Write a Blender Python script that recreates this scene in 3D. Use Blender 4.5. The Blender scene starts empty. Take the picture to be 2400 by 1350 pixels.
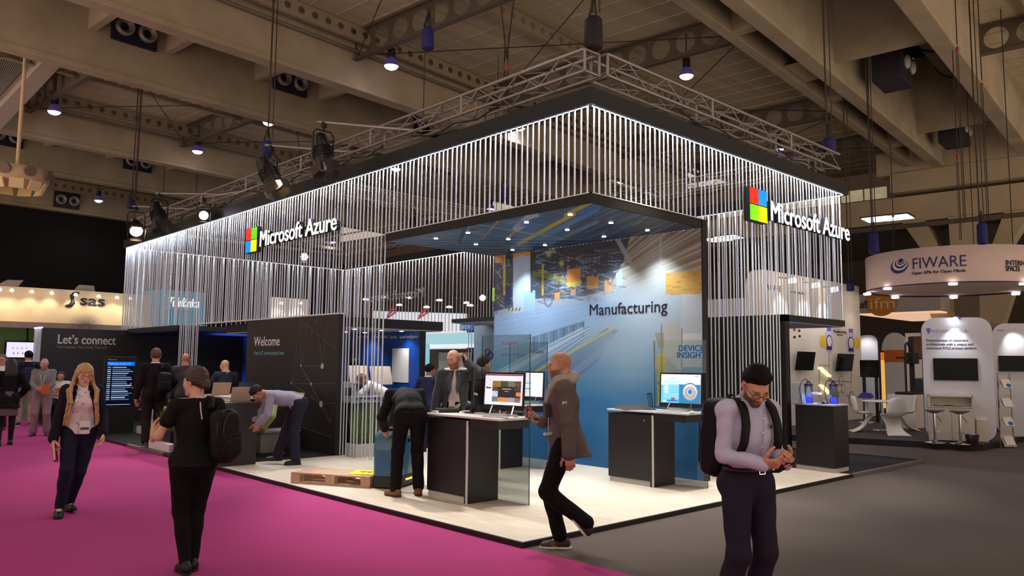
import bpy, bmesh, math, random
import numpy as np
from mathutils import Vector, Matrix, Euler

random.seed(7)
RNG = np.random.default_rng(7)
SC = bpy.context.scene
COL = SC.collection
PI = math.pi

# ------------------------------------------------------------------ camera
FPX = 1827.07                                   # focal length in pixels of a 2400 px wide frame
YAW, PITCH, ROLL = 0.7548, 0.0970, 0.0104
CAM = np.array([-5.1083, -5.2539, 1.67])


def cam_axes():
    f = np.array([math.sin(YAW) * math.cos(PITCH), math.cos(YAW) * math.cos(PITCH), math.sin(PITCH)])
    r = np.array([math.cos(YAW), -math.sin(YAW), 0.0])
    u = np.cross(r, f)
    return r * math.cos(ROLL) + u * math.sin(ROLL), -r * math.sin(ROLL) + u * math.cos(ROLL), f


CR, CU, CF = cam_axes()
cd = bpy.data.cameras.new('camera')
cam = bpy.data.objects.new('camera', cd)
COL.objects.link(cam)
cam.matrix_world = Matrix(((CR[0], CU[0], -CF[0], CAM[0]), (CR[1], CU[1], -CF[1], CAM[1]), (CR[2], CU[2], -CF[2], CAM[2]), (0, 0, 0, 1)))
cd.sensor_width = 36.0
cd.lens = FPX / 2400 * 36.0
cd.clip_end = 300
SC.camera = cam

# ------------------------------------------------------------------ view, world
SC.view_settings.view_transform = 'Standard'
SC.view_settings.look = 'None'
SC.view_settings.gamma = 1.0
SC.view_settings.use_curve_mapping = False
SC.view_settings.exposure = 0.0
w = bpy.data.worlds.new('World')
SC.world = w
w.use_nodes = True
# dim warm light that fills the rest of the hall: brighter below the horizon, a fill added to lift the ceiling
nt = w.node_tree
bg = nt.nodes['Background']
bg.inputs[0].default_value = (1.0, 0.81, 0.65, 1)
tc = nt.nodes.new('ShaderNodeTexCoord')
sx = nt.nodes.new('ShaderNodeSeparateXYZ')
mr = nt.nodes.new('ShaderNodeMapRange')
mr.inputs['From Min'].default_value = -.12
mr.inputs['From Max'].default_value = .12
mr.inputs['To Min'].default_value = 1.6
mr.inputs['To Max'].default_value = 0.54
nt.links.new(tc.outputs['Generated'], sx.inputs[0])
nt.links.new(sx.outputs['Z'], mr.inputs['Value'])
nt.links.new(mr.outputs[0], bg.inputs[1])
SC.cycles.max_bounces = 6
SC.cycles.diffuse_bounces = 3
SC.cycles.glossy_bounces = 3
SC.cycles.transmission_bounces = 6
SC.cycles.transparent_max_bounces = 12
SC.cycles.caustics_reflective = False
SC.cycles.caustics_refractive = False
SC.cycles.sample_clamp_indirect = 4.0


def aim(o, loc, to):
    o.location = loc
    v = Vector(to) - Vector(loc)
    o.rotation_euler = v.to_track_quat('-Z', 'Y').to_euler()


def light(name, kind, loc, power, color=(1, 1, 1), to=None, size=.1, sy=None, spot=60, blend=.5, parent=None):
    l = bpy.data.lights.new(name, kind)
    l.energy = power
    l.color = color
    if kind == 'AREA':
        l.shape = 'RECTANGLE' if sy else 'DISK'
        l.size = size
        if sy:
            l.size_y = sy
    else:
        l.shadow_soft_size = size
    if kind == 'SPOT':
        l.spot_size = math.radians(spot)
        l.spot_blend = blend
    o = bpy.data.objects.new(name, l)
    COL.objects.link(o)
    aim(o, loc, to if to is not None else (loc[0], loc[1], loc[2] - 1))
    return o


# large lights of the stand: led strips along the underside of its frame, spots on its trusses
FX0, FX1, FY0, FY1 = 2.135, 9.63, 1.03, 19.17      # hung frame in plan
FZ0, FZ1 = 4.89, 5.17
ZP = 0.047                                         # top of the stand's floor
LEDC = (0.86, 0.92, 1.0)
for nm, loc, lx, ly, pw in (('led_strip_light', (FX0 + .075, (FY0 + FY1) / 2, FZ0 + .05), .04, FY1 - FY0, 420), ('led_strip_light', ((FX0 + FX1) / 2, FY0 + .075, FZ0 + .05), FX1 - FX0, .04, 200),
                            ('led_strip_light', (FX1 - .075, (FY0 + FY1) / 2, FZ0 + .05), .04, FY1 - FY0, 300), ('led_strip_light', ((FX0 + FX1) / 2, FY1 - .075, FZ0 + .05), FX1 - FX0, .04, 150)):
    o = light(nm, 'AREA', loc, pw, LEDC, size=lx, sy=ly)
    o.rotation_euler = (0, 0, 0)
WARM = (1.0, 0.92, 0.80)
for a, b, pw, sp in (((1.2, 5.9, 5.1), (.9, 2.2, 0), 900, 50), ((1.2, 7.9, 5.0), (1.4, 4.4, 0), 520, 46), ((3.4, .3, 5.3), (2.6, .6, 0), 620, 60), ((6.2, .3, 5.3), (5.6, .5, 0), 620, 60), ((1.3, 1.2, 5.3), (.8, .9, 0), 300, 60),
                     ((1.2, 13.5, 5.0), (.3, 9.5, 0), 420, 50), ((1.2, 10.9, 4.9), (-.8, 7.4, 0), 500, 40)):
    light('stage_spot_light', 'SPOT', a, pw, WARM, to=b, size=.08, spot=sp, blend=.7)

# ------------------------------------------------------------------ materials


def lin(c):
    return tuple(((x / 255) / 12.92 if x / 255 <= .04045 else ((x / 255 + .055) / 1.055) ** 2.4) for x in c)


MATS = {}


def M(name, rgb=(200, 200, 200), rough=.6, metal=0., var=.06, scale=6., bump=0., emit=None, spec=.5, alpha=None, trans=0., ior=1.45, stretch=None, attr=None, coat=0.):
    """Principled material with a little procedural unevenness; colours given as sRGB 0-255."""
    if name in MATS:
        return MATS[name]
    m = bpy.data.materials.new(name)
    m.use_nodes = True
    nt = m.node_tree
    b = nt.nodes['Principled BSDF']
    c = lin(rgb)
    b.inputs['Base Color'].default_value = (*c, 1)
    b.inputs['Roughness'].default_value = rough
    b.inputs['Metallic'].default_value = metal
    b.inputs['Specular IOR Level'].default_value = spec
    b.inputs['IOR'].default_value = ior
    if coat:
        b.inputs['Coat Weight'].default_value = coat
    if trans:
        b.inputs['Transmission Weight'].default_value = trans
    if alpha is not None:
        b.inputs['Alpha'].default_value = alpha
    src = None
    if attr:
        a = nt.nodes.new('ShaderNodeAttribute')
        a.attribute_name = attr
        nt.links.new(a.outputs['Color'], b.inputs['Base Color'])
        src = a.outputs['Color']
    if (var or bump) and not attr:
        tc = nt.nodes.new('ShaderNodeTexCoord')
        mp = nt.nodes.new('ShaderNodeMapping')
        if stretch:
            mp.inputs['Scale'].default_value = stretch
        nz = nt.nodes.new('ShaderNodeTexNoise')
        nz.inputs['Scale'].default_value = scale
        nz.inputs['Detail'].default_value = 4
        nt.links.new(tc.outputs['Object'], mp.inputs['Vector'])
        nt.links.new(mp.outputs['Vector'], nz.inputs['Vector'])
        if var:
            r = nt.nodes.new('ShaderNodeValToRGB')
            r.color_ramp.elements[0].position = .3
            r.color_ramp.elements[1].position = .7
            r.color_ramp.elements[0].color = (*[x * (1 - var) for x in c], 1)
            r.color_ramp.elements[1].color = (*[min(1, x * (1 + var)) for x in c], 1)
            nt.links.new(nz.outputs['Fac'], r.inputs['Fac'])
            nt.links.new(r.outputs['Color'], b.inputs['Base Color'])
        if bump:
            bp = nt.nodes.new('ShaderNodeBump')
            bp.inputs['Strength'].default_value = bump
            bp.inputs['Distance'].default_value = .02
            nt.links.new(nz.outputs['Fac'], bp.inputs['Height'])
            nt.links.new(bp.outputs['Normal'], b.inputs['Normal'])
    if emit:
        if src is not None:
            nt.links.new(src, b.inputs['Emission Color'])
        else:
            b.inputs['Emission Color'].default_value = (*c, 1)
        b.inputs['Emission Strength'].default_value = emit
    MATS[name] = m
    return m


# ------------------------------------------------------------------ geometry helpers
def V(*a):
    return np.array(a if len(a) > 1 else a[0], float)


def nrm(v):
    v = np.asarray(v, float)
    return v / (np.linalg.norm(v) + 1e-12)


class MB:
    """Collects boxes, bars, tubes and lathes; build() links them as one mesh object."""

    def __init__(s):
        s.v, s.f, s.sm, s.mi = [], [], [], []
        s.cur = 0

    def add(s, vs, fs, smooth=False):
        o = len(s.v)
        s.v.extend([tuple(map(float, p)) for p in vs])
        s.f.extend([tuple(i + o for i in f) for f in fs])
        s.sm.extend([smooth] * len(fs))
        s.mi.extend([s.cur] * len(fs))
        return s

    def box(s, x0, x1, y0, y1, z0, z1):
        return s.hexa([(x0, y0, z0), (x1, y0, z0), (x1, y1, z0), (x0, y1, z0), (x0, y0, z1), (x1, y0, z1), (x1, y1, z1), (x0, y1, z1)])

    def hexa(s, p):
        return s.add(p, [(3, 2, 1, 0), (4, 5, 6, 7), (0, 1, 5, 4), (1, 2, 6, 5), (2, 3, 7, 6), (3, 0, 4, 7)])

    def obox(s, c, ax, ay, az):
        """box by centre and three half-axis vectors"""
        c, ax, ay, az = map(V, (c, ax, ay, az))
        P = [c + i * ax + j * ay + k * az for k in (-1, 1) for (i, j) in ((-1, -1), (1, -1), (1, 1), (-1, 1))]
        return s.hexa(P)

    def bar(s, a, b, w, h=None, up=(0, 0, 1)):
        a, b = V(a), V(b)
        d = nrm(b - a)
        x = np.cross(d, V(up))
        if np.linalg.norm(x) < 1e-4:
            x = V(1, 0, 0)
        x = nrm(x)
        y = np.cross(x, d)
        return s.obox((a + b) / 2, (b - a) / 2, x * w / 2, y * (h or w) / 2)

    def cyl(s, a, b, r0, r1=None, n=12, caps=True):
        a, b = V(a), V(b)
        r1 = r0 if r1 is None else r1
        d = nrm(b - a)
        x = nrm(np.cross(d, (0, 0, 1) if abs(d[2]) < .9 else (1, 0, 0)))
        y = np.cross(d, x)
        A = [a + r0 * (math.cos(t) * x + math.sin(t) * y) for t in np.linspace(0, 2 * PI, n, endpoint=False)]
        B = [b + r1 * (math.cos(t) * x + math.sin(t) * y) for t in np.linspace(0, 2 * PI, n, endpoint=False)]
        s.add(A + B, [(i, (i + 1) % n, n + (i + 1) % n, n + i) for i in range(n)], True)
        if caps:
            if r0 > 1e-5:
                s.add(A, [tuple(range(n))[::-1]])
            if r1 > 1e-5:
                s.add(B, [tuple(range(n))])
        return s

    def tube(s, pts, r, n=8, closed=False):
        pts = [V(p) for p in pts]
        rs = r if hasattr(r, '__len__') else [r] * len(pts)
        N = len(pts)
        vs = []
        x = None
        for i, p in enumerate(pts):
            d = nrm((pts[(i + 1) % N] if closed else pts[min(i + 1, N - 1)]) - (pts[i - 1] if closed else pts[max(i - 1, 0)]))
            if x is None:
                x = nrm(np.cross(d, (0, 0, 1) if abs(d[2]) < .9 else (1, 0, 0)))
            x = nrm(x - d * (x @ d))
            y = np.cross(d, x)
            vs += [p + rs[i] * (math.cos(t) * x + math.sin(t) * y) for t in np.linspace(0, 2 * PI, n, endpoint=False)]
        m = N if closed else N - 1
        fs = [(i * n + k, i * n + (k + 1) % n, ((i + 1) % N) * n + (k + 1) % n, ((i + 1) % N) * n + k) for i in range(m) for k in range(n)]
        s.add(vs, fs, True)
        if not closed:
            s.add(vs[:n], [tuple(range(n))[::-1]])
            s.add(vs[-n:], [tuple(range(n))])
        return s

    def lathe(s, prof, c=(0, 0, 0), n=20, smooth=True):
        c = V(c)
        vs = []
        for r, z in prof:
            vs += [c + V(r * math.cos(t), r * math.sin(t), z) for t in np.linspace(0, 2 * PI, n, endpoint=False)]
        fs = [(i * n + k, i * n + (k + 1) % n, (i + 1) * n + (k + 1) % n, (i + 1) * n + k) for i in range(len(prof) - 1) for k in range(n)]
        return s.add(vs, fs, smooth)

    def ell(s, c, r, n=14, m=9, R=None):
        c = V(c)
        r = V(r) if hasattr(r, '__len__') else V(r, r, r)
        vs, fs = [], []
        for j in range(m + 1):
            p = PI * j / m
            for i in range(n):
                t = 2 * PI * i / n
                q = V(math.sin(p) * math.cos(t), math.sin(p) * math.sin(t), math.cos(p)) * r
                vs.append(c + (R @ q if R is not None else q))
        for j in range(m):
            for i in range(n):
                fs.append((j * n + i, (j + 1) * n + i, (j + 1) * n + (i + 1) % n, j * n + (i + 1) % n))
        return s.add(vs, fs, True)

    def prism(s, poly, o, ux, uy, depth):
        """polygon given in (ux, uy) coordinates about o, extruded along ux x uy by depth"""
        o, ux, uy = V(o), V(ux), V(uy)
        nn = np.cross(ux, uy) * depth
        A = [o + p[0] * ux + p[1] * uy for p in poly]
        B = [p + nn for p in A]
        k = len(poly)
        s.add(A, [tuple(range(k))[::-1]])
        s.add(B, [tuple(range(k))])
        return s.add(A + B, [(i, (i + 1) % k, k + (i + 1) % k, k + i) for i in range(k)])

    def build(s, name, mat, parent=None, bevel=0., kind=None, world=True):
        me = bpy.data.meshes.new(name)
        me.from_pydata(s.v, [], s.f)
        me.polygons.foreach_set('use_smooth', s.sm)
        for m in (mat if isinstance(mat, (list, tuple)) else [mat]):
            me.materials.append(m)
        if any(s.mi):
            me.polygons.foreach_set('material_index', s.mi)
        me.update()
        o = link(name, me, parent, world)
        if bevel:
            b = o.modifiers.new('bevel', 'BEVEL')
            b.width = bevel
            b.segments = 2
            b.limit_method = 'ANGLE'
            b.angle_limit = math.radians(50)
        if kind:
            o['kind'] = kind
        return o


BASE = {}


def link(name, data, parent=None, world=True):
    o = bpy.data.objects.new(name, data)
    COL.objects.link(o)
    if parent is not None:
        o.parent = parent
        if world:
            Mx = BASE.get(parent.name, Matrix.Identity(4))
            o.matrix_parent_inverse = Mx.inverted()
    return o


def thing(name, label, cat, loc=(0, 0, 0), rz=0., group=None):
    o = bpy.data.objects.new(name, None)
    o.empty_display_size = .1
    COL.objects.link(o)
    o.location = loc
    o.rotation_euler = (0, 0, rz)
    BASE[o.name] = Matrix.Translation(loc) @ Matrix.Rotation(rz, 4, 'Z')
    o['label'] = label
    o['category'] = cat
    if group:
        o['group'] = group
    return o


def tag(o, label, cat, group=None, kind=None):
    o['label'] = label
    o['category'] = cat
    if group:
        o['group'] = group
    if kind:
        o['kind'] = kind
    return o


def dup(root, loc, rz=None, label=None, group=None):
    r = root.copy()
    COL.objects.link(r)
    r.location = loc
    if rz is not None:
        r.rotation_euler = (0, 0, rz)
    if label:
        r['label'] = label
    if group:
        r['group'] = group
    for ch in list(root.children):
        c2 = ch.copy()
        COL.objects.link(c2)
        c2.parent = r
        for g in ch.children:
            d2 = g.copy()
            COL.objects.link(d2)
            d2.parent = c2
    return r


def text(name, s, o, ux, uy, size, mat, parent=None, depth=.004, bold=0., width=None, align='LEFT', world=True, spacing=1.):
    """lettering as a mesh: o = baseline start, ux reading direction, uy up, size = cap height"""
    cu = bpy.data.curves.new(name, 'FONT')
    cu.body = s
    cu.size = size / .73
    cu.extrude = depth / 2
    cu.space_character = spacing
    cu.resolution_u = 3
    cu.align_x = align
    t = bpy.data.objects.new(name, cu)
    COL.objects.link(t)
    dg = bpy.context.evaluated_depsgraph_get()
    me = bpy.data.meshes.new_from_object(t.evaluated_get(dg))
    bpy.data.objects.remove(t)
    bpy.data.curves.remove(cu)
    me.materials.clear()
    me.materials.append(mat)
    n = len(me.vertices)
    P = np.zeros(n * 3)
    me.vertices.foreach_get('co', P)
    P = P.reshape(-1, 3)
    if width and n:
        wd = P[:, 0].max() - P[:, 0].min()
        P[:, 0] *= width / wd
    if bold and n:                                  # heavier strokes: copies set a hair apart
        tri = [tuple(p.vertices) for p in me.polygons]
        me2 = bpy.data.meshes.new(name)
        Q = np.concatenate([P + V(dx, dy, dz) for dx, dy, dz in ((-bold, 0, 0), (bold, 0, 1e-4), (0, bold * .7, 2e-4), (0, -bold * .7, 3e-4))])
        me2.from_pydata(Q.tolist(), [], [tuple(i + k * n for i in f) for k in range(4) for f in tri])
        me2.materials.append(mat)
        bpy.data.meshes.remove(me)
        me, P, n = me2, Q, n * 4
    ux, uy = V(ux), V(uy)
    P = V(o) + P[:, :1] * ux + P[:, 1:2] * uy + P[:, 2:] * np.cross(ux, uy)
    me.vertices.foreach_set('co', P.ravel())
    me.update()
    return link(name, me, parent, world)


def ray(px, py):
    return CR * ((px - 1200) / FPX) - CU * ((py - 675) / FPX) + CF


def at(px, py, ax, v):
    """point seen in direction (px, py) at coordinate v of axis ax"""
    d = ray(px, py)
    i = 'xyz'.index(ax)
    return CAM + d * ((v - CAM[i]) / d[i])


def proj(P):
    d = np.asarray(P, float) - CAM
    z = d @ CF
    return 1200 + FPX * (d @ CR) / z, 675 - FPX * (d @ CU) / z


# ------------------------------------------------------------------ printed panels: an artwork held as colours of a fine grid
class Art:
    def __init__(s, X, Y, base):
        s.X, s.Y = X, Y
        s.C = np.ones(X.shape + (3,)) * np.array(base, float)

    def mix(s, a, col):
        s.C = s.C * (1 - a[..., None]) + np.array(col, float) * a[..., None]

    def poly(s, pts, col, a=1., soft=0.):
        ins = np.zeros(s.X.shape, bool)
        n = len(pts)
        for i in range(n):
            x0, y0 = pts[i]
            x1, y1 = pts[(i + 1) % n]
            if y0 == y1:
                continue
            c = ((y0 > s.Y) != (y1 > s.Y)) & (s.X < (x1 - x0) * (s.Y - y0) / (y1 - y0) + x0)
            ins ^= c
        s.mix(ins * a, col)

    def line(s, a, b, w, col, al=1.):
        ax, ay = a
        dx, dy = b[0] - ax, b[1] - ay
        t = np.clip(((s.X - ax) * dx + (s.Y - ay) * dy) / (dx * dx + dy * dy + 1e-9), 0, 1)
        d = np.hypot(s.X - ax - t * dx, s.Y - ay - t * dy)
        s.mix(np.clip(w / 2 - d + .5, 0, 1) * al, col)

    def blob(s, c, rx, ry, col, a=1., p=2.):
        d = ((s.X - c[0]) / rx) ** 2 + ((s.Y - c[1]) / ry) ** 2
        s.mix(np.exp(-d ** (p / 2)) * a, col)

    def disc(s, c, rx, ry, col, a=1.):
        d = np.hypot((s.X - c[0]) / rx, (s.Y - c[1]) / ry)
        s.mix((d < 1) * a, col)


def art_mesh(name, P, colors, mat, parent, world=True):
    """P: (h, w, 3) points of the grid, colors: (h, w, 3) sRGB 0-255"""
    h, wd = P.shape[:2]
    me = bpy.data.meshes.new(name)
    idx = np.arange(h * wd).reshape(h, wd)
    f = np.stack([idx[:-1, :-1], idx[:-1, 1:], idx[1:, 1:], idx[1:, :-1]], -1).reshape(-1, 4)
    me.vertices.add(h * wd)
    me.vertices.foreach_set('co', P.reshape(-1))
    me.loops.add(f.size)
    me.loops.foreach_set('vertex_index', f.ravel())
    me.polygons.add(len(f))
    me.polygons.foreach_set('loop_start', np.arange(0, f.size, 4))
    me.update(calc_edges=True)
    at_ = me.color_attributes.new('Col', 'FLOAT_COLOR', 'POINT')
    c = np.clip(colors.reshape(-1, 3) / 255, 0, 1)
    c = np.where(c <= .04045, c / 12.92, ((c + .055) / 1.055) ** 2.4)
    at_.data.foreach_set('color', np.concatenate([c, np.ones((len(c), 1))], 1).ravel())
    me.materials.append(mat)
    return link(name, me, parent, world)


def art_grid(o, ux, uy, w, h, nx, ny):
    """grid over a w x h panel with lower corner o; also returns u in 0..1 and v in 0..1"""
    u, v = np.meshgrid(np.linspace(0, 1, nx), np.linspace(0, 1, ny))
    P = V(o) + u[..., None] * V(ux) * w + v[..., None] * V(uy) * h
    return P, u, v
# ================================================================== the hall
concrete = M('cast concrete', (158, 142, 118), .85, var=.14, scale=1.1, bump=.15)
concrete2 = M('pale concrete', (176, 156, 128), .85, var=.1, scale=.8)
roofmat = M('roof deck', (182, 166, 138), .8, var=.16, scale=.5, stretch=(.25, 9, 1))
steelbr = M('painted castellated steel', (88, 77, 64), .6, var=.05)
pipe_m = M('dull pipe', (120, 110, 98), .5, .3)
black_m = M('matt black', (16, 13, 15), .6, var=0)
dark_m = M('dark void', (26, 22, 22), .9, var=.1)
purlin_m = M('pale purlin', (150, 133, 110), .6, var=.05)
nozz_m = M('navy plenum paint', (24, 20, 42), .6, var=.05)
alu = M('aluminium', (150, 143, 137), .42, .75, var=.04)
chain_m = M('chain steel', (70, 60, 55), .45, .7, var=0)
rope_m = M('dark cable', (40, 32, 30), .7, var=0)
TH = math.radians(5.75)
HD, HN = V(math.cos(TH), math.sin(TH), 0), V(-math.sin(TH), math.cos(TH), 0)
H0 = V(CAM[0], CAM[1], 0)


def hp(d, n, z):
    return H0 + d * HD + n * HN + V(0, 0, z)


def hbox(mb, d0, d1, n0, n1, z0, z1):
    return mb.hexa([hp(d0, n0, z0), hp(d1, n0, z0), hp(d1, n1, z0), hp(d0, n1, z0), hp(d0, n0, z1), hp(d1, n0, z1), hp(d1, n1, z1), hp(d0, n1, z1)])


# floors: a magenta carpet on one side of the aisle edge, grey on the other
carp = M('magenta carpet', (172, 62, 122), .95, var=.10, scale=.45, spec=.15)
greyc = M('grey carpet', (92, 84, 81), .95, var=.10, scale=.5, spec=.15)
MB().add([(-9, -7, 0), (0, -7, 0), (0, 60, 0), (-9, 60, 0)], [(0, 1, 2, 3)]).build('floor', carp, kind='structure')
MB().add([(0, -7, 0), (46, -7, 0), (46, 60, 0), (0, 60, 0)], [(0, 1, 2, 3)]).build('floor', greyc, kind='structure')

# girders
GTOP = 12.6


def girder(n0, n1, d0=3, d1=33.2, z0=9.5):
    mb = MB()
    hbox(mb, d0, d1, n0, n1, z0, GTOP)
    nn = (n0, n1)
    hbox(mb, d0, d1, n0 - .04, n1 + .04, z0 - .015, z0 + .14)
    mb.build('concrete_girder', concrete, kind='structure', bevel=.03)


for a in ((3.95, 4.35), (6.85, 7.2), (17.75, 18.15), (22.15, 22.55), (30.6, 31.0), (36.2, 36.6), (44.9, 45.3)):
    girder(*a)
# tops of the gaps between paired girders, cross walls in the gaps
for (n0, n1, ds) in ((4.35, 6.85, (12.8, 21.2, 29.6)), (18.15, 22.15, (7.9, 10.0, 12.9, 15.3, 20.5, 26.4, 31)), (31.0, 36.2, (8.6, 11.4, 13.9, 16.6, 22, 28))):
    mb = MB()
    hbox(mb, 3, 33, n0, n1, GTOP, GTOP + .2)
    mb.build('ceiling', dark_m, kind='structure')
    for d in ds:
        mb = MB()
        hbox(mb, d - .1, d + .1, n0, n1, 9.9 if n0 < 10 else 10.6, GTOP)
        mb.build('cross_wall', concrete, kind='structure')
# roof decks
for (n0, n1) in ((-9, 3.95), (8.3, 17.75), (22.55, 30.6), (36.6, 44.9)):
    mb = MB()
    hbox(mb, 3, 40, n0, n1, 11.2, 11.35)
    mb.build('ceiling', roofmat, kind='structure')
    mb = MB()
    x = 3.
    while x < 39:
        hbox(mb, x, x + .03, n0, n1, 11.17, 11.2)
        x += .85
    mb.build('roof_seam', roofmat, kind='structure')
# slot beside the girder over the stand: dark louvres and an edge beam
mb = MB()
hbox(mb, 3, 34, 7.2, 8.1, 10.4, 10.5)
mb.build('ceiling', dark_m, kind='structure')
mb = MB()
hbox(mb, 3, 34, 8.02, 8.3, 9.75, 11.2)
mb.build('edge_beam', concrete, kind='structure', bevel=.02)
mb = MB()
for d in (3.2, 10.6, 17.3, 23.7, 30.2):
    hbox(mb, d, d + .25, 7.2, 8.02, 9.75, 10.4)
mb.build('slot_divider', concrete, kind='structure')
mb = MB()
hbox(mb, 20.6, 22.1, 7.25, 8.0, 9.9, 9.94)
mb.build('slot_cover', concrete2, kind='structure')


def castellated(p, q, zb, h, hole, pitch, name='castellated_beam', fl=.09, mat=None):
    """steel beam with a row of round holes in its web"""
    p, q = V(p), V(q)
    L = np.linalg.norm(q - p)
    u = (q - p) / L
    n = max(1, int(L / pitch))
    pitch = L / n
    vs, fs = [], []
    K = 20
    r = hole / 2
    mb = MB()
    for i in range(n):
        x0, xm, x1 = i * pitch, (i + .5) * pitch, (i + 1) * pitch
        ring = [(xm + r * math.cos(t), h / 2 + r * math.sin(t)) for t in np.linspace(0, 2 * PI, K, endpoint=False)]
        out = []
        for t in np.linspace(0, 2 * PI, K, endpoint=False):
            c, s_ = math.cos(t), math.sin(t)
            k = min(pitch / 2 / max(abs(c), 1e-6), h / 2 / max(abs(s_), 1e-6))
            out.append((xm + k * c, h / 2 + k * s_))
        # square corners of each cell
        pts = [p + u * a + V(0, 0, zb - p[2] + b) for a, b in ring + out]
        mb.add(pts, [(j, (j + 1) % K, K + (j + 1) % K, K + j) for j in range(K)])
        cs = [(x0, 0), (x1, 0), (x1, h), (x0, h)]
        for ci, (a, b) in enumerate(cs):
            near = sorted(range(K), key=lambda j: math.hypot(out[j][0] - a, out[j][1] - b))[:2]
            mb.add([pts[K + near[0]], pts[K + near[1]], p + u * a + V(0, 0, zb - p[2] + b)], [(0, 1, 2)])
    o_ = V(-u[1], u[0], 0)
    for z in (zb, zb + h):
        mb.obox((p + q) / 2 * V(1, 1, 0) + V(0, 0, z), u * L / 2, o_ * fl, V(0, 0, .025))
    return mb.build(name, mat or steelbr, kind='structure')


DS, DS2 = (3.2, 8.3, 13.4, 19.15, 27.25, 33.0), (3.4, 9.0, 14.6, 20.2)
for d in DS:
    castellated(hp(d, 8.3, 10.35), hp(d, 17.75, 10.35), 10.35, .80, .60, .77)
for d in DS2:
    castellated(hp(d, 22.55, 10.35), hp(d, 30.6, 10.35), 10.35, .80, .60, .77)
for d in (19.2, 24.3):
    castellated(hp(d, -3, 10.35), hp(d, 3.95, 10.35), 10.35, .80, .60, .77)
for n0 in (8.75, 13.2, 17.3):
    castellated(hp(3, n0, 10.7), hp(34, n0, 10.7), 10.72, .46, .2, .42, name='castellated_purlin', fl=.07, mat=purlin_m)
for n0 in (22.95, 26.6, 30.2):
    castellated(hp(3, n0, 10.7), hp(26, n0, 10.7), 10.72, .46, .2, .42, name='castellated_purlin', fl=.07, mat=purlin_m)
for n0 in (2.6, 1.4):
    castellated(hp(14, n0, 10.7), hp(33, n0, 10.7), 10.72, .46, .2, .42, name='castellated_purlin', fl=.07, mat=purlin_m)
castellated(hp(0, 44.4, 10.7), hp(30, 44.4, 10.7), 10.5, .5, .2, .42, name='castellated_purlin', fl=.07, mat=purlin_m)
# tie rods crossing each roof bay and a conduit along the girders
mb = MB()
for (n0, n1, D_) in ((8.5, 17.6, DS), (22.7, 30.4, DS2)):
    for a, b in zip(D_[:-1], D_[1:]):
        mb.cyl(hp(a, n0, 10.45), hp(b, n1, 10.45), .014, n=6)
        mb.cyl(hp(b, n0, 10.45), hp(a, n1, 10.45), .014, n=6)
mb.build('tie_rod', rope_m, kind='structure')
mb = MB()
mb.cyl(hp(3, 17.6, 10.55), hp(33, 17.6, 10.55), .05, n=8)
mb.cyl(hp(3, 30.45, 10.55), hp(33, 30.45, 10.55), .05, n=8)
mb.build('ceiling_conduit', pipe_m, kind='structure')

# air nozzle boxes set between the paired girders
ring_m = M('nozzle ring grey', (150, 142, 135), .5, .3)
NOZ = [(9.0, 22.14, 10.95, 'blue air box with two jet nozzles under the girder at the top corner'), (14.08, 22.14, 10.95, 'blue air box with two round jet nozzles above the hanging blue hoist bag'), (20.2, 22.14, 10.95, 'blue air box with jet nozzles seen through white cords below the hung frame'),
       (9.9, 36.18, 10.75, 'small blue air box with nozzles behind the pale moulded ceiling ornament'), (15.2, 36.18, 10.75, 'small blue air box with two nozzles above the lamp row by the dark wall'), (15.3, 44.88, 10.1, 'small dark air box with two nozzles high on the far dark girder')]
for k, (d, n, z, lb) in enumerate(NOZ):
    t = thing('air_nozzle_box', lb, 'air vent', tuple(hp(d, n, z)), TH)
    MB().box(-.62, .62, -.12, 0, -.42, .42).build('plenum', nozz_m, t, world=False)
    for x in (-.3, .33):
        m1 = MB()
        pr = [(.13, -.02), (.24, -.02), (.27, .04), (.24, .10), (.20, .10), (.13, -.0)]
        for q in range(1):
            vs = []
        N = 24
        prof = [(.10, .0), (.17, .06), (.20, .13), (.245, .13), (.265, .06), (.265, 0)]
        vs, fs = [], []
        for r, h in prof:
            vs += [(x + r * math.cos(a), -.12 - h, r * math.sin(a)) for a in np.linspace(0, 2 * PI, N, endpoint=False)]
        for i in range(len(prof) - 1):
            fs += [(i * N + j, i * N + (j + 1) % N, (i + 1) * N + (j + 1) % N, (i + 1) * N + j) for j in range(N)]
        m1.add(vs, fs, True)
        m1.build('nozzle', ring_m, t, world=False)
        MB().cyl((x, -.122, 0), (x, -.13, 0), .115, n=20).build('nozzle_core', black_m, t, world=False)
for k, (px, py, lb) in enumerate(((2112, 150, 'hanging grey air box with two bright nozzles beside the large round duct'), (2252, 300, 'hanging grey air box with two nozzles further along the duct gap'))):
    p = at(px, py, 'z', 10.35)
    t = thing('air_nozzle_box', lb, 'air vent', tuple(p), TH)
    MB().box(-.75, .5, -.2, .6, -.62, 1.0).build('plenum', M('dark plenum', (44, 38, 46), .7), t, world=False, bevel=.03)
    for x in (-.35, .22):
        MB().lathe([(.0, -.02), (.12, 0), (.18, .05), (.2, .0)], (0, 0, 0)).ell((x, -.24, -.1), (.17, .1, .2)).build('nozzle', M('pale nozzle', (190, 185, 175), .4), t, world=False)
p = hp(0, 5.2, 11.5)
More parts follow.
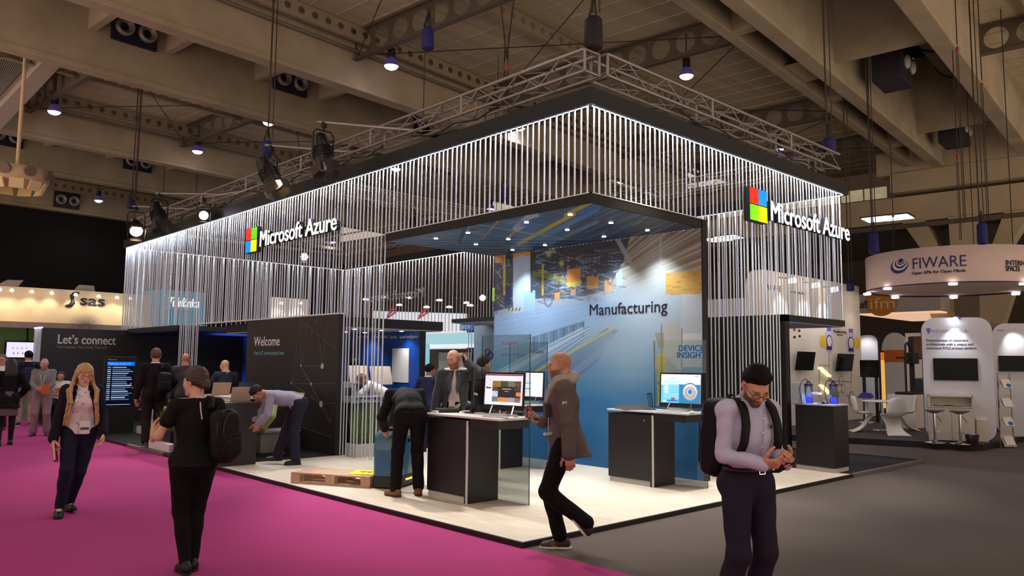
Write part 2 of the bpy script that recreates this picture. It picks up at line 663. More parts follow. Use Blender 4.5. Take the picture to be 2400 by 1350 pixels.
for d0, d1, lb in ((21.4, 27.0, 'large round grey air duct lying in the gap between girders'), (29.9, 32.4, 'short length of round air duct beyond the larger one')):
    t = thing('air_duct', lb, 'duct', tuple(hp(d0, 5.0, 11.35)))
    MB().cyl(hp(d0, 5.0, 11.35), hp(d1, 5.0, 11.35), .62, n=28).build('pipe', M('dull duct metal', (88, 80, 72), .45, .5, var=.12), t)
    for d in (d0 + .3, (d0 + d1) / 2, d1 - .2):
        MB().cyl(hp(d, 5.0, 11.35), hp(d + .06, 5.0, 11.35), .66, n=28).build('clamp_rim', black_m, t)

# far ends of the hall
DE = 34.0
mb = MB()
hbox(mb, DE, DE + 1.0, -20, 22, 7.55, 8.62)
hbox(mb, DE - .35, DE + 1, -20, 8.9, 8.75, 9.6)
hbox(mb, DE - .35, DE + .6, -20, 9.4, 9.5, 12.6)
mb.build('trim_1', concrete2, kind='structure', bevel=.03)


def hprism(mb, poly, d0, d1):
    A = [hp(d0, n, z) for n, z in poly]
    B = [hp(d1, n, z) for n, z in poly]
    k = len(poly)
    mb.add(A, [tuple(range(k))])
    mb.add(B, [tuple(range(k))[::-1]])
    mb.add(A + B, [(i, (i + 1) % k, k + (i + 1) % k, k + i) for i in range(k)])


for poly in ([(8.6, 7.6), (7.75, 7.6), (6.9, 5.6), (7.45, 5.6)], [(6.9, 7.6), (5.9, 7.6), (6.05, 0), (6.75, 0)], [(5.0, 7.6), (4.1, 7.6), (5.3, 5.6), (5.75, 5.6)], [(8.3, 5.7), (4.5, 5.7), (5.3, 3.2), (7.5, 3.2)],
             [(7.3, 3.4), (6.8, 3.4), (6.8, 0), (7.3, 0)], [(6.0, 3.4), (5.4, 3.4), (5.4, 0), (6.0, 0)]):
    mb = MB()
    hprism(mb, poly, DE, DE + .9)
    mb.build('concrete_strut', concrete2, kind='structure', bevel=.03)
clere = M('frosted clerestory', (196, 186, 150), .5, emit=.35, var=.2, scale=3)
mb = MB()
for i in range(8):
    n0 = 9.2 + i * .95
    hbox(mb, DE + .3, DE + .36, n0, n0 + .88, 8.72, 9.2)
mb.build('window_1', clere, kind='structure')
mb = MB()
hbox(mb, DE + 9, DE + 9.4, -20, 75, 0, 12.6)
mb.build('wall_right', M('dim hall wall', (92, 76, 66), .9, var=.1), kind='structure')
mb = MB()
hbox(mb, DE, DE + 9, -20, 22, 7.3, 7.5)
mb.build('ceiling', M('dark soffit', (96, 84, 76), .9), kind='structure')
mb = MB()
hbox(mb, -40, 60, 58, 58.4, 0, 12.6)
mb.build('wall_back', dark_m, kind='structure')
mb = MB()
hbox(mb, 2, 33, 45.4, 45.6, 4.2, 9.6)
mb.build('hanging_drape', M('black drape', (20, 16, 18), .95), kind='structure')
panel_l = M('ceiling light panel', (225, 228, 240), .5, emit=1.6, var=0)
LP = ((2058, 514, 'square office light panel in dark ceiling behind the concrete beam'), (2103, 510, 'second square office light panel beside the drooping chain hook'), (1683, 562, 'square light panel seen through cords beside the black wall end'), (1708, 557, 'paired square light panel seen through cords, further from black wall end'))
for (px, py, lb) in LP:
    p = at(px, py, 'z', 7.24)
    t = thing('ceiling_light', lb, 'ceiling light', tuple(p), TH)
    for a in (-.25, .25):
        MB().box(a - .23, a + .23, -.46, .46, -.02, .02).build('diffuser', panel_l, t, world=False)
    MB().box(-.5, .5, -.5, .5, .02, .06).build('frame', dark_m, t, world=False)

# high-bay lamps
lampglow = M('discharge lamp glow', (250, 235, 255), .4, emit=34, var=0)
lamp_violet = M('lamp reflector', (84, 62, 130), .4, emit=.25, var=0)  # violet halo of the lamp put into the reflector as colour and glow
LAMPS = [(127, 262, 9.95, 'glowing high-bay lamp under the sloping white gutter at the picture edge'), (463, 355, 9.95, 'glowing high-bay lamp at the end of a castellated beam above the blue hoist'), (630, 288, 9.95, 'glowing high-bay lamp in line with the two long hoist chains'),
         (917, 155, 9.95, 'glowing high-bay lamp below the large castellated beam by the blue hoist bag'), (1609, 178, 9.95, 'glowing high-bay lamp hung over the truss on the grey carpet side'), (1456, 425, 9.95, 'glowing high-bay lamp seen through the cords above the printed canopy corner'),
         (1218, 300, 9.95, 'glowing high-bay lamp peeping under the black frame above tall cords'), (928, 396, 9.95, 'small glowing high-bay lamp touching the black frame edge, second along it'), (738, 450, 9.95, 'small glowing high-bay lamp above the lit word sign'), (462, 535, 9.95, 'small glowing lamp under the black frame near its far corner'),
         (231, 470, 9.95, 'glowing high-bay lamp below the dark far girder'), (1150, 490, 9.95, 'pink-tinged high-bay lamp seen through cords above the printed canopy'), (780, 567, 9.95, 'small white high-bay lamp just under the lit word sign')]
proto = None
for (px, py, z, lb) in LAMPS:
    p = at(px, py, 'z', z)
    s = 1.0
    if proto is None:
        t = thing('high_bay_lamp', lb, 'lamp', (0, 0, 0))
        MB().lathe([(.0, -.10), (.09, -.088), (.16, -.05), (.19, .0), (.19, .02)], (0, 0, 0), n=20).build('lens', lampglow, t, world=False)
        MB().lathe([(.19, .0), (.215, -.02), (.22, .0), (.16, .16), (.09, .25)], n=20).build('reflector', lamp_violet, t, world=False)
        MB().cyl((0, 0, .24), (0, 0, .5), .11, n=14).build('ballast_housing', black_m, t, world=False)
        MB().cyl((0, 0, .5), (0, 0, 1.26), .015, n=6).bar((-.18, 0, .62), (.18, 0, .62), .03).build('bracket', black_m, t, world=False)
        proto = t
        t.location = tuple(p)
    else:
        t = dup(proto, tuple(p), label=lb)
    light('high_bay_light', 'SPOT', tuple(p - V(0, 0, .14)), 120, (1.0, .86, .90), size=.2, spot=150, blend=.6)
# the same lamps continue over the aisles behind and beside the camera
for d, n in ((-1, 16), (4, 16), (-2, 9.5), (4, 9.5), (9, 10), (14, 10), (0, 0), (7, -1), (14, 1), (20, 0), (4, 26), (-2, 24)):
    light('high_bay_light', 'SPOT', tuple(hp(d, n, 9.9)), 110, (1.0, .84, .86), size=.2, spot=150, blend=.6)

# gutter and ridged wall panel at the upper corner, hanging ornament
t = thing('roof_gutter', 'sloping pale steel gutter crossing the upper corner beside ridged sheet', 'gutter', tuple(at(40, 200, 'z', 10.3)))
a, b = at(118, 135, 'z', 11.0), at(-40, 305, 'z', 9.3)
MB().bar(a, b, .55, .5).build('channel', M('pale steel', (176, 160, 146), .5), t, bevel=.02)
MB().bar(a + V(-.35, .1, .2), b + V(-.35, .1, .2), .12, .6).build('lip', M('pale steel', (176, 160, 146), .5), t)
mb = MB()
a, b, c2, d2 = at(-60, 110, 'z', 10.9), at(85, 130, 'z', 10.9), at(-10, 235, 'z', 9.9), at(-60, 260, 'z', 9.7)
for k in range(24):
    f0, f1 = k / 24, (k + .55) / 24
    mb.hexa([a + (b - a) * f0, a + (b - a) * f1, d2 + (c2 - d2) * f1, d2 + (c2 - d2) * f0] + [q + V(0, .1, .12) for q in (a + (b - a) * f0, a + (b - a) * f1, d2 + (c2 - d2) * f1, d2 + (c2 - d2) * f0)])
mb.build('wall_sheet_panel', M('ridged sheet', (120, 118, 108), .6), kind='structure')
po = at(38, 425, 'y', 19.5)
t = thing('ceiling_ornament', 'pale moulded ring ornament with round rosettes on a long hanging pole', 'hanging decoration', tuple(po))
orn = M('pale ornament', (206, 178, 140), .7)
MB().lathe([(.05, .42), (.72, .34), (.82, .18), (.78, .0), (.7, -.06), (.05, -.02)], po, n=28).build('crown_ring', orn, t)
for k in range(9):
    a = 2 * PI * k / 9
    q = po + V(.8 * math.cos(a), .8 * math.sin(a), .2)
    MB().cyl(q, q + V(.09 * math.cos(a), .09 * math.sin(a), -.03), .15, n=16).build('rosette', M('rosette grey', (120, 100, 84), .6), t)
    a2 = a + PI / 9
    MB().obox(po + V(.66 * math.cos(a2), .66 * math.sin(a2), -.16), V(.02 * math.cos(a2), .02 * math.sin(a2), 0), V(-math.sin(a2) * .17, math.cos(a2) * .17, 0), V(.05 * math.cos(a2), .05 * math.sin(a2), .13)).build('shade_panel', M('warm shade', (220, 190, 140), .6, emit=.08, var=0), t)
MB().cyl(po + V(0, 0, .3), V(po[0], po[1], 11.2), .05, n=8).build('pole', orn, t)
# ================================================================== the stand: floor, frame, cords, trusses
wood = M('limed oak planks', (218, 206, 190), .5, var=.12, scale=2.2, stretch=(9, 1.2, 1))
blackcar = M('black carpet', (26, 24, 27), .95, var=.15, scale=20)
edge_m = M('dark edge trim', (26, 22, 26), .45)
white_l = M('white laminate', (228, 226, 226), .35, var=.02)
black_l = M('black laminate', (32, 28, 31), .42, var=.05)
char_l = M('charcoal print', (46, 42, 44), .5, var=.05)
whitep = M('white paint', (216, 212, 208), .6, var=.02)
glass_m = M('clear glass', (235, 245, 243), .02, trans=1.0, ior=1.45, var=0)
lettw = M('white lettering', (235, 232, 230), .5, var=0)
lettgrey = M('grey lettering', (150, 150, 152), .5, var=0)
navyl = M('navy lettering', (20, 22, 48), .5, var=0)

MB().box(0, 6.98, 0, 6.9, 0, ZP).build('stand_floor', wood, kind='structure')
MB().box(0, 9.88, 6.9, 19.2, 0, ZP).build('stand_floor', blackcar, kind='structure')
MB().box(6.98, 9.88, 0, 6.9, 0, ZP - .002).build('stand_floor', blackcar, kind='structure')
mb = MB()
mb.box(-.03, 6.98, -.03, 0, 0, ZP + .002)
mb.box(-.03, 0, 0, 9.0, 0, ZP + .002)
mb.box(-.03, 0, 10.9, 19.2, 0, ZP + .002)
mb.build('trim_2', edge_m, kind='structure')
mb = MB()
mb.box(6.98, 9.91, -.04, 0, 0, ZP + .012)
mb.box(9.88, 9.92, 0, 6.9, 0, ZP + .012)
mb.box(-.05, 0, 9.0, 10.9, 0, ZP + .012)
mb.build('trim_3', alu, kind='structure')

# hung frame with led strips
t = thing('hanging_canopy', 'black rectangular box frame hung over the stand, white cords falling from it', 'frame', (FX0, FY0, FZ0))
fr_m = M('black fascia', (13, 11, 13), .55, var=.05)
W = .16
for (x0, x1, y0, y1) in ((FX0, FX0 + .03, FY0, FY1), (FX0 + .03, FX1 - .03, FY0, FY0 + .03), (FX1 - .03, FX1, FY0, FY1), (FX0 + .03, FX1 - .03, FY1 - .03, FY1)):
    MB().box(x0, x1, y0, y1, FZ0 + .06, FZ1).build('fascia', fr_m, t)
for (x0, x1, y0, y1) in ((FX0 + .03, FX0 + W, FY0 + .03, FY1 - .03), (FX0 + W, FX1 - W, FY0 + .03, FY0 + W), (FX1 - W, FX1 - .03, FY0 + .03, FY1 - .03), (FX0 + W, FX1 - W, FY1 - W, FY1 - .03)):
    MB().box(x0, x1, y0, y1, FZ0 + .065, FZ1 - .01).build('top_board', fr_m, t)
led_m = M('cold led strip', (225, 238, 255), .4, emit=3.0, var=0)
for (x0, x1, y0, y1) in ((FX0 + .062, FX0 + .075, FY0 + .1, FY1 - .1), (FX0 + .1, FX1 - .1, FY0 + .062, FY0 + .075), (FX1 - .075, FX1 - .062, FY0 + .1, FY1 - .1), (FX0 + .1, FX1 - .1, FY1 - .075, FY1 - .062)):
    MB().box(x0, x1, y0, y1, FZ0 + .057, FZ0 + .066).build('led_strip', led_m, t)

# curtains of cord
cord_m = M('white cord', (214, 222, 236), .6, var=0)
cord_mesh = bpy.data.meshes.new('cord')
_mb = MB().cyl((0, 0, 0), (0, 0, -1), 1, n=6, caps=False)
cord_mesh.from_pydata(_mb.v, [], _mb.f)
cord_mesh.polygons.foreach_set('use_smooth', [True] * len(_mb.f))
cord_mesh.materials.append(cord_m)
CR_ = .0118


def curtain(lb, pts, group=None, r=CR_, slack=.004):
    """pts: (x, y, top, bottom) of each cord"""
    x, y, zt, zb = pts[0]
    t = thing('cord_curtain', lb, 'cord curtain', (x, y, zt))
    for i, (x, y, zt, zb) in enumerate(pts):
        o = bpy.data.objects.new('cord', cord_mesh)
        COL.objects.link(o)
        o.parent = t
        o.matrix_parent_inverse = BASE[t.name].inverted()
        o.location = (x, y, zt)
        L = zt - zb
        o.scale = (r, r, L)
        o.rotation_euler = (random.gauss(0, slack) / 3, random.gauss(0, slack) / 3, 0)
    return t


def row(a, b, step, zt, zb):
    a, b = V(a), V(b)
    L = np.linalg.norm(b - a)
    n = int(L / step)
    out = []
    for i in range(n + 1):
        p = a + (b - a) * (i / n)
        out.append((p[0] + random.gauss(0, .003), p[1] + random.gauss(0, .003), zt, zb(p) if callable(zb) else zb))
    return out


HZ = 2.545                                          # underside of the curtains that end on a rail
xa, yb = FX0 + .05, FY0 + .05
ST = .107
curtain('white cords falling from the frame onto the printed canopy, aisle side', row((xa, 1.13, 0), (xa, 5.5, 0), ST, FZ0 + .06, 3.80))
curtain('white cords falling to the floor beside the welcome wall', row((xa, 5.6, 0), (xa, 6.85, 0), ST, FZ0 + .06, .06))
curtain('white cords behind the hung word sign, ending on top of the welcome wall', row((xa, 6.95, 0), (xa, 13.35, 0), ST, FZ0 + .06, HZ))
curtain('cluster of white cords falling to the floor behind the reception people', row((xa, 13.4, 0), (xa, 14.55, 0), ST, FZ0 + .06, .06))
curtain('white cords at the far end of the long frame, above the dark room canopy', row((xa, 14.65, 0), (xa, 19.05, 0), .095, FZ0 + .06, HZ), slack=.02)
curtain('white cords falling onto the canopy edge facing the grey carpet', row((2.25, yb, 0), (4.5, yb, 0), ST, FZ0 + .06, 3.80))
curtain('white cords falling to the floor in front of the black room wall', row((4.66, yb, 0), (6.93, yb, 0), ST, FZ0 + .06, .06))
curtain('white cords behind the short word sign, ending on the small room canopy', row((7.0, yb, 0), (9.2, yb, 0), ST, FZ0 + .06, 2.54), slack=.012)
xb, ye = FX1 - .05, FY1 - .05
curtain('white cords on the far long side of the frame, by the dark corner', row((xb, 12.6, 0), (xb, 19.0, 0), .17, FZ0 + .06, 2.62))
curtain('white cords on the far long side of the frame beside the factory print', row((xb, 6.3, 0), (xb, 12.45, 0), .13, FZ0 + .06, lambda p: .06 if 9.9 < p[1] < 12.3 else 2.62))
curtain('white cords on the far long side seen past the black post', row((xb, 1.2, 0), (xb, 6.2, 0), .13, FZ0 + .06, 2.55), slack=.012)
curtain('white cords on the far short side over the dark room', row((2.4, ye, 0), (9.5, ye, 0), .16, FZ0 + .06, 2.55), slack=.015)


# trusses
def truss(lb, a, b, zc=5.6, s=.29, bay=.42):
    a, b = V(*a, zc), V(*b, zc)
    t = thing('lighting_truss', lb, 'truss', tuple(a))
    L = np.linalg.norm(b - a)
    u = (b - a) / L
    o_ = V(-u[1], u[0], 0)
    ch = [(i * s / 2, j * s / 2) for i in (-1, 1) for j in (-1, 1)]
    mb = MB()
    for i, j in ch:
        q = o_ * i + V(0, 0, j)
        mb.cyl(a + q, b + q, .025, n=8)
    mb.build('chord_frame', alu, t)
    mb = MB()
    n = int(L / bay)
    for k in range(n):
        p0, p1 = a + u * L * k / n, a + u * L * (k + 1) / n
        if k % 2:
            p0, p1 = p1, p0
        h = s / 2
        for q0, q1 in (((-h, -h), (-h, h)), ((h, -h), (h, h)), ((-h, -h), (h, -h)), ((-h, h), (h, h))):
            mb.cyl(p0 + o_ * q0[0] + V(0, 0, q0[1]), p1 + o_ * q1[0] + V(0, 0, q1[1]), .010, n=5, caps=False)
    mb.build('lattice', alu, t)
    for k in range(0, int(L / 2.5) + 1):
        mb = MB()
        p = a + u * min(L, k * 2.5)
        for e in ((-1, -1, -1, 1), (-1, 1, 1, 1), (1, 1, 1, -1), (1, -1, -1, -1)):
            mb.cyl(p + o_ * e[0] * s / 2 + V(0, 0, e[1] * s / 2), p + o_ * e[2] * s / 2 + V(0, 0, e[3] * s / 2), .022, n=6)
        mb.build('joint_frame', alu, t)
    mb = MB()
    for k in range(int(L / 3)):
        p = a + u * (k + .6) * 3
        mb.tube([p + V(0, 0, -s / 2), p + u * .5 + V(0, 0, -s / 2 - .1), p + u * 1.0 + V(0, 0, -s / 2 - .04), p + u * 1.6 + V(0, 0, -s / 2 - .12), p + u * 2.2 + V(0, 0, -s / 2)], .012, n=5)
        q = p + u * .3
        mb.cyl(q + V(0, 0, -s / 2), V(q[0], q[1], FZ1), .008, n=5)
    mb.build('cable', black_m, t)
    return t


truss('long aluminium box truss above the frame on the magenta carpet side', (FX0 + .25, FY0 + .2), (FX0 + .25, 18.9))
truss('short aluminium box truss above the frame on the grey carpet side', (FX0 + .45, FY0 + .25), (9.5, FY0 + .25))
truss('long aluminium truss on the far side of the stand, seen through cords', (FX1 - .3, 1.6), (FX1 - .3, 18.9))
truss('short aluminium truss across the far end of the stand', (2.7, 18.8), (9.2, 18.8))
truss('aluminium truss crossing the middle of the stand behind the cords', (2.7, 9.9), (9.2, 9.9), zc=5.5)

# chain hoists
bag_m = M('blue chain bag', (26, 24, 92), .7, var=.08)
bagb_m = M('black chain bag', (18, 15, 18), .7, var=.05)


def hoist(lb, p, bag=bag_m, h=.36, w=.105, top=11.0, hook=True, bot=None):
    p = V(p)
    t = thing('chain_hoist', lb, 'hoist', tuple(p))
    MB().lathe([(0, -h / 2), (w * .9, -h / 2), (w, -h / 2 + .05), (w * .95, h / 2 - .04), (w * .7, h / 2), (0, h / 2)], p, n=10).build('chain_bag', bag, t)
    mb = MB()
    mb.cyl(p + V(.06, 0, h / 2), p + V(.01, 0, h / 2 + .3), .015, n=5)
    mb.cyl(p + V(-.08, 0, h / 2), p + V(.01, 0, h / 2 + .3), .015, n=5)
    mb.build('bag_strap', black_m, t)
    mb = MB()
    mb.cyl(p + V(.03, .05, h / 2 + .1), V(p[0] + .03, p[1] + .05, top), .018, n=6)
    mb.cyl(p + V(.10, -.02, h / 2 + .1), V(p[0] + .10, p[1] - .02, top), .012, n=6)
    mb.build('chain', chain_m, t)
    MB().cyl(p + V(.0, .08, h / 2 - .05), V(p[0], p[1] + .08, 5.7 if bot is None else bot), .010, n=5).build('load_cable', chain_m, t)
    return t


hoist('blue hoist bag hanging above the first black spotlight on two long chains', at(626, 350, 'x', 2.3))
hoist('blue hoist bag hanging alone beside the castellated beam', at(1003, 90, 'x', 2.3))
hoist('large black hoist bag on the truss corner', at(1391, 78, 'x', 2.35), bagb_m, .42, .125)
hoist('round blue hoist bag on the end of the short truss', at(1943, 340, 'y', 1.28), bag_m, .26, .13)
hoist('dark blue hoist bag by the far end of the long truss', at(307, 478, 'x', 2.3), bag_m, .28, .12)
hoist('blue hoist bag above the round hanging banner, hung from its dark chain', at(2302, 548, 'x', 15.5), bag_m, .5, .115, bot=4.7)
hoist('dark blue hoist bag beside the square office light panels', at(2048, 570, 'x', 15.5), bag_m, .55, .125, bot=4.7)
hoist('small blue hoist bag seen through the cords over the canopy', at(1180, 455, 'x', 9.3), bag_m, .4, .13, bot=5.6)
hoist('small blue hoist at the foot of a cable beside the cord curtain end', at(1993, 672, 'x', 17.5), bag_m, .25, .11, bot=4.0)
for (x, y, ax, v, zt, lb) in ((1187, 160, 'x', 2.3, 11.0, 'red-tipped hook block on thin cables above the long truss'), (333, 200, 'x', 2.3, 11.0, 'orange hook on a short chain under the girder, long rod below'), (2244, 370, 'x', 15.5, 11, 'hook block hanging on a thin rod by the end wall'),
                              (2302, 205, 'x', 13.0, 11, 'red and black hook block on a long pale chain'), (2244, 120, 'x', 13., 11., 'tiny steel hook on a thin wire before the girder'), (2093, 505, 'x', 17.5, 8.0, 'small red hook beside the square light panels')):
    p = at(x, y, ax, v)
    t = thing('hook_block', lb, 'hook', tuple(p))
    MB().lathe([(0, .11), (.02, .10), (.034, .04), (.032, -.02), (.014, -.06), (0, -.07)], p, n=10).build('block', M('orange block', (120, 62, 44), .5), t)
    mb = MB()
    mb.cyl(p + V(0, 0, .15), V(p[0] + (.7 if x in (1187,) else .35 if x == 333 else 0), p[1], zt), .012, n=5)
    if x == 1187:
        mb.cyl(p + V(0, 0, .15), V(p[0] - .8, p[1], zt), .012, n=5)
    mb.build('sling', rope_m, t)
    mb = MB()
    zb = {1187: 5.75, 333: 5.75, 2244: 4.75, 2302: 4.75, 2093: 4.6}.get(x, 8)
    mb.cyl(p + V(.015, 0, -.08), V(p[0] + .015, p[1], zb), .010, n=5)
    mb.cyl(p + V(-.03, .02, -.08), V(p[0] - .03, p[1] + .02, zb), .008, n=5)
    mb.build('chain', rope_m, t)

# stage spotlights on outrigger arms
body_m = M('black lamp housing', (17, 14, 15), .4, var=.05)


def par(lb, p, to, arm, glow=None, s=1.):
    p, to = V(p), V(to)
    d = nrm(to - p)
    t = thing('stage_spotlight', lb, 'spotlight', tuple(p))
    x = nrm(np.cross(d, (0, 0, 1)))
    MB().cyl(p - d * .30 * s, p - d * .1 * s, .095 * s, .135 * s, n=16).cyl(p - d * .1 * s, p + d * .17 * s, .135 * s, .14 * s, n=16).build('housing', body_m, t)
    mb = MB()
    for k in range(5):
        q = p - d * (.09 - k * .035) * s
        mb.cyl(q, q + d * .012, .148 * s, n=16)
    mb.build('cooling_rib', body_m, t)
    MB().cyl(p + d * .165 * s, p + d * .175 * s, .125 * s, n=16).build('lens', glow or M('dark lens', (60, 52, 46), .1, emit=.15), t)
    mb = MB()
    y = np.cross(x, d)
    for sg in (-1, 1):
        c = p + d * .17 * s + x * sg * .14 * s
        mb.obox(c + d * .08 * s + x * sg * .03, d * .08 * s, y * .11 * s, x * .004)
        c = p + d * .17 * s + y * sg * .14 * s
        mb.obox(c + d * .08 * s + y * sg * .03, d * .08 * s, x * .11 * s, y * .004)
    mb.build('barn_door_blade', M('barn door steel', (60, 50, 44), .5, .4), t)
    top = V(p[0], p[1], p[2] + .34 * s)
    mb = MB()
    mb.tube([p + x * .17 * s, top + x * .17 * s - V(0, 0, .06), top + x * .12 * s, top - x * .12 * s, top - x * .17 * s - V(0, 0, .06), p - x * .17 * s], .012 * s, n=6)
    mb.build('yoke', black_m, t)
    MB().cyl(top, top + V(0, 0, .12), .02, n=8).box(top[0] - .04, top[0] + .04, top[1] - .03, top[1] + .03, top[2] + .06, top[2] + .15).build('clamp', black_m, t)
    a = top + V(0, 0, .15)
    t2 = thing('outrigger_pole', 'aluminium pole carrying the ' + lb.split(' hung')[0].split(' facing')[0], 'pole', tuple(a))
    MB().cyl(a - nrm(V(arm) - a) * .12, V(arm), .025, n=8).build('tube', alu, t2)
    return t


warmglow = M('warm spot lens', (255, 225, 180), .3, emit=14, var=0)
violetglow = M('violet spot lens', (235, 220, 255), .3, emit=30, var=0)
par('large black spotlight with barn doors hung lower of the two by the blue hoist', at(633, 412, 'x', 1.35), (1.75, 7.5, 3.8), (FX0 + .3, 6.9, 5.5), M('warm sliver lens', (255, 210, 150), .3, emit=3, var=0), 1.25)
par('large black spotlight hung against the truss next to the blue hoist', at(757, 362, 'x', 1.4), (1.45, 5.9, 3.8), (FX0 + .3, 5.0, 5.5), None, 1.2)
par('black spotlight hung dark over the far part of the long truss', at(372, 508, 'x', 1.4), (1.5, 13.4, 3.8), (FX0 + .3, 12.0, 5.5), None, 1.25)
par('lit spotlight with warm lens hung at the far end of the long truss', at(318, 534, 'x', 1.4), (.9, 13.2, 3.4), (FX0 + .3, 14.5, 5.5), warmglow, 1.2)
par('small spotlight facing us with a bright violet glow above the black frame', at(477, 504, 'x', 1.9), (-3.0, -1.0, 1.5), (FX0 + .3, 11.2, 5.5), violetglow, .8)
par('small spotlight with violet lens hung inside the short truss', at(1826, 345, 'y', 1.6), (5, -1, .5), (6.9, 1.3, 5.5), M('violet dim lens', (190, 170, 255), .3, emit=6, var=0), .55)
par('bright pink-white floodlight hung inside the stand, glaring through the cords', at(712, 601, 'x', 6.5), (0, 0, 1.0), (6.9, 9.9, 5.36), M('flood glow', (255, 225, 225), .3, emit=40, var=0), .9)
par('white work light hung by the printed canopy edge behind the cords', at(967, 529, 'x', 5.5), (3.5, 7, 0), (5.6, 9.9, 5.36), M('flood glow', (255, 225, 225), .3, emit=40, var=0), .8)
# ================================================================== the stand: signs, canopy, print wall, rooms
def azure_sign(lb, o, ux, colors, tw, side=.53, gap=.02):
    """lit four-square logo and word, hung in front of the cords; o = lower start corner"""
    o, ux = V(o), V(ux)
    uz = V(0, 0, 1)
    nn = np.cross(ux, uz)
    t = thing('hung_sign', lb, 'sign', tuple(o))
    MB().prism([(0, 0), (side, 0), (side, side), (0, side)], o - nn * .10, ux, uz, .10).build('logo_box', black_m, t)
    h = side / 2
    for (i, j), (nm, rgb) in zip(((0, 1), (1, 1), (0, 0), (1, 0)), colors):
        m = M('lit ' + nm, rgb, .4, emit=1.15, var=0)
        x0, y0 = i * h + gap / 2, j * h + gap / 2
        MB().prism([(x0, y0), (x0 + h - gap, y0), (x0 + h - gap, y0 + h - gap), (x0, y0 + h - gap)], o, ux, uz, .012).build('logo_square', m, t)
    lm = M('lit white letters', (255, 255, 255), .4, emit=1.5, var=0)
    p = o + ux * (side + .11) + uz * .085
    text('lettering', 'Microsoft Azure', p, ux, uz, .335, lm, t, depth=.008, bold=.0045, width=tw)
    text('letter_shell_trim', 'Microsoft Azure', p - nn * .045, ux, uz, .335, black_m, t, depth=.08, bold=.004, width=tw)
    mb = MB()
    for k in (.05, 1.2, 2.4, tw + side):
        mb.cyl(o + ux * k + uz * .5 - nn * .06, o + ux * k + V(0, 0, FZ1 - o[2]) - nn * .06, .004, n=5)
    mb.build('suspension_wire', chain_m, t)
    return t


RED, GRN, BLU, YEL = ('red', (240, 38, 18)), ('green', (88, 190, 10)), ('blue', (0, 128, 240)), ('yellow', (255, 222, 0))
azure_sign('lit four-colour square logo and white words hung on the long side over the magenta carpet', (2.04, 10.66, 3.95), (0, -1, 0), (RED, GRN, BLU, YEL), 3.03)
azure_sign('lit four-colour square logo and white words hung on the short side over the grey carpet', (5.77, .93, 3.94), (1, 0, 0), (RED, BLU, GRN, YEL), 2.92)
# a third sign on the far short side, seen from behind as a thin outline
t = thing('hung_sign', 'unlit back of a word sign seen reversed through the cords of the far side', 'sign', (9.75, 17.8, 4.0))
text('lettering', 'Microsoft Azure', (9.75, 14.6, 3.75), (0, 1, 0), (0, 0, 1), .33, M('pale outline letters', (120, 112, 112), .5), t, depth=.03, width=3.0)
mb = MB()
for y in (14.7, 16.1, 17.5):
    mb.cyl((9.74, y, 3.9), (9.60, y, FZ1), .006, n=5)
mb.build('suspension_wire', chain_m, t)

# printed canopy
CX1, CY1 = 4.587, 5.53
t = thing('printed_canopy', 'canopy with dark edge and blue factory print on its underside', 'canopy', (FX0, FY0, 3.67))
mb = MB()
mb.box(FX0, CX1, FY0, CY1, 3.675, 3.80)
mb.build('slab', fr_m, t)
mb = MB()
mb.box(FX0 - .008, FX0 + .02, FY0 - .008, CY1, 3.80, 3.812)
mb.box(FX0 - .008, CX1, FY0 - .008, FY0 + .02, 3.80, 3.812)
mb.build('white_rim', white_l, t)
P, u, v = art_grid((FX0 + .02, CY1 - .02, 3.672), (0, -1, 0), (1, 0, 0), CY1 - FY0 - .04, CX1 - FX0 - .04, 330, 200)
fl = P.reshape(-1, 3)
d_ = fl - CAM
z_ = d_ @ CF
PX = (1200 + FPX * (d_ @ CR) / z_).reshape(u.shape)
PY = (675 - FPX * (d_ @ CU) / z_).reshape(u.shape)
A = Art(PX, PY, (42, 66, 96))
A.blob((1000, 555), 140, 30, (112, 142, 172), .9)
A.blob((1240, 550), 120, 30, (60, 110, 150), .7)
A.blob((1480, 510), 130, 40, (34, 42, 58), .9)
r_ = np.random.default_rng(3)
for k in range(170):
    x = r_.uniform(900, 1640)
    y = r_.uniform(462, 600)
    s = -.42 if x > 1180 else r_.choice([-.1, .12, .2])
    L = r_.uniform(20, 110)
    c = [(20, 28, 44), (150, 175, 195), (70, 120, 170), (30, 50, 80), (110, 140, 160)][r_.integers(5)]
    A.line((x, y), (x + L, y + L * s), r_.uniform(.8, 3.2), c, r_.uniform(.4, .9))
for a, b, wd, c in (((1215, 572), (1345, 502), 9, (188, 172, 44)), ((1325, 505), (1385, 474), 9, (170, 160, 50)), ((1190, 560), (1240, 505), 5, (176, 150, 50)), ((1130, 560), (1180, 505), 4, (176, 150, 60)), ((1255, 565), (1400, 490), 12, (74, 124, 176)),
                    ((1360, 500), (1450, 460), 14, (44, 92, 160)), ((1290, 570), (1400, 520), 8, (90, 130, 160)), ((1080, 566), (1098, 522), 13, (44, 58, 82)), ((1085, 566), (1104, 520), 5, (90, 140, 190))):
    A.line(a, b, wd, c)
A.poly([(1200, 535), (1232, 505), (1262, 500), (1264, 508), (1240, 515), (1236, 530), (1210, 545)], (176, 186, 200))
A.blob((1235, 525), 18, 10, (40, 70, 150), .9)
for k in range(11):
    A.line((935, 560 + k * 2.6), (1500, 562 + k * 4.5), 1.4, (20, 34, 54) if k % 2 else (120, 160, 186), .7)
A.line((1110, 525), (1320, 560), 3, (150, 165, 175), .8)
for k in range(26):
    A.line((1390 + k * 2.4, 516 - k * 1.1), (1396 + k * 2.4, 512 - k * 1.1), 1, (150, 160, 170), .5)
art_mesh('soffit_print', P, A.C, M('soffit print', (255, 255, 255), .4, attr='Col'), t)
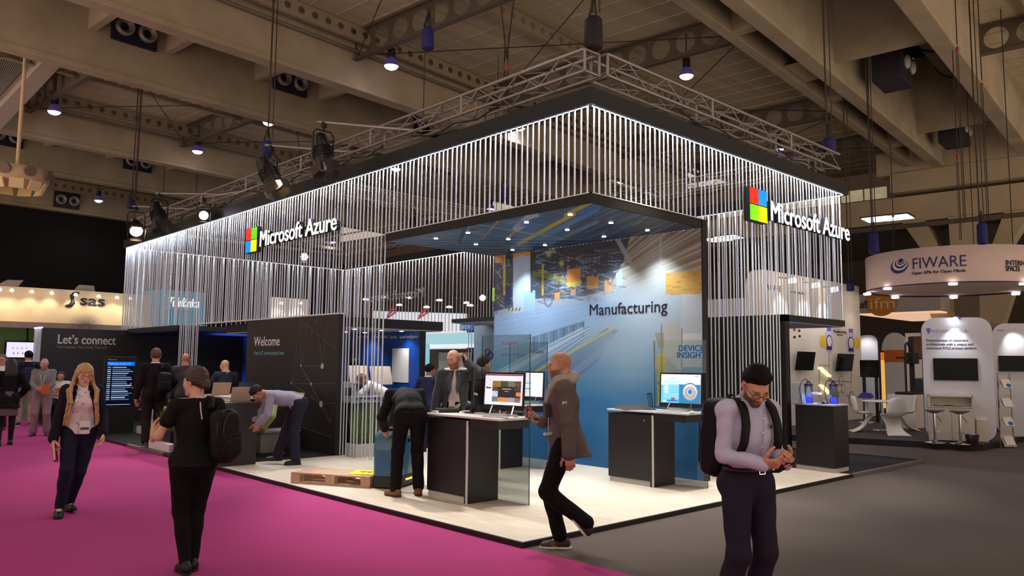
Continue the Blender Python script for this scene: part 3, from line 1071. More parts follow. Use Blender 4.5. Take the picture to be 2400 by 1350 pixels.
dl_m = M('downlight', (255, 252, 240), .3, emit=18, var=0)
for i, x in enumerate((2.52, 3.37, 4.22)):
    for j, y in enumerate((1.73, 2.57, 3.86, 4.66)):
        o = MB().cyl((x, y, 3.669), (x, y, 3.665), .032, n=14).build('downlight', dl_m, t)
        light('downlight_beam', 'SPOT', (x, y, 3.64), 110 if i == 2 else 46, (.92, .97, 1.0), size=.05, spot=95, blend=.8)

# factory print wall
t = thing('print_wall', 'tall wall with a printed car factory scene and the word manufacturing', 'wall panel', (CX1, FY0, ZP))
MB().box(CX1 + .004, CX1 + .10, FY0, CY1, ZP, 3.67).build('panel', char_l, t)
MB().box(CX1 - .004, CX1 + .11, FY0 - .012, FY0 + .012, ZP, 3.80).build('end_post', black_m, t)
P, u, v = art_grid((CX1, CY1, ZP), (0, -1, 0), (0, 0, 1), CY1 - FY0, 3.67 - ZP, 430, 350)
d_ = P.reshape(-1, 3) - CAM
z_ = d_ @ CF
X = (1200 + FPX * (d_ @ CR) / z_).reshape(u.shape)
Y = (675 - FPX * (d_ @ CU) / z_).reshape(u.shape)
A = Art(X, Y, (120, 150, 180))
ys = [520, 600, 700, 790, 860, 930, 1000, 1110]
cs = np.array([(120, 112, 104), (128, 128, 130), (150, 166, 188), (142, 164, 184), (96, 140, 174), (70, 126, 172), (50, 110, 162), (36, 92, 148)], float)
for k in range(3):
    A.C[..., k] = np.interp(Y, ys, cs[:, k])
ang = np.arctan2(Y - 742, X - 1290)
st_ = .5 + .5 * np.sin(ang * 190 + 1.5 * np.sin(ang * 47))
wgt = np.clip((X - 1380) / 70, 0, 1) * np.clip((720 - Y - .10 * (1650 - X)) / 50, 0, 1)
A.mix(wgt * .75, (112, 100, 88))
A.mix(wgt * st_ * .7, (186, 178, 164))
A.mix(wgt * (np.sin(ang * 61) > .75) * .5, (84, 70, 58))
A.mix(wgt * np.clip((Y - 610) / 60, 0, 1) * .6, (176, 166, 140))
# dark tangle of machinery
A.poly([(1246, 575), (1480, 540), (1462, 610), (1425, 680), (1340, 700), (1248, 700)], (44, 50, 66), .92)
A.poly([(1158, 590), (1202, 590), (1202, 720), (1158, 730)], (46, 52, 72), .95)
r_ = np.random.default_rng(5)
for k in range(330):
    x, y = r_.uniform(1248, 1440), r_.uniform(585, 735)
    if y > 700 - .0 * x and r_.random() < .4:
        continue
    L, s = r_.uniform(8, 46), r_.choice([-.12, -.3, .16, .35, -.05])
    c = [(150, 180, 215), (30, 36, 52), (96, 130, 180), (196, 206, 216), (40, 66, 120), (150, 140, 70)][r_.choice(6, p=[.22, .22, .2, .18, .13, .05])]
    A.line((x, y), (x + L, y + L * s), r_.uniform(.8, 2.6), c, r_.uniform(.5, .95))
for k in range(70):
    x, y = r_.uniform(1160, 1205), r_.uniform(595, 745)
    A.line((x, y), (x + r_.uniform(-14, 14), y + r_.uniform(-14, 14)), r_.uniform(.8, 2), [(150, 170, 190), (24, 28, 44), (176, 160, 60)][r_.integers(3)], .8)
for k in range(40):
    x = r_.uniform(1290, 1440)
    A.line((x, r_.uniform(560, 600)), (x + r_.uniform(-8, 8), r_.uniform(630, 700)), r_.uniform(1, 2.4), (52, 46, 44), .8)
A.line((1250, 640), (1345, 662), 12, (150, 150, 52), .55)
A.line((1272, 622), (1272, 690), 5, (196, 182, 44), .9)
A.line((1182, 600), (1182, 690), 5, (196, 172, 40))
A.line((1440, 548), (1475, 612), 11, (150, 150, 160), .9)
A.line((1470, 606), (1490, 628), 4, (150, 150, 160), .9)
A.line((1548, 560), (1548, 660), 6, (160, 160, 158), .8)
# pale machine column
A.poly([(1203, 588), (1242, 588), (1242, 790), (1203, 790)], (176, 200, 226))
A.poly([(1203, 585), (1242, 583), (1242, 602), (1222, 596), (1203, 606)], (226, 164, 38))
A.poly([(1228, 682), (1254, 680), (1254, 742), (1228, 744)], (150, 190, 226))
A.poly([(1184, 672), (1198, 668), (1198, 716), (1184, 717)], (26, 40, 82))
A.line((1246, 580), (1246, 684), 4, (40, 50, 66))
for (x0, y0, x1, y1) in ((1329, 628, 1361, 668), (1375, 645, 1403, 676), (1416, 655, 1436, 686), (1300, 684, 1312, 704), (1338, 676, 1350, 690), (1160, 598, 1178, 616)):
    A.poly([(x0, y0 + 3), (x1, y0), (x1, y1), (x0, y1)], (206, 138, 62))
A.poly([(1328, 662), (1364, 658), (1360, 670), (1330, 672)], (212, 192, 60))
A.poly([(1374, 668), (1400, 672), (1385, 678), (1374, 676)], (212, 192, 60))
A.poly([(1444, 640), (1458, 632), (1458, 670), (1445, 672)], (150, 176, 232))
for (x, y, rx, ry) in ((1396, 625, 6, 22), (1430, 640, 8, 26), (1285, 700, 9, 18), (1368, 640, 5, 20)):
    for t_ in np.linspace(0, PI, 14):
        A.blob((x + rx * math.cos(t_), y + ry * math.sin(t_)), 1.4, 2.6, (50, 46, 50), .8)
for (x, y) in ((1286, 596), (1316, 618), (1296, 582)):
    A.blob((x, y), 6, 7, (200, 196, 110), .9)
# haze and light beams
A.blob((1480, 735), 170, 75, (172, 190, 210), .9)
A.blob((1540, 640), 40, 90, (190, 204, 206), .6)
A.blob((1300, 760), 150, 40, (150, 186, 226), .6)
A.blob((1550, 700), 80, 60, (170, 190, 204), .65)
A.poly([(1160, 742), (1420, 700), (1440, 740), (1160, 810)], (142, 178, 222), .75)
for k in range(22):
    y = 745 + k * 3
    A.line((1160, y + 14), (1460, 700 + k * 2.2), r_.uniform(1, 4), [(170, 200, 232), (128, 164, 210)][k % 2], .4)
for k in range(8):
    A.line((1192 + k * 4, 728), (1195 + k * 4, 722), 2, (220, 200, 60) if k % 2 else (40, 40, 40))
# shelves, rails and lane of the conveyor
A.poly([(1246, 790), (1370, 752), (1370, 785), (1246, 830)], (92, 124, 156), .8)
for k in range(11):
    x = 1252 + k * 11.5
    A.line((x, 790 - k * 3.4), (x, 828 - k * 4), 2, [(54, 84, 124), (150, 176, 196)][k % 2], .9)
A.poly([(1160, 872), (1366, 766), (1372, 778), (1160, 906)], (186, 206, 226), .9)
for k in range(7):
    A.line((1160, 876 + k * 12), (1380, 766 + k * 3.4), 2, [(90, 122, 160), (206, 220, 234)][k % 2], .8)
A.poly([(1160, 960), (1160, 1040), (1400, 850), (1450, 772), (1420, 770)], (84, 100, 126), .6)
A.line((1160, 925), (1440, 768), 5, (216, 190, 56), .95)
A.line((1180, 1000), (1440, 800), 16, (140, 156, 180), .45)
A.blob((1440, 800), 70, 30, (150, 174, 196), .6)
for k in range(34):
    y = r_.uniform(850, 1100)
    x = r_.uniform(1290, 1540)
    A.blob((x, y), r_.uniform(30, 90), r_.uniform(4, 14), [(36, 92, 150), (104, 154, 190), (60, 116, 166)][r_.integers(3)], .25)
A.blob((1480, 840), 80, 70, (150, 178, 196), .7)
A.blob((1330, 830), 90, 40, (130, 160, 196), .35)
A.blob((1500, 1000), 120, 60, (70, 130, 176), .5)
# machines beside the lane
A.poly([(1560, 640), (1644, 634), (1644, 690), (1560, 690)], (198, 152, 66), .8)
for k in range(30):
    x, y = r_.uniform(1560, 1640), r_.uniform(640, 690)
    A.line((x, y), (x + r_.uniform(4, 14), y), 2, (160, 116, 44), .6)
A.poly([(1598, 690), (1646, 688), (1646, 860), (1590, 860)], (182, 190, 198), .85)
A.poly([(1552, 756), (1590, 754), (1600, 800), (1600, 975), (1566, 975)], (176, 178, 172), .95)
A.poly([(1540, 830), (1560, 826), (1560, 950), (1540, 950)], (200, 184, 66), .85)
A.line((1532, 800), (1540, 880), 5, (150, 150, 148))
A.line((1534, 892), (1560, 908), 6, (120, 140, 160))
A.line((1550, 760), (1552, 950), 3, (120, 124, 124))
A.line((1598, 770), (1598, 960), 2, (96, 110, 124))
for k in range(9):
    A.line((1535 + k * 2.5, 780), (1545 + k * 1.4, 815), 1.4, (136, 122, 84), .8)
A.poly([(1600, 782), (1644, 780), (1644, 796), (1600, 798)], (206, 210, 210), .9)
art_mesh('factory_print', P, A.C, M('factory print', (255, 255, 255), .45, attr='Col'), t)
text('lettering', 'Manufacturing', (CX1 - .004, 3.2, 2.475), (0, -1, 0), (0, 0, 1), .19, navyl, t, bold=.0015, width=1.535, depth=.004)

# welcome wall
WY0, WY1 = 6.92, 10.62
t = thing('welcome_wall', 'charcoal wall panel with welcome lettering and a pale network of dots and lines', 'wall panel', (FX0, WY0, ZP))
MB().box(FX0, FX0 + .13, WY0, WY1, ZP, 2.52).build('panel', char_l, t)
MB().box(FX0 - .01, FX0 + .14, WY0, 13.4, 2.52, 2.545).build('white_rail_trim', white_l, t)
xw = FX0 - .003
text('heading_lettering', 'Welcome', (xw, 10.26, 1.985), (0, -1, 0), (0, 0, 1), .20, lettw, t, width=1.13, bold=.001)
text('subtitle_lettering', 'Your IoT journey starts here', (xw, 10.25, 1.80), (0, -1, 0), (0, 0, 1), .085, M('pale teal lettering', (120, 176, 190), .5), t, width=1.33)
nod = [(8.234, 1.595, .022), (7.444, 1.594, .05), (8.593, 1.258, .02), (7.824, 1.262, .028), (7.444, .912, .055)]
mb = MB()
for y, z, r in nod:
    mb.cyl((xw + .003, y, z), (xw - .003, y, z), r, n=18)
mb.build('network_dot', M('network dot', (186, 206, 216), .5), t)
net = M('network line', (110, 112, 116), .6)
mb = MB()
pts = {i: V(xw, n[0], n[1]) for i, n in enumerate(nod)}
far = [(9.0, .9), (8.3, 2.45), (8.0, 2.45), (7.7, 2.45), (7.0, 1.9), (7.0, 1.3), (7.1, .6), (8.6, .5), (7.7, 2.2), (7.3, 2.4), (6.98, .95), (7.0, .35)]
E_ = [(0, 1), (0, 2), (2, 3), (1, 2), (0, 4), (3, 0), (2, 4)]
for a, b in E_:
    mb.cyl(pts[a], pts[b], .0045, n=4)
for a, b in ((0, 1), (0, 2), (0, 3), (2, 1), (1, 3), (2, 7), (4, 5), (4, 6), (3, 5), (1, 9), (4, 10), (2, 2)):
    mb.cyl(pts[a], V(xw, *far[b]), .004, n=4)
for a, b in ((1, 4), (3, 4), (8, 1), (10, 6), (11, 7)):
    mb.cyl(V(xw, *far[a]), V(xw, *far[b]), .003, n=4)
mb.build('network_thread', net, t)

# blue room behind the welcome wall
RY0 = 6.86
t = thing('room_canopy', 'black-edged white canopy of the blue room behind the welcome wall', 'canopy', (2.3, RY0, 2.25))
MB().box(FX0 + .13, 4.43, RY0, 12.0, 2.30, 2.475).build('slab', fr_m, t)
MB().box(FX0 + .15, 4.41, RY0 + .02, 11.98, 2.285, 2.30).build('soffit', whitep, t)
for x in (2.7, 3.3, 3.75):
    for y in (7.3, 8.6, 10.2):
        MB().cyl((x, y, 2.285), (x, y, 2.275), .035, n=12).build('downlight', dl_m, t)
        light('downlight_beam', 'SPOT', (x, y, 2.26), 26, (.95, .98, 1), size=.05, spot=120, blend=.8)
bluew = M('blue print', (0, 62, 150), .5, var=.04)
t = thing('blue_wall', 'saturated blue wall with a row of white topic words and a white panel', 'wall panel', (3.95, 6.95, ZP))
MB().box(3.95, 4.05, 6.95, 12.0, ZP, 2.285).build('panel', bluew, t)
MB().box(3.94, 4.06, 6.92, 6.96, ZP, 2.285).build('end_post', black_m, t)
for s, px, wd in (('Security', 913, 17), ('Spatial Intelligence', 936, 43), ('Platform Services', 872, 36), ('IoT Tools', 838, 22)):
    a = at(px, 793, 'x', 3.945)
    b = at(px + wd, 793, 'x', 3.945)
    text('lettering', s, a, (0, -1, 0), (0, 0, 1), .062, lettw, t, width=abs(b[1] - a[1]), depth=.004)
a, b = at(921, 817, 'x', 3.94), at(958, 897, 'x', 3.94)
MB().box(3.925, 3.949, b[1], a[1], b[2], a[2]).build('white_panel', whitep, t)
t = thing('blue_room_counter', 'dark counter with white edge and blue-lit top behind the cords', 'counter', (2.7, 7.0, ZP))
MB().box(2.62, 3.7, 7.25, 7.75, ZP, .93).build('cabinet', black_l, t)
MB().box(2.55, 3.8, 7.15, 7.8, .93, .96).build('worktop', white_l, t)
MB().box(2.5, 3.75, 7.05, 7.15, 1.03, 1.06).build('ledge', white_l, t)
MB().box(2.55, 2.6, 7.05, 7.15, .93, 1.03).box(3.65, 3.7, 7.05, 7.15, .93, 1.03).build('ledge_post', white_l, t)
beige = M('beige screen back', (196, 176, 158), .5)
for px, py, wd, hh, lb in ((840, 878, .46, .34, 'beige back of a tilted computer screen on the blue counter, beside the slanted demo unit'), (893, 880, .52, .36, 'beige back of a computer screen on the blue room counter, below the white panel')):
    p = at(px, py, 'y', 7.6)
    t = thing('computer_screen', lb, 'monitor', (p[0], p[1], .96))
    MB().obox(p, V(wd / 2, .03, 0), V(0, .015, 0), V(0, .05, hh / 2)).build('shell', beige, t, bevel=.01)
    MB().box(p[0] - .02, p[0] + .02, p[1] - .01, p[1] + .02, .965, p[2]).box(p[0] - .1, p[0] + .1, p[1] - .08, p[1] + .08, .96, .972).build('stand', alu, t)
p = at(815, 892, 'y', 7.4)
t = thing('demo_block', 'pale grey slanted demo unit on the blue room counter behind the cords', 'demo unit', (p[0], p[1], .96))
MB().hexa([(p[0] - .12, p[1], .96), (p[0] + .3, p[1], .96), (p[0] + .3, p[1] + .2, .96), (p[0] - .12, p[1] + .2, .96), (p[0] - .12, p[1], 1.3), (p[0] + .12, p[1], 1.3), (p[0] + .12, p[1] + .2, 1.3), (p[0] - .12, p[1] + .2, 1.3)]).build('case', M('pale grey plastic', (160, 168, 176), .4), t, bevel=.01)
MB().box(p[0] - .05, p[0] + .1, p[1] - .004, p[1], 1.05, 1.2).build('panel', black_m, t)

# further canopy edge and glowing pale wall beyond the factory print
t = thing('side_canopy', 'black canopy edge with pale underside beside the factory print wall', 'canopy', (5.6, 6.0, 2.6))
ya = 8.05
MB().box(5.6, 8.2, 4.2, ya, 2.55, 2.63).build('slab', fr_m, t)
MB().box(5.62, 8.2, 4.2, ya - .02, 2.535, 2.55).build('soffit', whitep, t)
t = thing('pale_side_wall', 'pale blue-white wall with a red and blue ring emblem behind the dark-haired man', 'wall panel', (6.6, 5.0, ZP))
a, b = at(1111, 800, 'x', 6.6), at(1165, 800, 'x', 6.6)
P, u, v = art_grid((6.6, a[1], ZP), (0, -1, 0), (0, 0, 1), a[1] - 4.2, 2.49, 60, 80)
A = Art(u, v, (176, 200, 214))
A.blob((.3, .55), .5, .25, (120, 170, 196), .6)
A.blob((.5, .2), .8, .2, (150, 150, 150), .4)
art_mesh('printed_panel', P, A.C, M('pale print', (255, 255, 255), .5, attr='Col'), t)
MB().box(6.61, 6.68, 4.2, a[1], ZP, 2.535).build('panel', whitep, t)
q = at(1143, 833, 'x', 6.59)
for dy, dz, m in ((-.09, 0, M('emblem blue', (40, 70, 150), .5)), (.0, .06, M('emblem red', (190, 40, 50), .5)), (.0, -.06, M('emblem blue', (40, 70, 150), .5))):
    MB().tube([q + V(0, dy + .08 * math.cos(a_), dz + .08 * math.sin(a_)) for a_ in np.linspace(0, 2 * PI, 20, endpoint=False)], .014, n=6, closed=True).build('emblem_ring', m, t)
light('downlight_beam', 'SPOT', (6.2, 6.2, 2.5), 60, (.85, .95, 1), to=(6.6, 6.2, 1.2), size=.05, spot=110, blend=.8)

# dark room at the far end, with screen wall
t = thing('dark_room_canopy', 'dark canopy with blue-lit underside over the room at the far end', 'canopy', (FX0, 14.6, 2.35))
MB().box(FX0, 6.5, 14.6, 18.4, 2.42, 2.545).build('slab', fr_m, t)
MB().box(FX0 + .05, 6.4, 14.65, 18.35, 2.40, 2.42).build('soffit', M('blue soffit', (30, 44, 110), .5), t)  # blue light on the underside also put into the soffit's colour
light('blue_wash_light', 'AREA', (4.6, 16.4, 2.1), 14, (.12, .22, 1.0), to=(4.6, 16.4, 3), size=1.6)
t = thing('screen_wall', 'black wall inside the dark room with a large dim navy screen', 'wall panel', (5.6, 10.6, ZP))
MB().box(5.6, 5.7, 10.7, 18.38, ZP, 2.40).build('panel', black_m, t)
a, b = at(503, 790, 'x', 5.59), at(578, 905, 'x', 5.59)
P, u, v = art_grid((5.585, a[1], b[2]), (0, -1, 0), (0, 0, 1), a[1] - b[1], a[2] - b[2], 40, 40)
A = Art(u, v, (3, 8, 24))
A.blob((.9, 1.0), .5, .3, (6, 30, 110), .8)
A.blob((.8, .0), .5, .3, (10, 50, 130), .9)
art_mesh('screen', P, A.C, M('dim screen', (255, 255, 255), .3, attr='Col', emit=1.0), t)
a, b = at(533, 851, 'x', 5.58), at(559, 847, 'x', 5.58)
text('screen_lettering', 'Microsoft Azure', (5.578, a[1], a[2]), (0, -1, 0), (0, 0, 1), .11, M('screen letters', (200, 200, 196), .5, emit=.6, var=0), t, width=abs(a[1] - b[1]))
for k, c in enumerate((RED, GRN, BLU, YEL)):
    s_ = .075
    MB().box(5.576, 5.58, a[1] + .3 - (k % 2) * s_ * 1.1 - s_, a[1] + .3 - (k % 2) * s_ * 1.1, a[2] - .02 + (k < 2) * s_ * 1.1, a[2] - .02 + (k < 2) * s_ * 1.1 + s_).build('logo_square', M('screen ' + c[0], c[1], .5, emit=.4, var=0), t)
light('blue_wash_light', 'AREA', (5.4, 12.6, .5), 10, (.1, .3, 1.0), to=(5.6, 11.6, 1.0), size=.8)
# let's connect wall
t = thing('lettered_wall', 'charcoal wall with large pale lettering beyond the timetable screen', 'wall panel', (0, 18.4, ZP))
MB().box(.03, 7, 18.4, 18.55, ZP, 2.50).build('panel', char_l, t)
text('heading_lettering', 'Let\u2019s connect', (.385, 18.395, 2.09), (1, 0, 0), (0, 0, 1), .255, M('pale lettering', (206, 202, 200), .5), t, width=1.44, bold=.006)
text('subtitle_lettering', 'Your business. Your world. Your IoT.', (.385, 18.395, 1.965), (1, 0, 0), (0, 0, 1), .085, M('dim lettering', (140, 138, 138), .5), t, width=1.25)
curtain('short white cords on the end of the wall with large pale lettering', row((.0, 18.42, 0), (.0, 19.1, 0), .1, 2.5, .06))
MB().box(-.02, .03, 18.4, 19.15, 2.49, 2.52).build('led_end_trim', led_m, t)

# small room on the grey carpet side
t = thing('side_room_wall', 'black wall behind the full-length cords, ending in a black post', 'wall panel', (6.96, FY0, ZP))
MB().box(6.90, 7.0, 1.10, 3.2, ZP, 2.50).build('panel', black_l, t)
MB().box(6.95, 7.09, FY0 - .03, FY0 + .10, ZP, 2.53).build('post', black_m, t)
t = thing('side_room_canopy', 'black canopy beam with pale blue underside over the demo pedestal with water tubes', 'canopy', (6.96, FY0, 2.42))
MB().box(6.95, 9.22, FY0 - .03, 3.2, 2.42, 2.53).build('slab', fr_m, t)
MB().box(7.02, 9.2, FY0, 3.18, 2.405, 2.42).build('soffit', M('pale blue soffit', (150, 168, 190), .5), t)
MB().cyl((7.6, 1.6, 2.405), (7.6, 1.6, 2.397), .035, n=12).build('downlight', dl_m, t)
light('downlight_beam', 'SPOT', (7.6, 1.6, 2.38), 24, (.95, .98, 1), size=.05, spot=120, blend=.8)
# ================================================================== furniture and exhibits on the stand
def screen_art(kind, w, h, nx=130, ny=90):
    u, v = np.meshgrid(np.linspace(0, 1, nx), np.linspace(0, 1, ny))
    A = Art(u, v, (226, 222, 238))
    R = lambda x0, y0, x1, y1, c, a=1.: A.poly([(x0, y0), (x1, y0), (x1, y1), (x0, y1)], c, a)
    if kind == 'photos':
        R(0, .955, 1, 1, (130, 16, 40))
        R(.0, .0, 1, .07, (236, 232, 240))
        R(.2, .1, .96, .78, (34, 28, 30))
        for (x0, y0, x1, y1, c) in ((.2, .58, .42, .78, (128, 104, 34)), (.42, .6, .62, .78, (56, 66, 48)), (.62, .6, .8, .78, (92, 104, 80)), (.8, .62, .96, .78, (84, 62, 36)), (.2, .24, .35, .44, (186, 196, 214)), (.2, .1, .35, .26, (92, 112, 122)), (.35, .1, .6, .24, (196, 132, 58)),
                                    (.6, .1, .8, .24, (150, 144, 150)), (.8, .1, .96, .24, (110, 98, 90)), (.83, .3, .96, .42, (232, 120, 24)), (.2, .44, .33, .58, (70, 64, 50)), (.78, .46, .96, .6, (56, 52, 66))):
            R(x0, y0, x1, y1, c)
        r = np.random.default_rng(2)
        for k in range(60):
            x, y = r.uniform(.2, .95), r.uniform(.11, .76)
            if .36 < x < .8 and .26 < y < .58:
                continue
            R(x, y, x + .02, y + .02, tuple(r.integers(20, 220, 3)), .7)
        R(.46, .5, .7, .53, (150, 144, 140)); R(.53, .43, .63, .46, (150, 144, 140)); R(.4, .33, .76, .335, (150, 140, 110))
        for k in range(5):
            R(.04 + .07 * (k % 2), .85 - .07 * k, .07 + .07 * (k % 2), .88 - .07 * k, (130, 130, 160))
        R(.03, .52, .17, .57, (40, 44, 52))
    elif kind == 'lists':
        for k, c in enumerate(((206, 232, 180), (30, 150, 196), (206, 232, 180), (40, 160, 200), (190, 220, 190))):
            R(.1, .66 - k * .12, .58, .70 - k * .12, c)
        R(0, .9, 1, .92, (214, 214, 222))
    else:
        R(0, 0, 1, .62, (86, 176, 226)); R(.05, .14, .5, .82, (150, 206, 236), .6); R(.46, .0, 1, .66, (44, 110, 150), .9)
        R(0, .84, 1, 1, (232, 228, 240)); R(.2, .86, .4, .875, (60, 60, 90)); R(.86, .92, .96, .96, (140, 170, 220))
        A.disc((.74, .4), .2, .32, (60, 130, 170)); A.disc((.74, .4), .17, .27, (206, 206, 212)); A.disc((.74, .36), .15, .22, (168, 150, 150)); A.disc((.74, .4), .07, .11, (200, 210, 220)); A.disc((.74, .4), .055, .09, (30, 120, 190))
        for k in range(4):
            R(.08, .62 - k * .09, .18, .68 - k * .09, (230, 240, 246))
            R(.2, .64 - k * .09, .46, .65 - k * .09, (90, 160, 206))
        R(.26, .1, .36, .18, (150, 70, 120)); R(.06, .04, .14, .1, (235, 240, 245)); R(.16, .06, .44, .09, (40, 90, 120))
    return A.C


screen_m = M('lit screen', (255, 255, 255), .25, attr='Col', emit=.85)


def monitor(lb, c, n, w, h, kind, foot=None, tilt=0.):
    """all-in-one screen on two slim chrome legs; c centre of the glass, n facing direction, foot = height of the desk"""
    c, n = V(c), nrm(V(n))
    ux = nrm(np.cross((0, 0, 1), n))
    uz = nrm(np.cross(n, ux))
    t = thing('computer_monitor', lb, 'monitor', (c[0], c[1], foot))
    MB().prism([(-w / 2, -h / 2 - .015), (w / 2, -h / 2 - .015), (w / 2, h / 2), (-w / 2, h / 2)], c - n * .018, ux, uz, .016).build('bezel', black_m, t, bevel=.003)
    b = .022
    P, u, v = art_grid(c - ux * (w / 2 - b) - uz * (h / 2 - b - .02) + n * .001, ux, uz, w - 2 * b, h - 2 * b - .02, 130, 90)
    art_mesh('screen', P, screen_art(kind, w, h), screen_m, t)
    chrome = M('chrome', (210, 212, 216), .12, 1.0, var=0)
    q = V(c[0], c[1], foot)
    for s in (-1, 1):
        MB().bar(c - n * .02 + ux * s * .16 - uz * h * .35, q + ux * s * .17 + n * .05 + V(0, 0, .03), .018, .008, up=n).build('leg', chrome, t)
    MB().obox(q - n * .0 + V(0, 0, .018), ux * .13, n * .11, V(0, 0, .017)).build('base', M('silver base', (196, 198, 200), .3, .6, var=0), t, bevel=.006)
    return t


def desk(lb, x0, y0, lock=False, cab=.80, glass_top=2.02, logo=None):
    t = thing('demo_desk', lb, 'desk', (x0, y0, ZP))
    MB().box(x0, x0 + .48, y0, y0 + .06, ZP, 1.0).build('end_panel', black_l, t)
    MB().box(x0 - .014, x0, y0 - .004, y0 + .02, ZP, 1.0).build('white_edge_trim', white_l, t)
    MB().box(x0 + .02, x0 + .48, y0 + .065, y0 + cab, ZP + .07, 1.0).build('cabinet', black_l, t, bevel=.003)
    MB().box(x0 + .03, x0 + .47, y0 + .08, y0 + cab - .02, ZP, ZP + .07).build('plinth', whitep, t)
    MB().box(x0 + .01, x0 + .50, y0 - .50, y0 - .0, .93, 1.03).build('apron', black_l, t)
    MB().box(x0 - .014, x0 + .56, y0 - .55, y0 + cab, 1.03, 1.055).build('worktop', white_l, t, bevel=.003)
    MB().box(x0 + .505, x0 + .515, y0 - .50, y0 + .35, ZP, glass_top).build('glass_panel', glass_m, t)
    mb = MB()
    for y in (y0 - .502, y0 + .352):
        mb.box(x0 + .504, x0 + .516, y - .002, y + .002, ZP, glass_top)
    mb.build('glass_edge_trim', M('glass edge', (26, 52, 54), .2, var=0), t)
    if lock:
        MB().cyl((x0 + .02, y0 + .16, .92), (x0 + .005, y0 + .16, .92), .018, n=12).build('lock', M('chrome', (210, 212, 216), .12, 1.0, var=0), t)
    return t


D1 = (.85, 1.80)
D2 = (3.55, 1.15)
D0 = (3.2, 3.80)
t1 = desk('black demo desk with white top bearing a wide screen with a photo grid', *D1)
t2 = desk('black demo desk with a round lock and a jacket lying on it', *D2, lock=True)
t0 = desk('black demo desk at the back of the printed wall, behind the photo-grid screen', *D0)
redl = M('red lettering', (170, 40, 44), .5, var=0)
blul = M('mid blue lettering', (0, 92, 160), .5, var=0)
gx = D1[0] + .503
text('glass_lettering', 'TOYOTA', at(1176, 809, 'x', gx), (0, -1, 0), (0, 0, 1), .042, redl, t1, width=.27, depth=.001)
text('glass_lettering', 'MATERIAL HANDLING', at(1174, 834, 'x', gx), (0, -1, 0), (0, 0, 1), .032, M('dark grey lettering', (70, 74, 84), .5, var=0), t1, width=.42, depth=.001)
MB().bar(at(1176, 817, 'x', gx), at(1230, 818, 'x', gx), .004).build('glass_rule_stripe', M('red brown rule', (130, 84, 84), .5), t1)
gx0 = D0[0] + .503
text('glass_lettering', 'TechData', at(1240, 828, 'x', gx0), (0, -1, 0), (0, 0, 1), .06, navyl, t0, width=.33, depth=.001)
gx2 = D2[0] + .503
a, b = at(1590, 823, 'x', gx2), at(1648, 823, 'x', gx2)
text('glass_lettering', 'DEVICE', a, (0, -1, 0), (0, 0, 1), .085, blul, t2, width=abs(a[1] - b[1]), depth=.001, bold=.004)
a, b = at(1586, 839, 'x', gx2), at(1648, 839, 'x', gx2)
text('glass_lettering', 'INSIGHT', a, (0, -1, 0), (0, 0, 1), .085, blul, t2, width=abs(a[1] - b[1]) * 1.06, depth=.001, bold=.004)

m1 = at(1180, 915, 'x', 1.12)
monitor('screen showing a grid of small photos on the front black demo desk', (1.12, m1[1], m1[2]), (-1, -.12, .06), .62, .42, 'photos', 1.055)
m2 = at(1595, 913, 'x', 3.83)
monitor('screen showing a blue dashboard with a round dial on the jacket desk', (3.83, m2[1], m2[2]), (-1, -.1, .06), .64, .45, 'dial', 1.055)
m0 = at(1246, 903, 'x', 3.52)
monitor('pale list screen on the back desk, half hidden behind the photo-grid screen', (3.52, m0[1] + .06, m0[2]), (-1, -.05, .05), .62, .43, 'lists', 1.055)

alum_l = M('pale aluminium', (186, 188, 188), .35, .5, var=0)
for lb, x, y, in (('thin pale keyboard lying on the front demo desk below the photo-grid screen', .98, m1[1] - .05), ('thin pale keyboard lying under the dashboard screen with a round dial', 3.66, m2[1] + .02)):
    t = thing('keyboard', lb, 'keyboard', (x, y, 1.055))
    MB().hexa([(x - .06, y - .2, 1.055), (x + .06, y - .2, 1.055), (x + .06, y + .2, 1.055), (x - .06, y + .2, 1.055), (x - .06, y - .2, 1.062), (x + .06, y - .2, 1.072), (x + .06, y + .2, 1.072), (x - .06, y + .2, 1.062)]).build('case', alum_l, t)
    mb = MB()
    for i in range(5):
        for j in range(15):
            xx, yy = x - .05 + i * .021, y - .19 + j * .0255
            z = 1.0625 + (xx - x + .06) / .12 * .01
            mb.box(xx, xx + .017, yy, yy + .021, z, z + .004)
    mb.build('key', M('white key', (214, 214, 212), .5), t)
for lb, x, y in (('white mouse beside the pale keyboard on the front demo desk', .95, m1[1] - .32), ('white mouse beside the keyboard under the round-dial dashboard', 3.64, m2[1] - .30)):
    t = thing('computer_mouse', lb, 'mouse', (x, y, 1.055))
    MB().lathe([(.0, .026), (.016, .024), (.028, .014), (.032, .0), (0, 0)], (0, 0, 0), n=16).build('shell', white_l, t, world=False).scale = (1.6, .95, 1)
    MB().box(-.02, -.012, -.003, .003, .0, .026).build('wheel', alum_l, t, world=False)
p = (1.26, m1[1] - .28, 1.055)
t = thing('drinks_can', 'squat dark red cup with pens and white lettering beside the photo-grid screen', 'cup', p)
MB().lathe([(0, 0), (.035, 0), (.038, .005), (.038, .11), (.034, .115), (.034, .02), (0, .02)], p, n=20).build('wall', M('dark red print', (120, 16, 44), .4), t)
text('lettering', 'SIEVE', V(p) + V(-.04, .0, .02), (0, 0, 1), (0, 1, 0), .014, lettw, t, width=.07, depth=.002)
for k in range(5):
    MB().cyl(V(p) + V(.01 * math.cos(k), .012 * math.sin(k * 2), .02), V(p) + V(.03 * math.cos(k * 1.3), .025 * math.sin(k * 2), .14), .004, n=6).build('pen', M('dark pen', (40, 20, 30), .4), t)
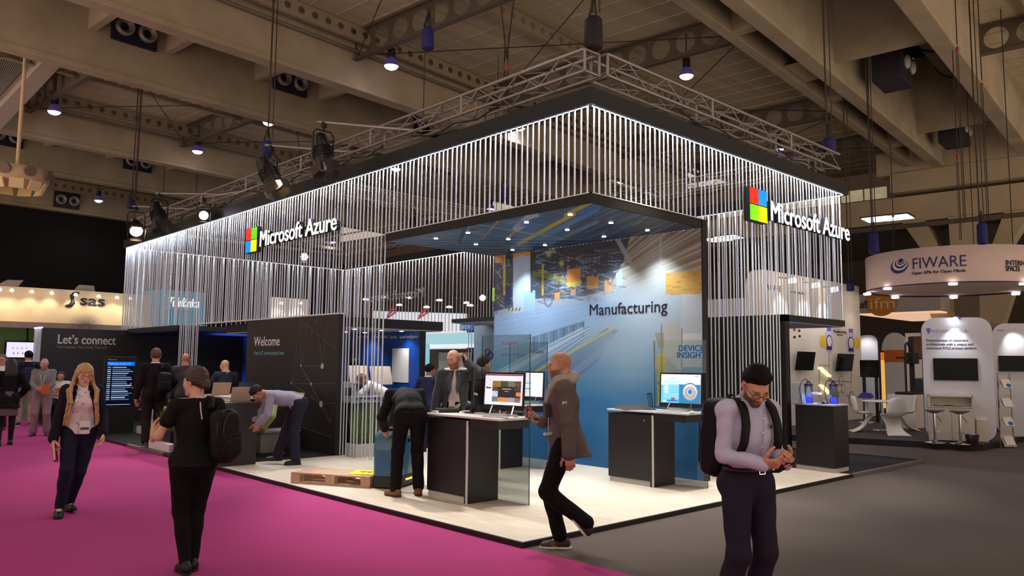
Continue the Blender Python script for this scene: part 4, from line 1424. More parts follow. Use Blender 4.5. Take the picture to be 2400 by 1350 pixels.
# things on the cabinet of the front desk
t = thing('tool_tray', 'dark ribbed tool roll lying between white blocks on the front desk cabinet', 'tool roll', (1.0, 2.42, 1.055))
MB().cyl((.92, 2.52, 1.085), (1.2, 2.40, 1.085), .03, n=12).build('roll', M('ribbed rubber', (36, 40, 42), .7, bump=.4, scale=60), t)
MB().box(.86, .91, 2.44, 2.52, 1.055, 1.085).box(1.22, 1.32, 2.30, 2.38, 1.055, 1.08).build('end_block', white_l, t)
t = thing('camera_arm', 'curved gooseneck camera on a white foot behind the photo-grid screen', 'camera', (1.22, 2.2, 1.055))
MB().tube([(1.26, 2.12, 1.06), (1.25, 2.12, 1.14), (1.28, 2.12, 1.22), (1.24, 2.12, 1.29)], .006, n=6).build('gooseneck', black_m, t)
MB().box(1.2, 1.32, 2.06, 2.16, 1.055, 1.07).build('foot', white_l, t)
MB().cyl((1.255, 2.12, 1.285), (1.20, 2.12, 1.30), .015, n=10).build('head', white_l, t)
p = V(1.16, 2.02, 1.055)
t = thing('computer_monitor', 'slim black screen seen from its edge behind the man on the phone', 'monitor', tuple(p))
MB().obox(p + V(.08, .17, .32), V(-.0095, .0085, 0), V(.115, .125, 0), V(0, 0, .25)).build('shell', black_m, t, bevel=.004)
MB().box(p[0] + .02, p[0] + .14, p[1] + .09, p[1] + .25, 1.055, 1.07).box(p[0] + .06, p[0] + .1, p[1] + .15, p[1] + .19, 1.07, 1.14).build('stand', black_m, t)


# jacket on the second desk, handheld scanner
def draped(name, lb, cat, c, sx, sy, h, mat, seed, n=34, rz=0.):
    rr = np.random.default_rng(seed)
    ph = rr.uniform(0, 6, 8)
    u, v = np.meshgrid(np.linspace(-1, 1, n), np.linspace(-1, 1, n))
    r = np.hypot(u, v)
    ang = np.arctan2(v, u)
    edge = .82 + .1 * np.sin(3 * ang + ph[0]) + .06 * np.sin(5 * ang + ph[1])
    s = np.minimum(1, edge / np.maximum(r, 1e-3)) * np.minimum(r, 1) ** .0
    x, y = u * np.where(r > edge, edge / np.maximum(r, 1e-6), 1), v * np.where(r > edge, edge / np.maximum(r, 1e-6), 1)
    q = np.clip(1 - (np.hypot(x, y) / edge) ** 3, 0, 1)
    z = q * (h * (.55 + .28 * np.sin(4 * x + ph[2]) * np.cos(5 * y + ph[3]) + .22 * np.sin(9 * x + 3 * y + ph[4])))
    P = np.stack([x * sx, y * sy, np.maximum(z, 0) + .003], -1)
    cz, sz = math.cos(rz), math.sin(rz)
    P = np.stack([P[..., 0] * cz - P[..., 1] * sz, P[..., 0] * sz + P[..., 1] * cz, P[..., 2]], -1) + V(c)
    idx = np.arange(n * n).reshape(n, n)
    f = np.stack([idx[:-1, :-1], idx[:-1, 1:], idx[1:, 1:], idx[1:, :-1]], -1).reshape(-1, 4)
    B = P.copy()
    B[..., 2] = c[2]
    mb = MB()
    mb.add(P.reshape(-1, 3), [tuple(q) for q in f], True)
    mb.add(B.reshape(-1, 3), [tuple(q[::-1]) for q in f], True)
    o = mb.build(name, mat)
    tag(o, lb, cat)
    return o


draped('folded_jacket', 'dark grey jacket laid flat on the white top of the desk with a round lock', 'jacket', (3.74, 1.62, 1.055), .24, .40, .075, M('dark grey cloth', (64, 60, 64), .95, bump=.3, scale=40), 4)
p = at(1524, 955, 'x', 3.9)
t = thing('handheld_terminal', 'dark blue handheld terminal standing upright on the desk behind the laid jacket', 'handheld', (p[0], p[1], 1.055))
MB().obox((p[0], p[1], 1.17), V(.012, 0, .0), V(0, .035, -.006), V(0, .02, .115)).build('body', M('navy plastic', (34, 52, 78), .35), t, bevel=.008)
MB().obox((p[0] - .013, p[1], 1.18), V(.001, 0, 0), V(0, .026, -.004), V(0, .014, .08)).build('screen', M('dull screen', (80, 110, 140), .2), t)

# logistics robot and pallet
rc = V(1.0, 3.48)
blue_r = M('glossy teal blue shell', (58, 112, 142), .18, coat=.6, var=.03)
t = thing('transport_robot', 'glossy teal blue wheeled transport robot under the bending man in black', 'robot', (rc[0], rc[1], ZP))
dx, dy = V(.62, -.42), V(.56, .83)
dx = nrm(V(.883, .469))
dy = V(-dx[1], dx[0])


def rring(hw, hd, z, r=.09, n=6, sh=(0, 0)):
    out = []
    for cx, cy, a0 in ((hw - r, hd - r, 0), (-hw + r, hd - r, PI / 2), (-hw + r, -hd + r, PI), (hw - r, -hd + r, 1.5 * PI)):
        for k in range(n + 1):
            a = a0 + PI / 2 * k / n
            out.append((cx + r * math.cos(a) + sh[0], cy + r * math.sin(a) + sh[1], z))
    return out


def loft(mb, rings, c, ax, ay, cap=True):
    k = len(rings[0])
    vs = [V(c[0], c[1], 0) + V(ax[0], ax[1], 0) * p[0] + V(ay[0], ay[1], 0) * p[1] + V(0, 0, p[2]) for r in rings for p in r]
    fs = [(i * k + j, i * k + (j + 1) % k, (i + 1) * k + (j + 1) % k, (i + 1) * k + j) for i in range(len(rings) - 1) for j in range(k)]
    mb.add(vs, fs, True)
    if cap:
        mb.add(vs[:k], [tuple(range(k))[::-1]])
        mb.add(vs[-k:], [tuple(range(k))])
    return mb


loft(MB(), [rring(.31, .19, ZP + z, r=.09) for z in (.02, .10, .155)], rc, dx, dy).build('base', M('dark grey chassis', (40, 34, 36), .5), t)
loft(MB(), [rring(.305, .185, ZP + z, r=.09) for z in (.16, .45, .62)] + [rring(.29, .172, ZP + .69, r=.09), rring(.255, .145, ZP + .735, r=.09)], rc, dx, dy).build('shell', blue_r, t)
c3 = V(rc[0], rc[1], 0)
D3, E3 = V(dx[0], dx[1], 0), V(dy[0], dy[1], 0)
loft(MB(), [rring(.22, .115, ZP + .736, r=.06), rring(.23, .12, ZP + .765, r=.06)], rc, dx, dy).build('top_rim', M('black gloss', (18, 18, 22), .2), t)
MB().obox(c3 + D3 * .05 - E3 * .190 + V(0, 0, ZP + .10), D3 * .1, E3 * .006, V(0, 0, .012)).build('orange_light', M('orange strip', (255, 176, 60), .4, emit=2.0, var=0), t)
MB().obox(c3 + D3 * .12 - E3 * .178 + V(0, 0, ZP + .60), D3 * .13, E3 * .012, V(0, 0, .02)).build('black_band', M('black gloss', (18, 18, 22), .2), t)
MB().obox(c3 + D3 * .15 - E3 * .190 + V(0, 0, ZP + .60), D3 * .05, E3 * .004, V(0, 0, .011)).build('status_light', M('white strip', (255, 240, 215), .4, emit=2.5, var=0), t)
for i in (-1, 1):
    MB().cyl(c3 + D3 * .2 * i - E3 * .1 + V(0, 0, ZP + .045), c3 + D3 * .2 * i - E3 * .15 + V(0, 0, ZP + .045), .045, n=16).build('wheel', black_m, t)

pw = M('pale pine', (206, 170, 146), .75, var=.15, scale=3, stretch=(1, 8, 1))
pa, pb = V(.07, 4.56, ZP), V(.635, 3.5, ZP)
pu = nrm(pb - pa)
pv = V(-pu[1], pu[0], 0)
t = thing('wooden_pallet', 'pale pine pallet lying beside the teal blue robot', 'pallet', tuple(pa))
L_, W_ = 1.19, .56
for k in range(5):
    y = .045 + k * .118
    MB().obox(pa + pu * L_ / 2 + pv * y + V(0, 0, .133), pu * L_ / 2, pv * .045, V(0, 0, .011)).build('top_board', pw, t, bevel=.003)
for x in (.07, .6, 1.13):
    MB().obox(pa + pu * x + pv * .28 + V(0, 0, .111), pu * .07, pv * .28, V(0, 0, .011)).build('cross_board', pw, t)
for y in (.05, .28, .51):
    MB().obox(pa + pu * L_ / 2 + pv * y + V(0, 0, .011), pu * L_ / 2, pv * .05, V(0, 0, .011)).build('bottom_board', pw, t)
    for x in (.07, .6, 1.13):
        MB().obox(pa + pu * x + pv * y + V(0, 0, .061), pu * .07, pv * .05, V(0, 0, .039)).build('block', pw, t)
s0 = pa + pu * .95 + pv * .30 + V(0, 0, .148)
t = thing('floor_sign', 'bright yellow sheet sign with dark print lying on the pallet end', 'sign', tuple(s0))
MB().obox(s0, pu * .17 + pv * .04, pv * .2 - pu * .05, V(0, 0, .003)).build('sheet', M('safety yellow', (236, 204, 22), .5), t)
for k in range(4):
    q = s0 + pu * (-.08 + .05 * k) + pv * (.06 - .02 * (k % 2)) + V(0, 0, .0045)
    MB().obox(q, pu * .012, pv * (.05 if k % 2 else .025), V(0, 0, .001)).build('print_stripe', black_m, t)

# reception: counters, laptops, stool, white box, planters, timetable screen
t = thing('reception_counter', 'long charcoal reception counter at the aisle edge behind the woman in black', 'counter', (.02, 6.66, ZP))
MB().box(.02, .56, 6.66, 8.7, ZP, 1.0).build('body', char_l, t)
MB().box(.02, .56, 6.66, 8.7, 1.0, 1.02).build('top', M('charcoal top', (60, 54, 54), .4), t)
MB().box(.5, .56, 6.7, 8.6, .9, 1.0).build('ledge', black_l, t)
t = thing('rear_counter', 'black counter with a bright white top behind the reception counter', 'counter', (.9, 8.4, ZP))
MB().box(.82, 1.45, 8.2, 9.3, ZP, 1.0).build('body', black_l, t)
MB().box(.76, 1.5, 8.1, 9.4, 1.0, 1.04).build('top', white_l, t)
for k, (px, py, z0, lb, col, yy) in enumerate(((562, 922, 1.02, 'beige laptop with its back to us standing on the reception counter', (204, 176, 154), 7.0), (516, 908, 1.04, 'tan laptop on the white rear counter in front of the bald man', (196, 164, 134), 9.0), (575, 914, 1.04, 'dark blue laptop with a shiny lid beside the bending man', (76, 92, 116), 9.2))):
    p = at(px, py + 12, 'y', yy)
    t = thing('laptop', lb, 'laptop', (p[0], p[1], z0))
    m_ = M('laptop ' + str(k), col, .35, var=.02)
    MB().obox((p[0], p[1] + .1, z0 + .009), V(.17, 0, 0), V(0, .115, 0), V(0, 0, .009)).build('keyboard_base', m_, t, bevel=.003)
    MB().obox((p[0], p[1] - .055, z0 + .125), V(.17, 0, 0), V(0, .004, .001), V(0, -.035, .108)).build('lid', m_, t, bevel=.003)
t = thing('bar_stool', 'tall stool with pale wooden legs and white seat behind the bending man in grey', 'stool', (.80, 7.75, ZP))
MB().lathe([(0, .75), (.17, .75), (.19, .77), (.18, .80), (0, .80)], (.80, 7.75, ZP), n=20).build('seat', M('cream seat', (236, 216, 196), .5), t)
for a in range(4):
    d_ = V(math.cos(a * PI / 2 + .5), math.sin(a * PI / 2 + .5), 0)
    MB().cyl(V(.80, 7.75, ZP + .75) + d_ * .1, V(.80, 7.75, ZP) + d_ * .2, .016, n=8).build('leg', M('ash wood', (220, 180, 140), .5), t)
MB().tube([V(.80, 7.75, ZP + .3) + .165 * V(math.cos(a), math.sin(a), 0) for a in np.linspace(0, 2 * PI, 20, endpoint=False)], .008, n=6, closed=True).build('footrest', M('chrome', (210, 212, 216), .12, 1.0, var=0), t)
t = thing('storage_bench', 'low white box bench in front of the charcoal welcome wall', 'bench', (1.6, 8.0, ZP))
MB().box(1.28, 2.0, 8.0, 8.48, ZP, .40).build('body', M('off white board', (206, 200, 192), .5), t)
MB().box(1.25, 2.03, 7.97, 8.51, .40, .43).build('lid', white_l, t)
t = thing('sofa_block', 'white marbled low block behind the man in the dark suit', 'bench', (.9, 13.2, ZP))
MB().box(.98, 1.8, 12.7, 13.3, ZP, .62).build('body', M('white marble', (232, 226, 218), .4, var=.05, scale=2), t)
MB().box(.9, 1.9, 12.62, 13.35, ZP, .2).build('step', white_l, t)
t = thing('flower_arrangement', 'purple and orange flowers behind the tall timetable screen', 'flowers', (1.0, 13.6, .62))
fl = [M('purple petals', (150, 70, 150), .6), M('orange petals', (220, 120, 50), .6), M('pink petals', (220, 110, 150), .6)]
r_ = np.random.default_rng(9)
for k, m_ in enumerate(fl):
    mb = MB()
    for i in range(26):
        c = V(.92 + r_.normal(0, .08), 13.5 + r_.normal(0, .08), .84 + r_.normal(0, .15))
        mb.ell(c, (.03, .03, .02), n=6, m=4)
    mb.build('blossom', m_, t)
mb = MB()
for i in range(24):
    mb.cyl((.93, 13.5, .62), (.92 + r_.normal(0, .08), 13.5 + r_.normal(0, .08), .95 + r_.normal(0, .08)), .005, n=4)
mb.build('stem', M('leaf green', (60, 90, 40), .7), t)


def planter(lb, c, sx, sy, h, gh, n, mat_box, seed):
    t = thing('grass_planter', lb, 'planter', tuple(c))
    c = V(c)
    mb = MB()
    mb.box(c[0] - sx, c[0] + sx, c[1] - sy, c[1] + sy, c[2], c[2] + h)
    mb.build('box', mat_box, t, bevel=.006)
    MB().box(c[0] - sx + .02, c[0] + sx - .02, c[1] - sy + .02, c[1] + sy - .02, c[2] + h, c[2] + h + .004).build('soil', M('soil', (40, 30, 24), 1), t)
    rr = np.random.default_rng(seed)
    mb = MB()
    for k in range(n):
        p = c + V(rr.uniform(-sx, sx) * .9, rr.uniform(-sy, sy) * .9, h)
        a = rr.uniform(0, 2 * PI)
        lean = rr.uniform(.02, .2)
        hh = gh * rr.uniform(.6, 1.05)
        dv = V(math.cos(a), math.sin(a), 0)
        sd = V(-dv[1], dv[0], 0) * .006
        q1, q2 = p + dv * lean * .4 + V(0, 0, hh * .6), p + dv * lean + V(0, 0, hh)
        mb.add([p - sd, p + sd, q1 + sd * .8, q1 - sd * .8, q2], [(0, 1, 2, 3), (3, 2, 4)], True)
    o = mb.build('grass', M('long grass', (96, 122, 50), .7, var=.35, scale=9), t)
    o['kind'] = 'stuff'
    return t


planter('white planter box with tall green grass standing behind the floor-length cords', (2.62, 6.6, ZP), .36, .16, .22, .72, 420, M('off white board', (206, 200, 192), .5), 1)
planter('dark planter with green grass beside the legs of the man in the dark suit', (.30, 9.6, ZP), .14, .34, .34, .45, 260, black_l, 2)
t = thing('floor_box', 'low white box on the edge of the stand beside the woman with a backpack', 'box', (.1, 9.3, ZP))
MB().box(.03, .16, 8.92, 9.95, ZP + .012, .2).build('body', white_l, t, bevel=.004)
MB().box(.03, .16, 8.92, 9.95, ZP + .0, ZP + .012).build('foot', alu, t)

ky = 13.4
t = thing('timetable_screen', 'tall black floor-standing screen listing a blue timetable', 'display totem', (.55, ky, ZP))
MB().box(.19, .86, ky, ky + .12, ZP, 1.74).build('housing', black_m, t, bevel=.008)
MB().box(.15, .9, ky - .05, ky + .2, ZP, ZP + .02).build('foot', M('dark steel', (60, 56, 56), .4, .5), t)
P, u, v = art_grid((.235, ky - .003, .66), (1, 0, 0), (0, 0, 1), .57, 1.0, 90, 130)
A = Art(u, v, (4, 8, 26))
A.poly([(0, .88), (1, .88), (1, .965), (0, .965)], (0, 110, 220))
for k in range(17):
    y = .83 - k * .044
    A.poly([(.02, y), (.14, y), (.14, y + .018), (.02, y + .018)], (150, 190, 230), .9)
    A.poly([(.2, y), (.2 + .5 + .25 * math.sin(k * 2.3) ** 2, y), (.2 + .5 + .25 * math.sin(k * 2.3) ** 2, y + .02), (.2, y + .02)], (90, 150, 210) if k % 3 else (200, 215, 235), .85)
A.poly([(.06, .02), (.9, .02), (.9, .03), (.06, .03)], (200, 210, 225))
art_mesh('screen', P, A.C, screen_m, t)
text('lettering', 'Wednesday, October 17th', (.26, ky - .005, 1.565), (1, 0, 0), (0, 0, 1), .035, M('screen letters', (200, 200, 196), .5, emit=.6, var=0), t, width=.46, depth=.001)
text('lettering', 'Microsoft', (.25, ky - .006, 1.66), (1, 0, 0), (0, 0, 1), .028, lettw, t, width=.16, depth=.001)

# pedestal with two water tubes on the grey carpet side
t = thing('demo_pedestal', 'black pedestal with white plinth standing under the small side canopy', 'pedestal', (7.1, .5, ZP))
pd = [(6.86, .19), (7.39, .20), (7.45, .9), (6.95, .86)]
MB().prism(pd, (0, 0, ZP + .07), (1, 0, 0), (0, 1, 0), .95).build('body', black_l, t)
MB().prism([(a + .01 * (1 if a < 7 else -1), b + .01) for a, b in pd], (0, 0, ZP), (1, 0, 0), (0, 1, 0), .07).build('plinth', whitep, t)
MB().prism([(6.85, .18), (7.4, .19), (7.46, .92), (6.94, .9)], (0, 0, 1.067), (1, 0, 0), (0, 1, 0), .02).build('top', M('blue-lit top', (190, 205, 240), .3), t)
blueglow = M('blue lit water', (40, 70, 255), .2, emit=1.1, var=0)
light('blue_exhibit_light', 'POINT', (7.2, .5, 1.2), 3.0, (.2, .3, 1), size=.05)
clear = M('clear plastic', (225, 230, 250), .05, trans=.9, ior=1.2, var=0)
for k, (x, y, hw, lb) in enumerate(((7.10, .70, .10, 'clear water tube half lit blue, hose arching to it, further from the pedestal corner'), (7.25, .36, .30, 'clear water tube with bright blue foot near the pedestal corner'))):
    t = thing('water_tube', lb, 'water tube', (x, y, 1.087))
    MB().lathe([(.0, 0), (.062, 0), (.065, .005), (.065, .30), (.06, .30), (.06, .01), (0, .01)], (x, y, 1.087), n=20).build('tube_wall', clear, t)
    MB().lathe([(0, .012), (.058, .012), (.058, .075), (0, .075)], (x, y, 1.087), n=18).build('blue_water', blueglow, t)
    MB().lathe([(0, .30), (.07, .30), (.07, .312), (.03, .32), (.03, .345), (.02, .36), (0, .36)], (x, y, 1.087), n=16).build('lid', M('indigo plastic', (30, 30, 80), .4), t)
    a = V(x, y, 1.44)
    MB().tube([a, a + V(-.08, 0, .04), a + V(-.2, .02, .0), a + V(-.26, .03, -.12), a + V(-.24, .0, -.35)], .006, n=6).build('hose', black_m, t)
t = thing('circuit_board', 'small circuit board with white bottle valve between the two water tubes', 'electronics', (7.1, .45, 1.087))
MB().box(7.02, 7.18, .40, .52, 1.087, 1.095).build('board', M('board green', (30, 70, 60), .5), t)
for x, m_ in ((7.04, black_m), (7.09, white_l), (7.14, redl)):
    MB().box(x, x + .03, .42, .46, 1.095, 1.125).build('component', m_, t)
MB().cyl((7.04, .62, 1.25), (7.2, .54, 1.25), .02, n=10).build('valve', white_l, t)
t = thing('demo_block', 'pale blue-grey slanted demo unit beside the black post on the pedestal', 'demo unit', (6.95, .78, 1.087))
MB().hexa([(6.88, .70, 1.087), (7.02, .70, 1.087), (7.02, .88, 1.087), (6.88, .88, 1.087), (6.88, .72, 1.42), (6.96, .72, 1.42), (6.96, .88, 1.42), (6.88, .88, 1.42)]).build('case', M('pale grey plastic', (160, 168, 176), .4), t, bevel=.006)
# ================================================================== neighbouring stands
white_w = M('white wall panel', (222, 214, 206), .6, var=.02)
fplat = M('dark stand carpet', (62, 56, 56), .95, var=.12, scale=14)
spot_on = M('spot glow', (255, 240, 220), .3, emit=14, var=0)
spot_w = M('cold spot glow', (245, 248, 255), .3, emit=14, var=0)
tv_m = M('switched-off screen', (7, 5, 8), .25, var=0, spec=.2)
violet_ink = M('violet ink', (42, 34, 92), .5, var=0)
dkink = M('dark ink', (30, 26, 40), .5, var=0)
PZ = .13
mb = MB()
mb.prism([(12.95, -.08), (26, -.08), (26, 12), (11.0, 12), (11.0, 6.2), (12.23, 2.29)], (0, 0, 0), (1, 0, 0), (0, 1, 0), PZ)
mb.build('neighbour_stand_floor', fplat, kind='structure')
mb = MB()
for a, b in (((12.95, -.08), (12.23, 2.29)), ((12.23, 2.29), (11.0, 6.2)), ((12.95, -.08), (26, -.08))):
    mb.bar(V(*a, PZ / 2), V(*b, PZ / 2), .03, PZ + .004)
mb.build('trim_4', edge_m, kind='structure')

# round hanging banner
pc = at(2234, 677, 'z', 3.9)
dep = (pc - CAM) @ CF
rr_ = 186 / FPX * dep
t = thing('round_banner', 'large round white hanging banner with swirl emblem and dark lettering', 'hanging banner', tuple(pc))
MB().lathe([(rr_, 3.86 - pc[2]), (rr_, 4.83 - pc[2]), (rr_ - .03, 4.83 - pc[2]), (rr_ - .03, 3.9 - pc[2])], pc, n=64).build('cloth_band', M('warm white cloth', (214, 190, 182), .8, var=.03), t)
MB().lathe([(0, 3.9 - pc[2]), (rr_ - .12, 3.9 - pc[2])], pc, n=64).build('soffit_cloth', M('warm white cloth', (214, 190, 182), .8, var=.03), t)
MB().lathe([(rr_ - .12, 3.89 - pc[2]), (rr_ + .01, 3.855 - pc[2]), (rr_ + .012, 3.885 - pc[2])], pc, n=64).build('dark_rim', violet_ink, t)
base_a = math.atan2(CAM[1] - pc[1], CAM[0] - pc[0])
for k in range(8):
    a = base_a + .0 + 2 * PI * (k + .0) / 8
    q = pc + V(math.cos(a) * (rr_ - .02), math.sin(a) * (rr_ - .02), 3.85 - pc[2])
    MB().lathe([(0, -.05), (.1, -.045), (.11, 0), (0, 0)], q, n=14).build('rim_lamp', spot_on, t)
    light('banner_lamp', 'SPOT', tuple(q - V(0, 0, .07)), 30, (1, .88, .75), size=.08, spot=120, blend=.8)


def curved_text(name, s, px0, px1, pytop, pybase, mat, parent, r=None, bold=0., c=None):
    """lettering wrapped on the round banner; px range and height from where it reads on the cloth"""
    c = pc if c is None else c
    R_ = (rr_ if r is None else r) + .006
    def hit(px, py):
        d = ray(px, py)
        o = CAM - c
        A_, B_, C_ = d[0] ** 2 + d[1] ** 2, o[0] * d[0] + o[1] * d[1], o[0] ** 2 + o[1] ** 2 - R_ ** 2
        D_ = B_ * B_ - A_ * C_
        tt = (-B_ - math.sqrt(max(D_, 0))) / A_
        return CAM + d * tt
    a, b, tp = hit(px0, pybase), hit(px1, pybase), hit(px0, pytop)
    t0, t1 = math.atan2(a[1] - c[1], a[0] - c[0]), math.atan2(b[1] - c[1], b[0] - c[0])
    if t1 < t0:
        t1 += 2 * PI
    o = text(name, s, (0, 0, 0), (1, 0, 0), (0, 1, 0), abs(tp[2] - a[2]), mat, None, depth=.004, bold=bold, width=(t1 - t0) * R_)
    me = o.data
    n = len(me.vertices)
    P = np.zeros(n * 3)
    me.vertices.foreach_get('co', P)
    P = P.reshape(-1, 3)
    th_ = t0 + P[:, 0] / R_
    Q = np.stack([c[0] + (R_ + P[:, 2]) * np.cos(th_), c[1] + (R_ + P[:, 2]) * np.sin(th_), a[2] + P[:, 1]], 1)
    me.vertices.foreach_set('co', Q.ravel())
    me.update()
    o.parent = parent
    o.matrix_parent_inverse = BASE[parent.name].inverted()
    return o, hit


_, hit = curved_text('lettering', 'FIWARE', 2137, 2263, 604, 631, violet_ink, t)
curved_text('lettering', 'Open APIs for Open Minds', 2137, 2263, 637, 644, M('dark red-violet ink', (60, 30, 50), .5, var=0), t, bold=.004)
curved_text('lettering', 'INTERNATIONAL', 2357, 2440, 609, 621, dkink, t, bold=.006)
curved_text('lettering', 'SPACES', 2357, 2390, 622, 635, dkink, t, bold=.006)
for k, (cx, cy, rx, ry, m_) in enumerate(((2108, 623, 20, 18, violet_ink), (2110, 619, 17, 15, white_w), (2111, 617, 13.5, 12.5, violet_ink), (2112, 614.5, 11, 10, white_w), (2112, 613, 8.5, 8, violet_ink), (2112, 611.5, 7, 6.5, white_w), (2112, 611, 5.8, 5.6, violet_ink))):
    q0 = [hit(cx + rx * math.cos(a) + ry * .25 * math.sin(-a), cy + ry * math.sin(a)) for a in np.linspace(0, 2 * PI, 28, endpoint=False)]
    out = [V(pc[0], pc[1], 0) * V(1, 1, 0) + (q - V(pc[0], pc[1], 0)) * V(1 + .0012 * (k + 1), 1 + .0012 * (k + 1), 1) for q in q0]
    MB().add(out, [tuple(range(28))[::-1]]).build('emblem_ring', m_, t)
mb = MB()
for a in (0, 2.1, 4.2):
    q = pc + V(math.cos(a) * rr_ * .9, math.sin(a) * rr_ * .9, 4.83 - pc[2])
    MB().cyl(q, V(q[0], q[1], 11.2), .012, n=5).build('suspension_cable', rope_m, t)

# tall white wall behind, with device drawings, two screens and spot lamps
wy = 4.8
t = thing('tall_white_wall', 'tall white wall with round device drawings and three bright wall spots', 'wall panel', (12.8, wy, PZ))
cr = [(12.75, 0), (18.98, 0), (18.98, 4.02), (13.2, 4.02)] + [(13.2 - .45 * math.sin(a), 3.57 + .45 * math.cos(a)) for a in np.linspace(0, PI / 2, 8)]
MB().prism(cr, (0, wy, PZ), (1, 0, 0), (0, 0, 1), -.25).build('panel', white_w, t)
for px, py in ((1856, 653), (1911, 664), (1955, 674)):
    q = at(px, py, 'y', wy - .35)
    MB().cyl(q, q + V(0, -.02, -.10), .10, .12, n=14).build('wall_spot', spot_on, t)
    MB().bar((q[0], wy, q[2] + .05), q, .03).build('spot_arm', alu, t)
    light('wall_spot_light', 'SPOT', tuple(q + V(0, -.03, -.14)), 75, (1, .97, .92), to=(q[0], wy + .1, q[2] - 1.5), size=.06, spot=80, blend=.9)
for s, p0, p1, h_ in (('FIWARE', (1795, 676), (1830, 684), 12), ('OPEN APIS FOR OPEN MINDS', (1850, 685), (1886, 691), 5), ('Manufacturing', (1953, 777), (1984, 782), 8), ('Add value', (1962, 784), (1976, 787), 4)):
    a, b = at(*p0, 'y', wy - .01), at(*p1, 'y', wy - .01)
    text('lettering', s, (a[0], wy - .005, b[2]), (1, 0, 0), (0, 0, 1), h_ / 78., dkink, t, width=b[0] - a[0], depth=.004)
lil = M('lilac print', (196, 190, 226), .6)
yel_p = M('yellow print', (236, 190, 50), .6)


def wall_disc(px, py, rx, ry, m_, k=1):
    q = at(px, py, 'y', wy)
    sc = abs(at(px + 10, py, 'y', wy)[0] - q[0]) / 10
    sz = abs(at(px, py - 10, 'y', wy)[2] - q[2]) / 10
    y = wy - .003 * k
    MB().add([(q[0] + rx * sc * math.cos(a), y, q[2] + ry * sz * math.sin(a)) for a in np.linspace(0, 2 * PI, 28, endpoint=False)], [tuple(range(28))]).build('print_disc', m_, t)


for (cx, cy) in ((1943, 800), (1994, 804)):
    wall_disc(cx, cy, 12, 28, lil, 1)
    wall_disc(cx + (-15 if cx < 1960 else 14), cy, 7, 14, yel_p, 2)
    wall_disc(cx, cy, 7, 15, violet_ink, 3)
    wall_disc(cx, cy, 5.5, 12, white_w, 4)
    q0, q1 = at(cx - 5, cy - 34, 'y', wy), at(cx + 5, cy - 24, 'y', wy)
    MB().box(q0[0], q1[0], wy - .006, wy - .001, q1[2], q0[2]).build('print_badge', M('violet badge', (110, 100, 190), .5), t)
    q0, q1 = at(cx - 6, cy + 12, 'y', wy), at(cx + 6, cy + 20, 'y', wy)
    MB().box(q0[0], q1[0], wy - .012, wy - .001, q1[2], q0[2]).build('print_badge', violet_ink, t)
for (cx, cy, rx, ry) in ((1971, 892, 5, 11), (1967, 911, 5, 11), (1976, 911, 5, 11), (1996, 934, 7, 17)):
    wall_disc(cx, cy, rx, ry, dkink, 1)
    wall_disc(cx, cy, rx * .85, ry * .9, white_w, 2)
for (x0, y0, x1, y1) in ((1943, 820, 1943, 892), (1943, 892, 1995, 894), (1995, 894, 1995, 824), (1920, 855, 1920, 930), (1920, 855, 1942, 856), (1984, 925, 1990, 930), (1961, 920, 1967, 930)):
    MB().bar(at(x0, y0, 'y', wy - .004), at(x1, y1, 'y', wy - .004), .02).build('print_line_stripe', M('grey print', (150, 140, 136), .6), t)
for px, py, s_ in ((1862, 773, 'red'), (1873, 775, 'b'), (1862, 790, 'k'), (1874, 788, 'k')):
    wall_disc(px, py, 3, 3, redl if s_ == 'red' else violet_ink if s_ == 'b' else dkink, 1)
for (x0, y0, x1, y1, lb) in ((1864, 825, 1902, 868, 'small black wall screen beside the black post, above the demo pedestal'), (1959, 830, 1993, 870, 'small black tilted wall screen between the round device drawings')):
    a, b = at(x0, y1, 'y', wy - .12), at(x1, y0, 'y', wy - .12)
    t2 = thing('wall_screen', lb, 'screen', ((a[0] + b[0]) / 2, wy, a[2]))
    MB().hexa([(a[0], wy - .16, a[2]), (b[0], wy - .16, a[2]), (b[0], wy - .10, a[2]), (a[0], wy - .10, a[2]), (a[0] + .05, wy - .22, b[2]), (b[0] + .05, wy - .22, b[2]), (b[0] + .05, wy - .16, b[2]), (a[0] + .05, wy - .16, b[2])]).build('case', tv_m, t2, bevel=.01)
    MB().box((a[0] + b[0]) / 2 - .1, (a[0] + b[0]) / 2 + .1, wy - .12, wy, (a[2] + b[2]) / 2 - .1, (a[2] + b[2]) / 2 + .1).build('bracket', black_m, t2)
for k, (x0, y0) in enumerate(((1921, 862), (1923, 903))):
    q = at(x0 + 10, y0 + 10, 'y', wy - .1)
    t2 = thing('wall_lamp_bar', 'tilted warm light bar on the white wall, ' + ('upper' if k == 0 else 'lower') + ' of the two above the water tubes', 'light bar', tuple(q))
    MB().bar(at(x0, y0, 'y', wy - .05), at(x0 + 22, y0 + 20, 'y', wy - .05), .14, .04).build('bar', M('warm bar', (255, 230, 180), .4, emit=1.2, var=0), t2)
# lower white wall beyond
t = thing('low_white_wall', 'white wall band seen through the cords beyond the black room wall', 'wall panel', (16, 8, 0))
a, b = at(1640, 704, 'x', 14), at(1772, 696, 'x', 14)
MB().box(14, 14.1, b[1] - .3, a[1], 2.0, a[2]).build('panel', M('lilac-white panel', (206, 198, 204), .6), t)

# rounded white panel with screen, cabinet, stools, bucket
A0, B0 = V(13.2, 1.054, PZ), V(13.75, -.162, PZ)


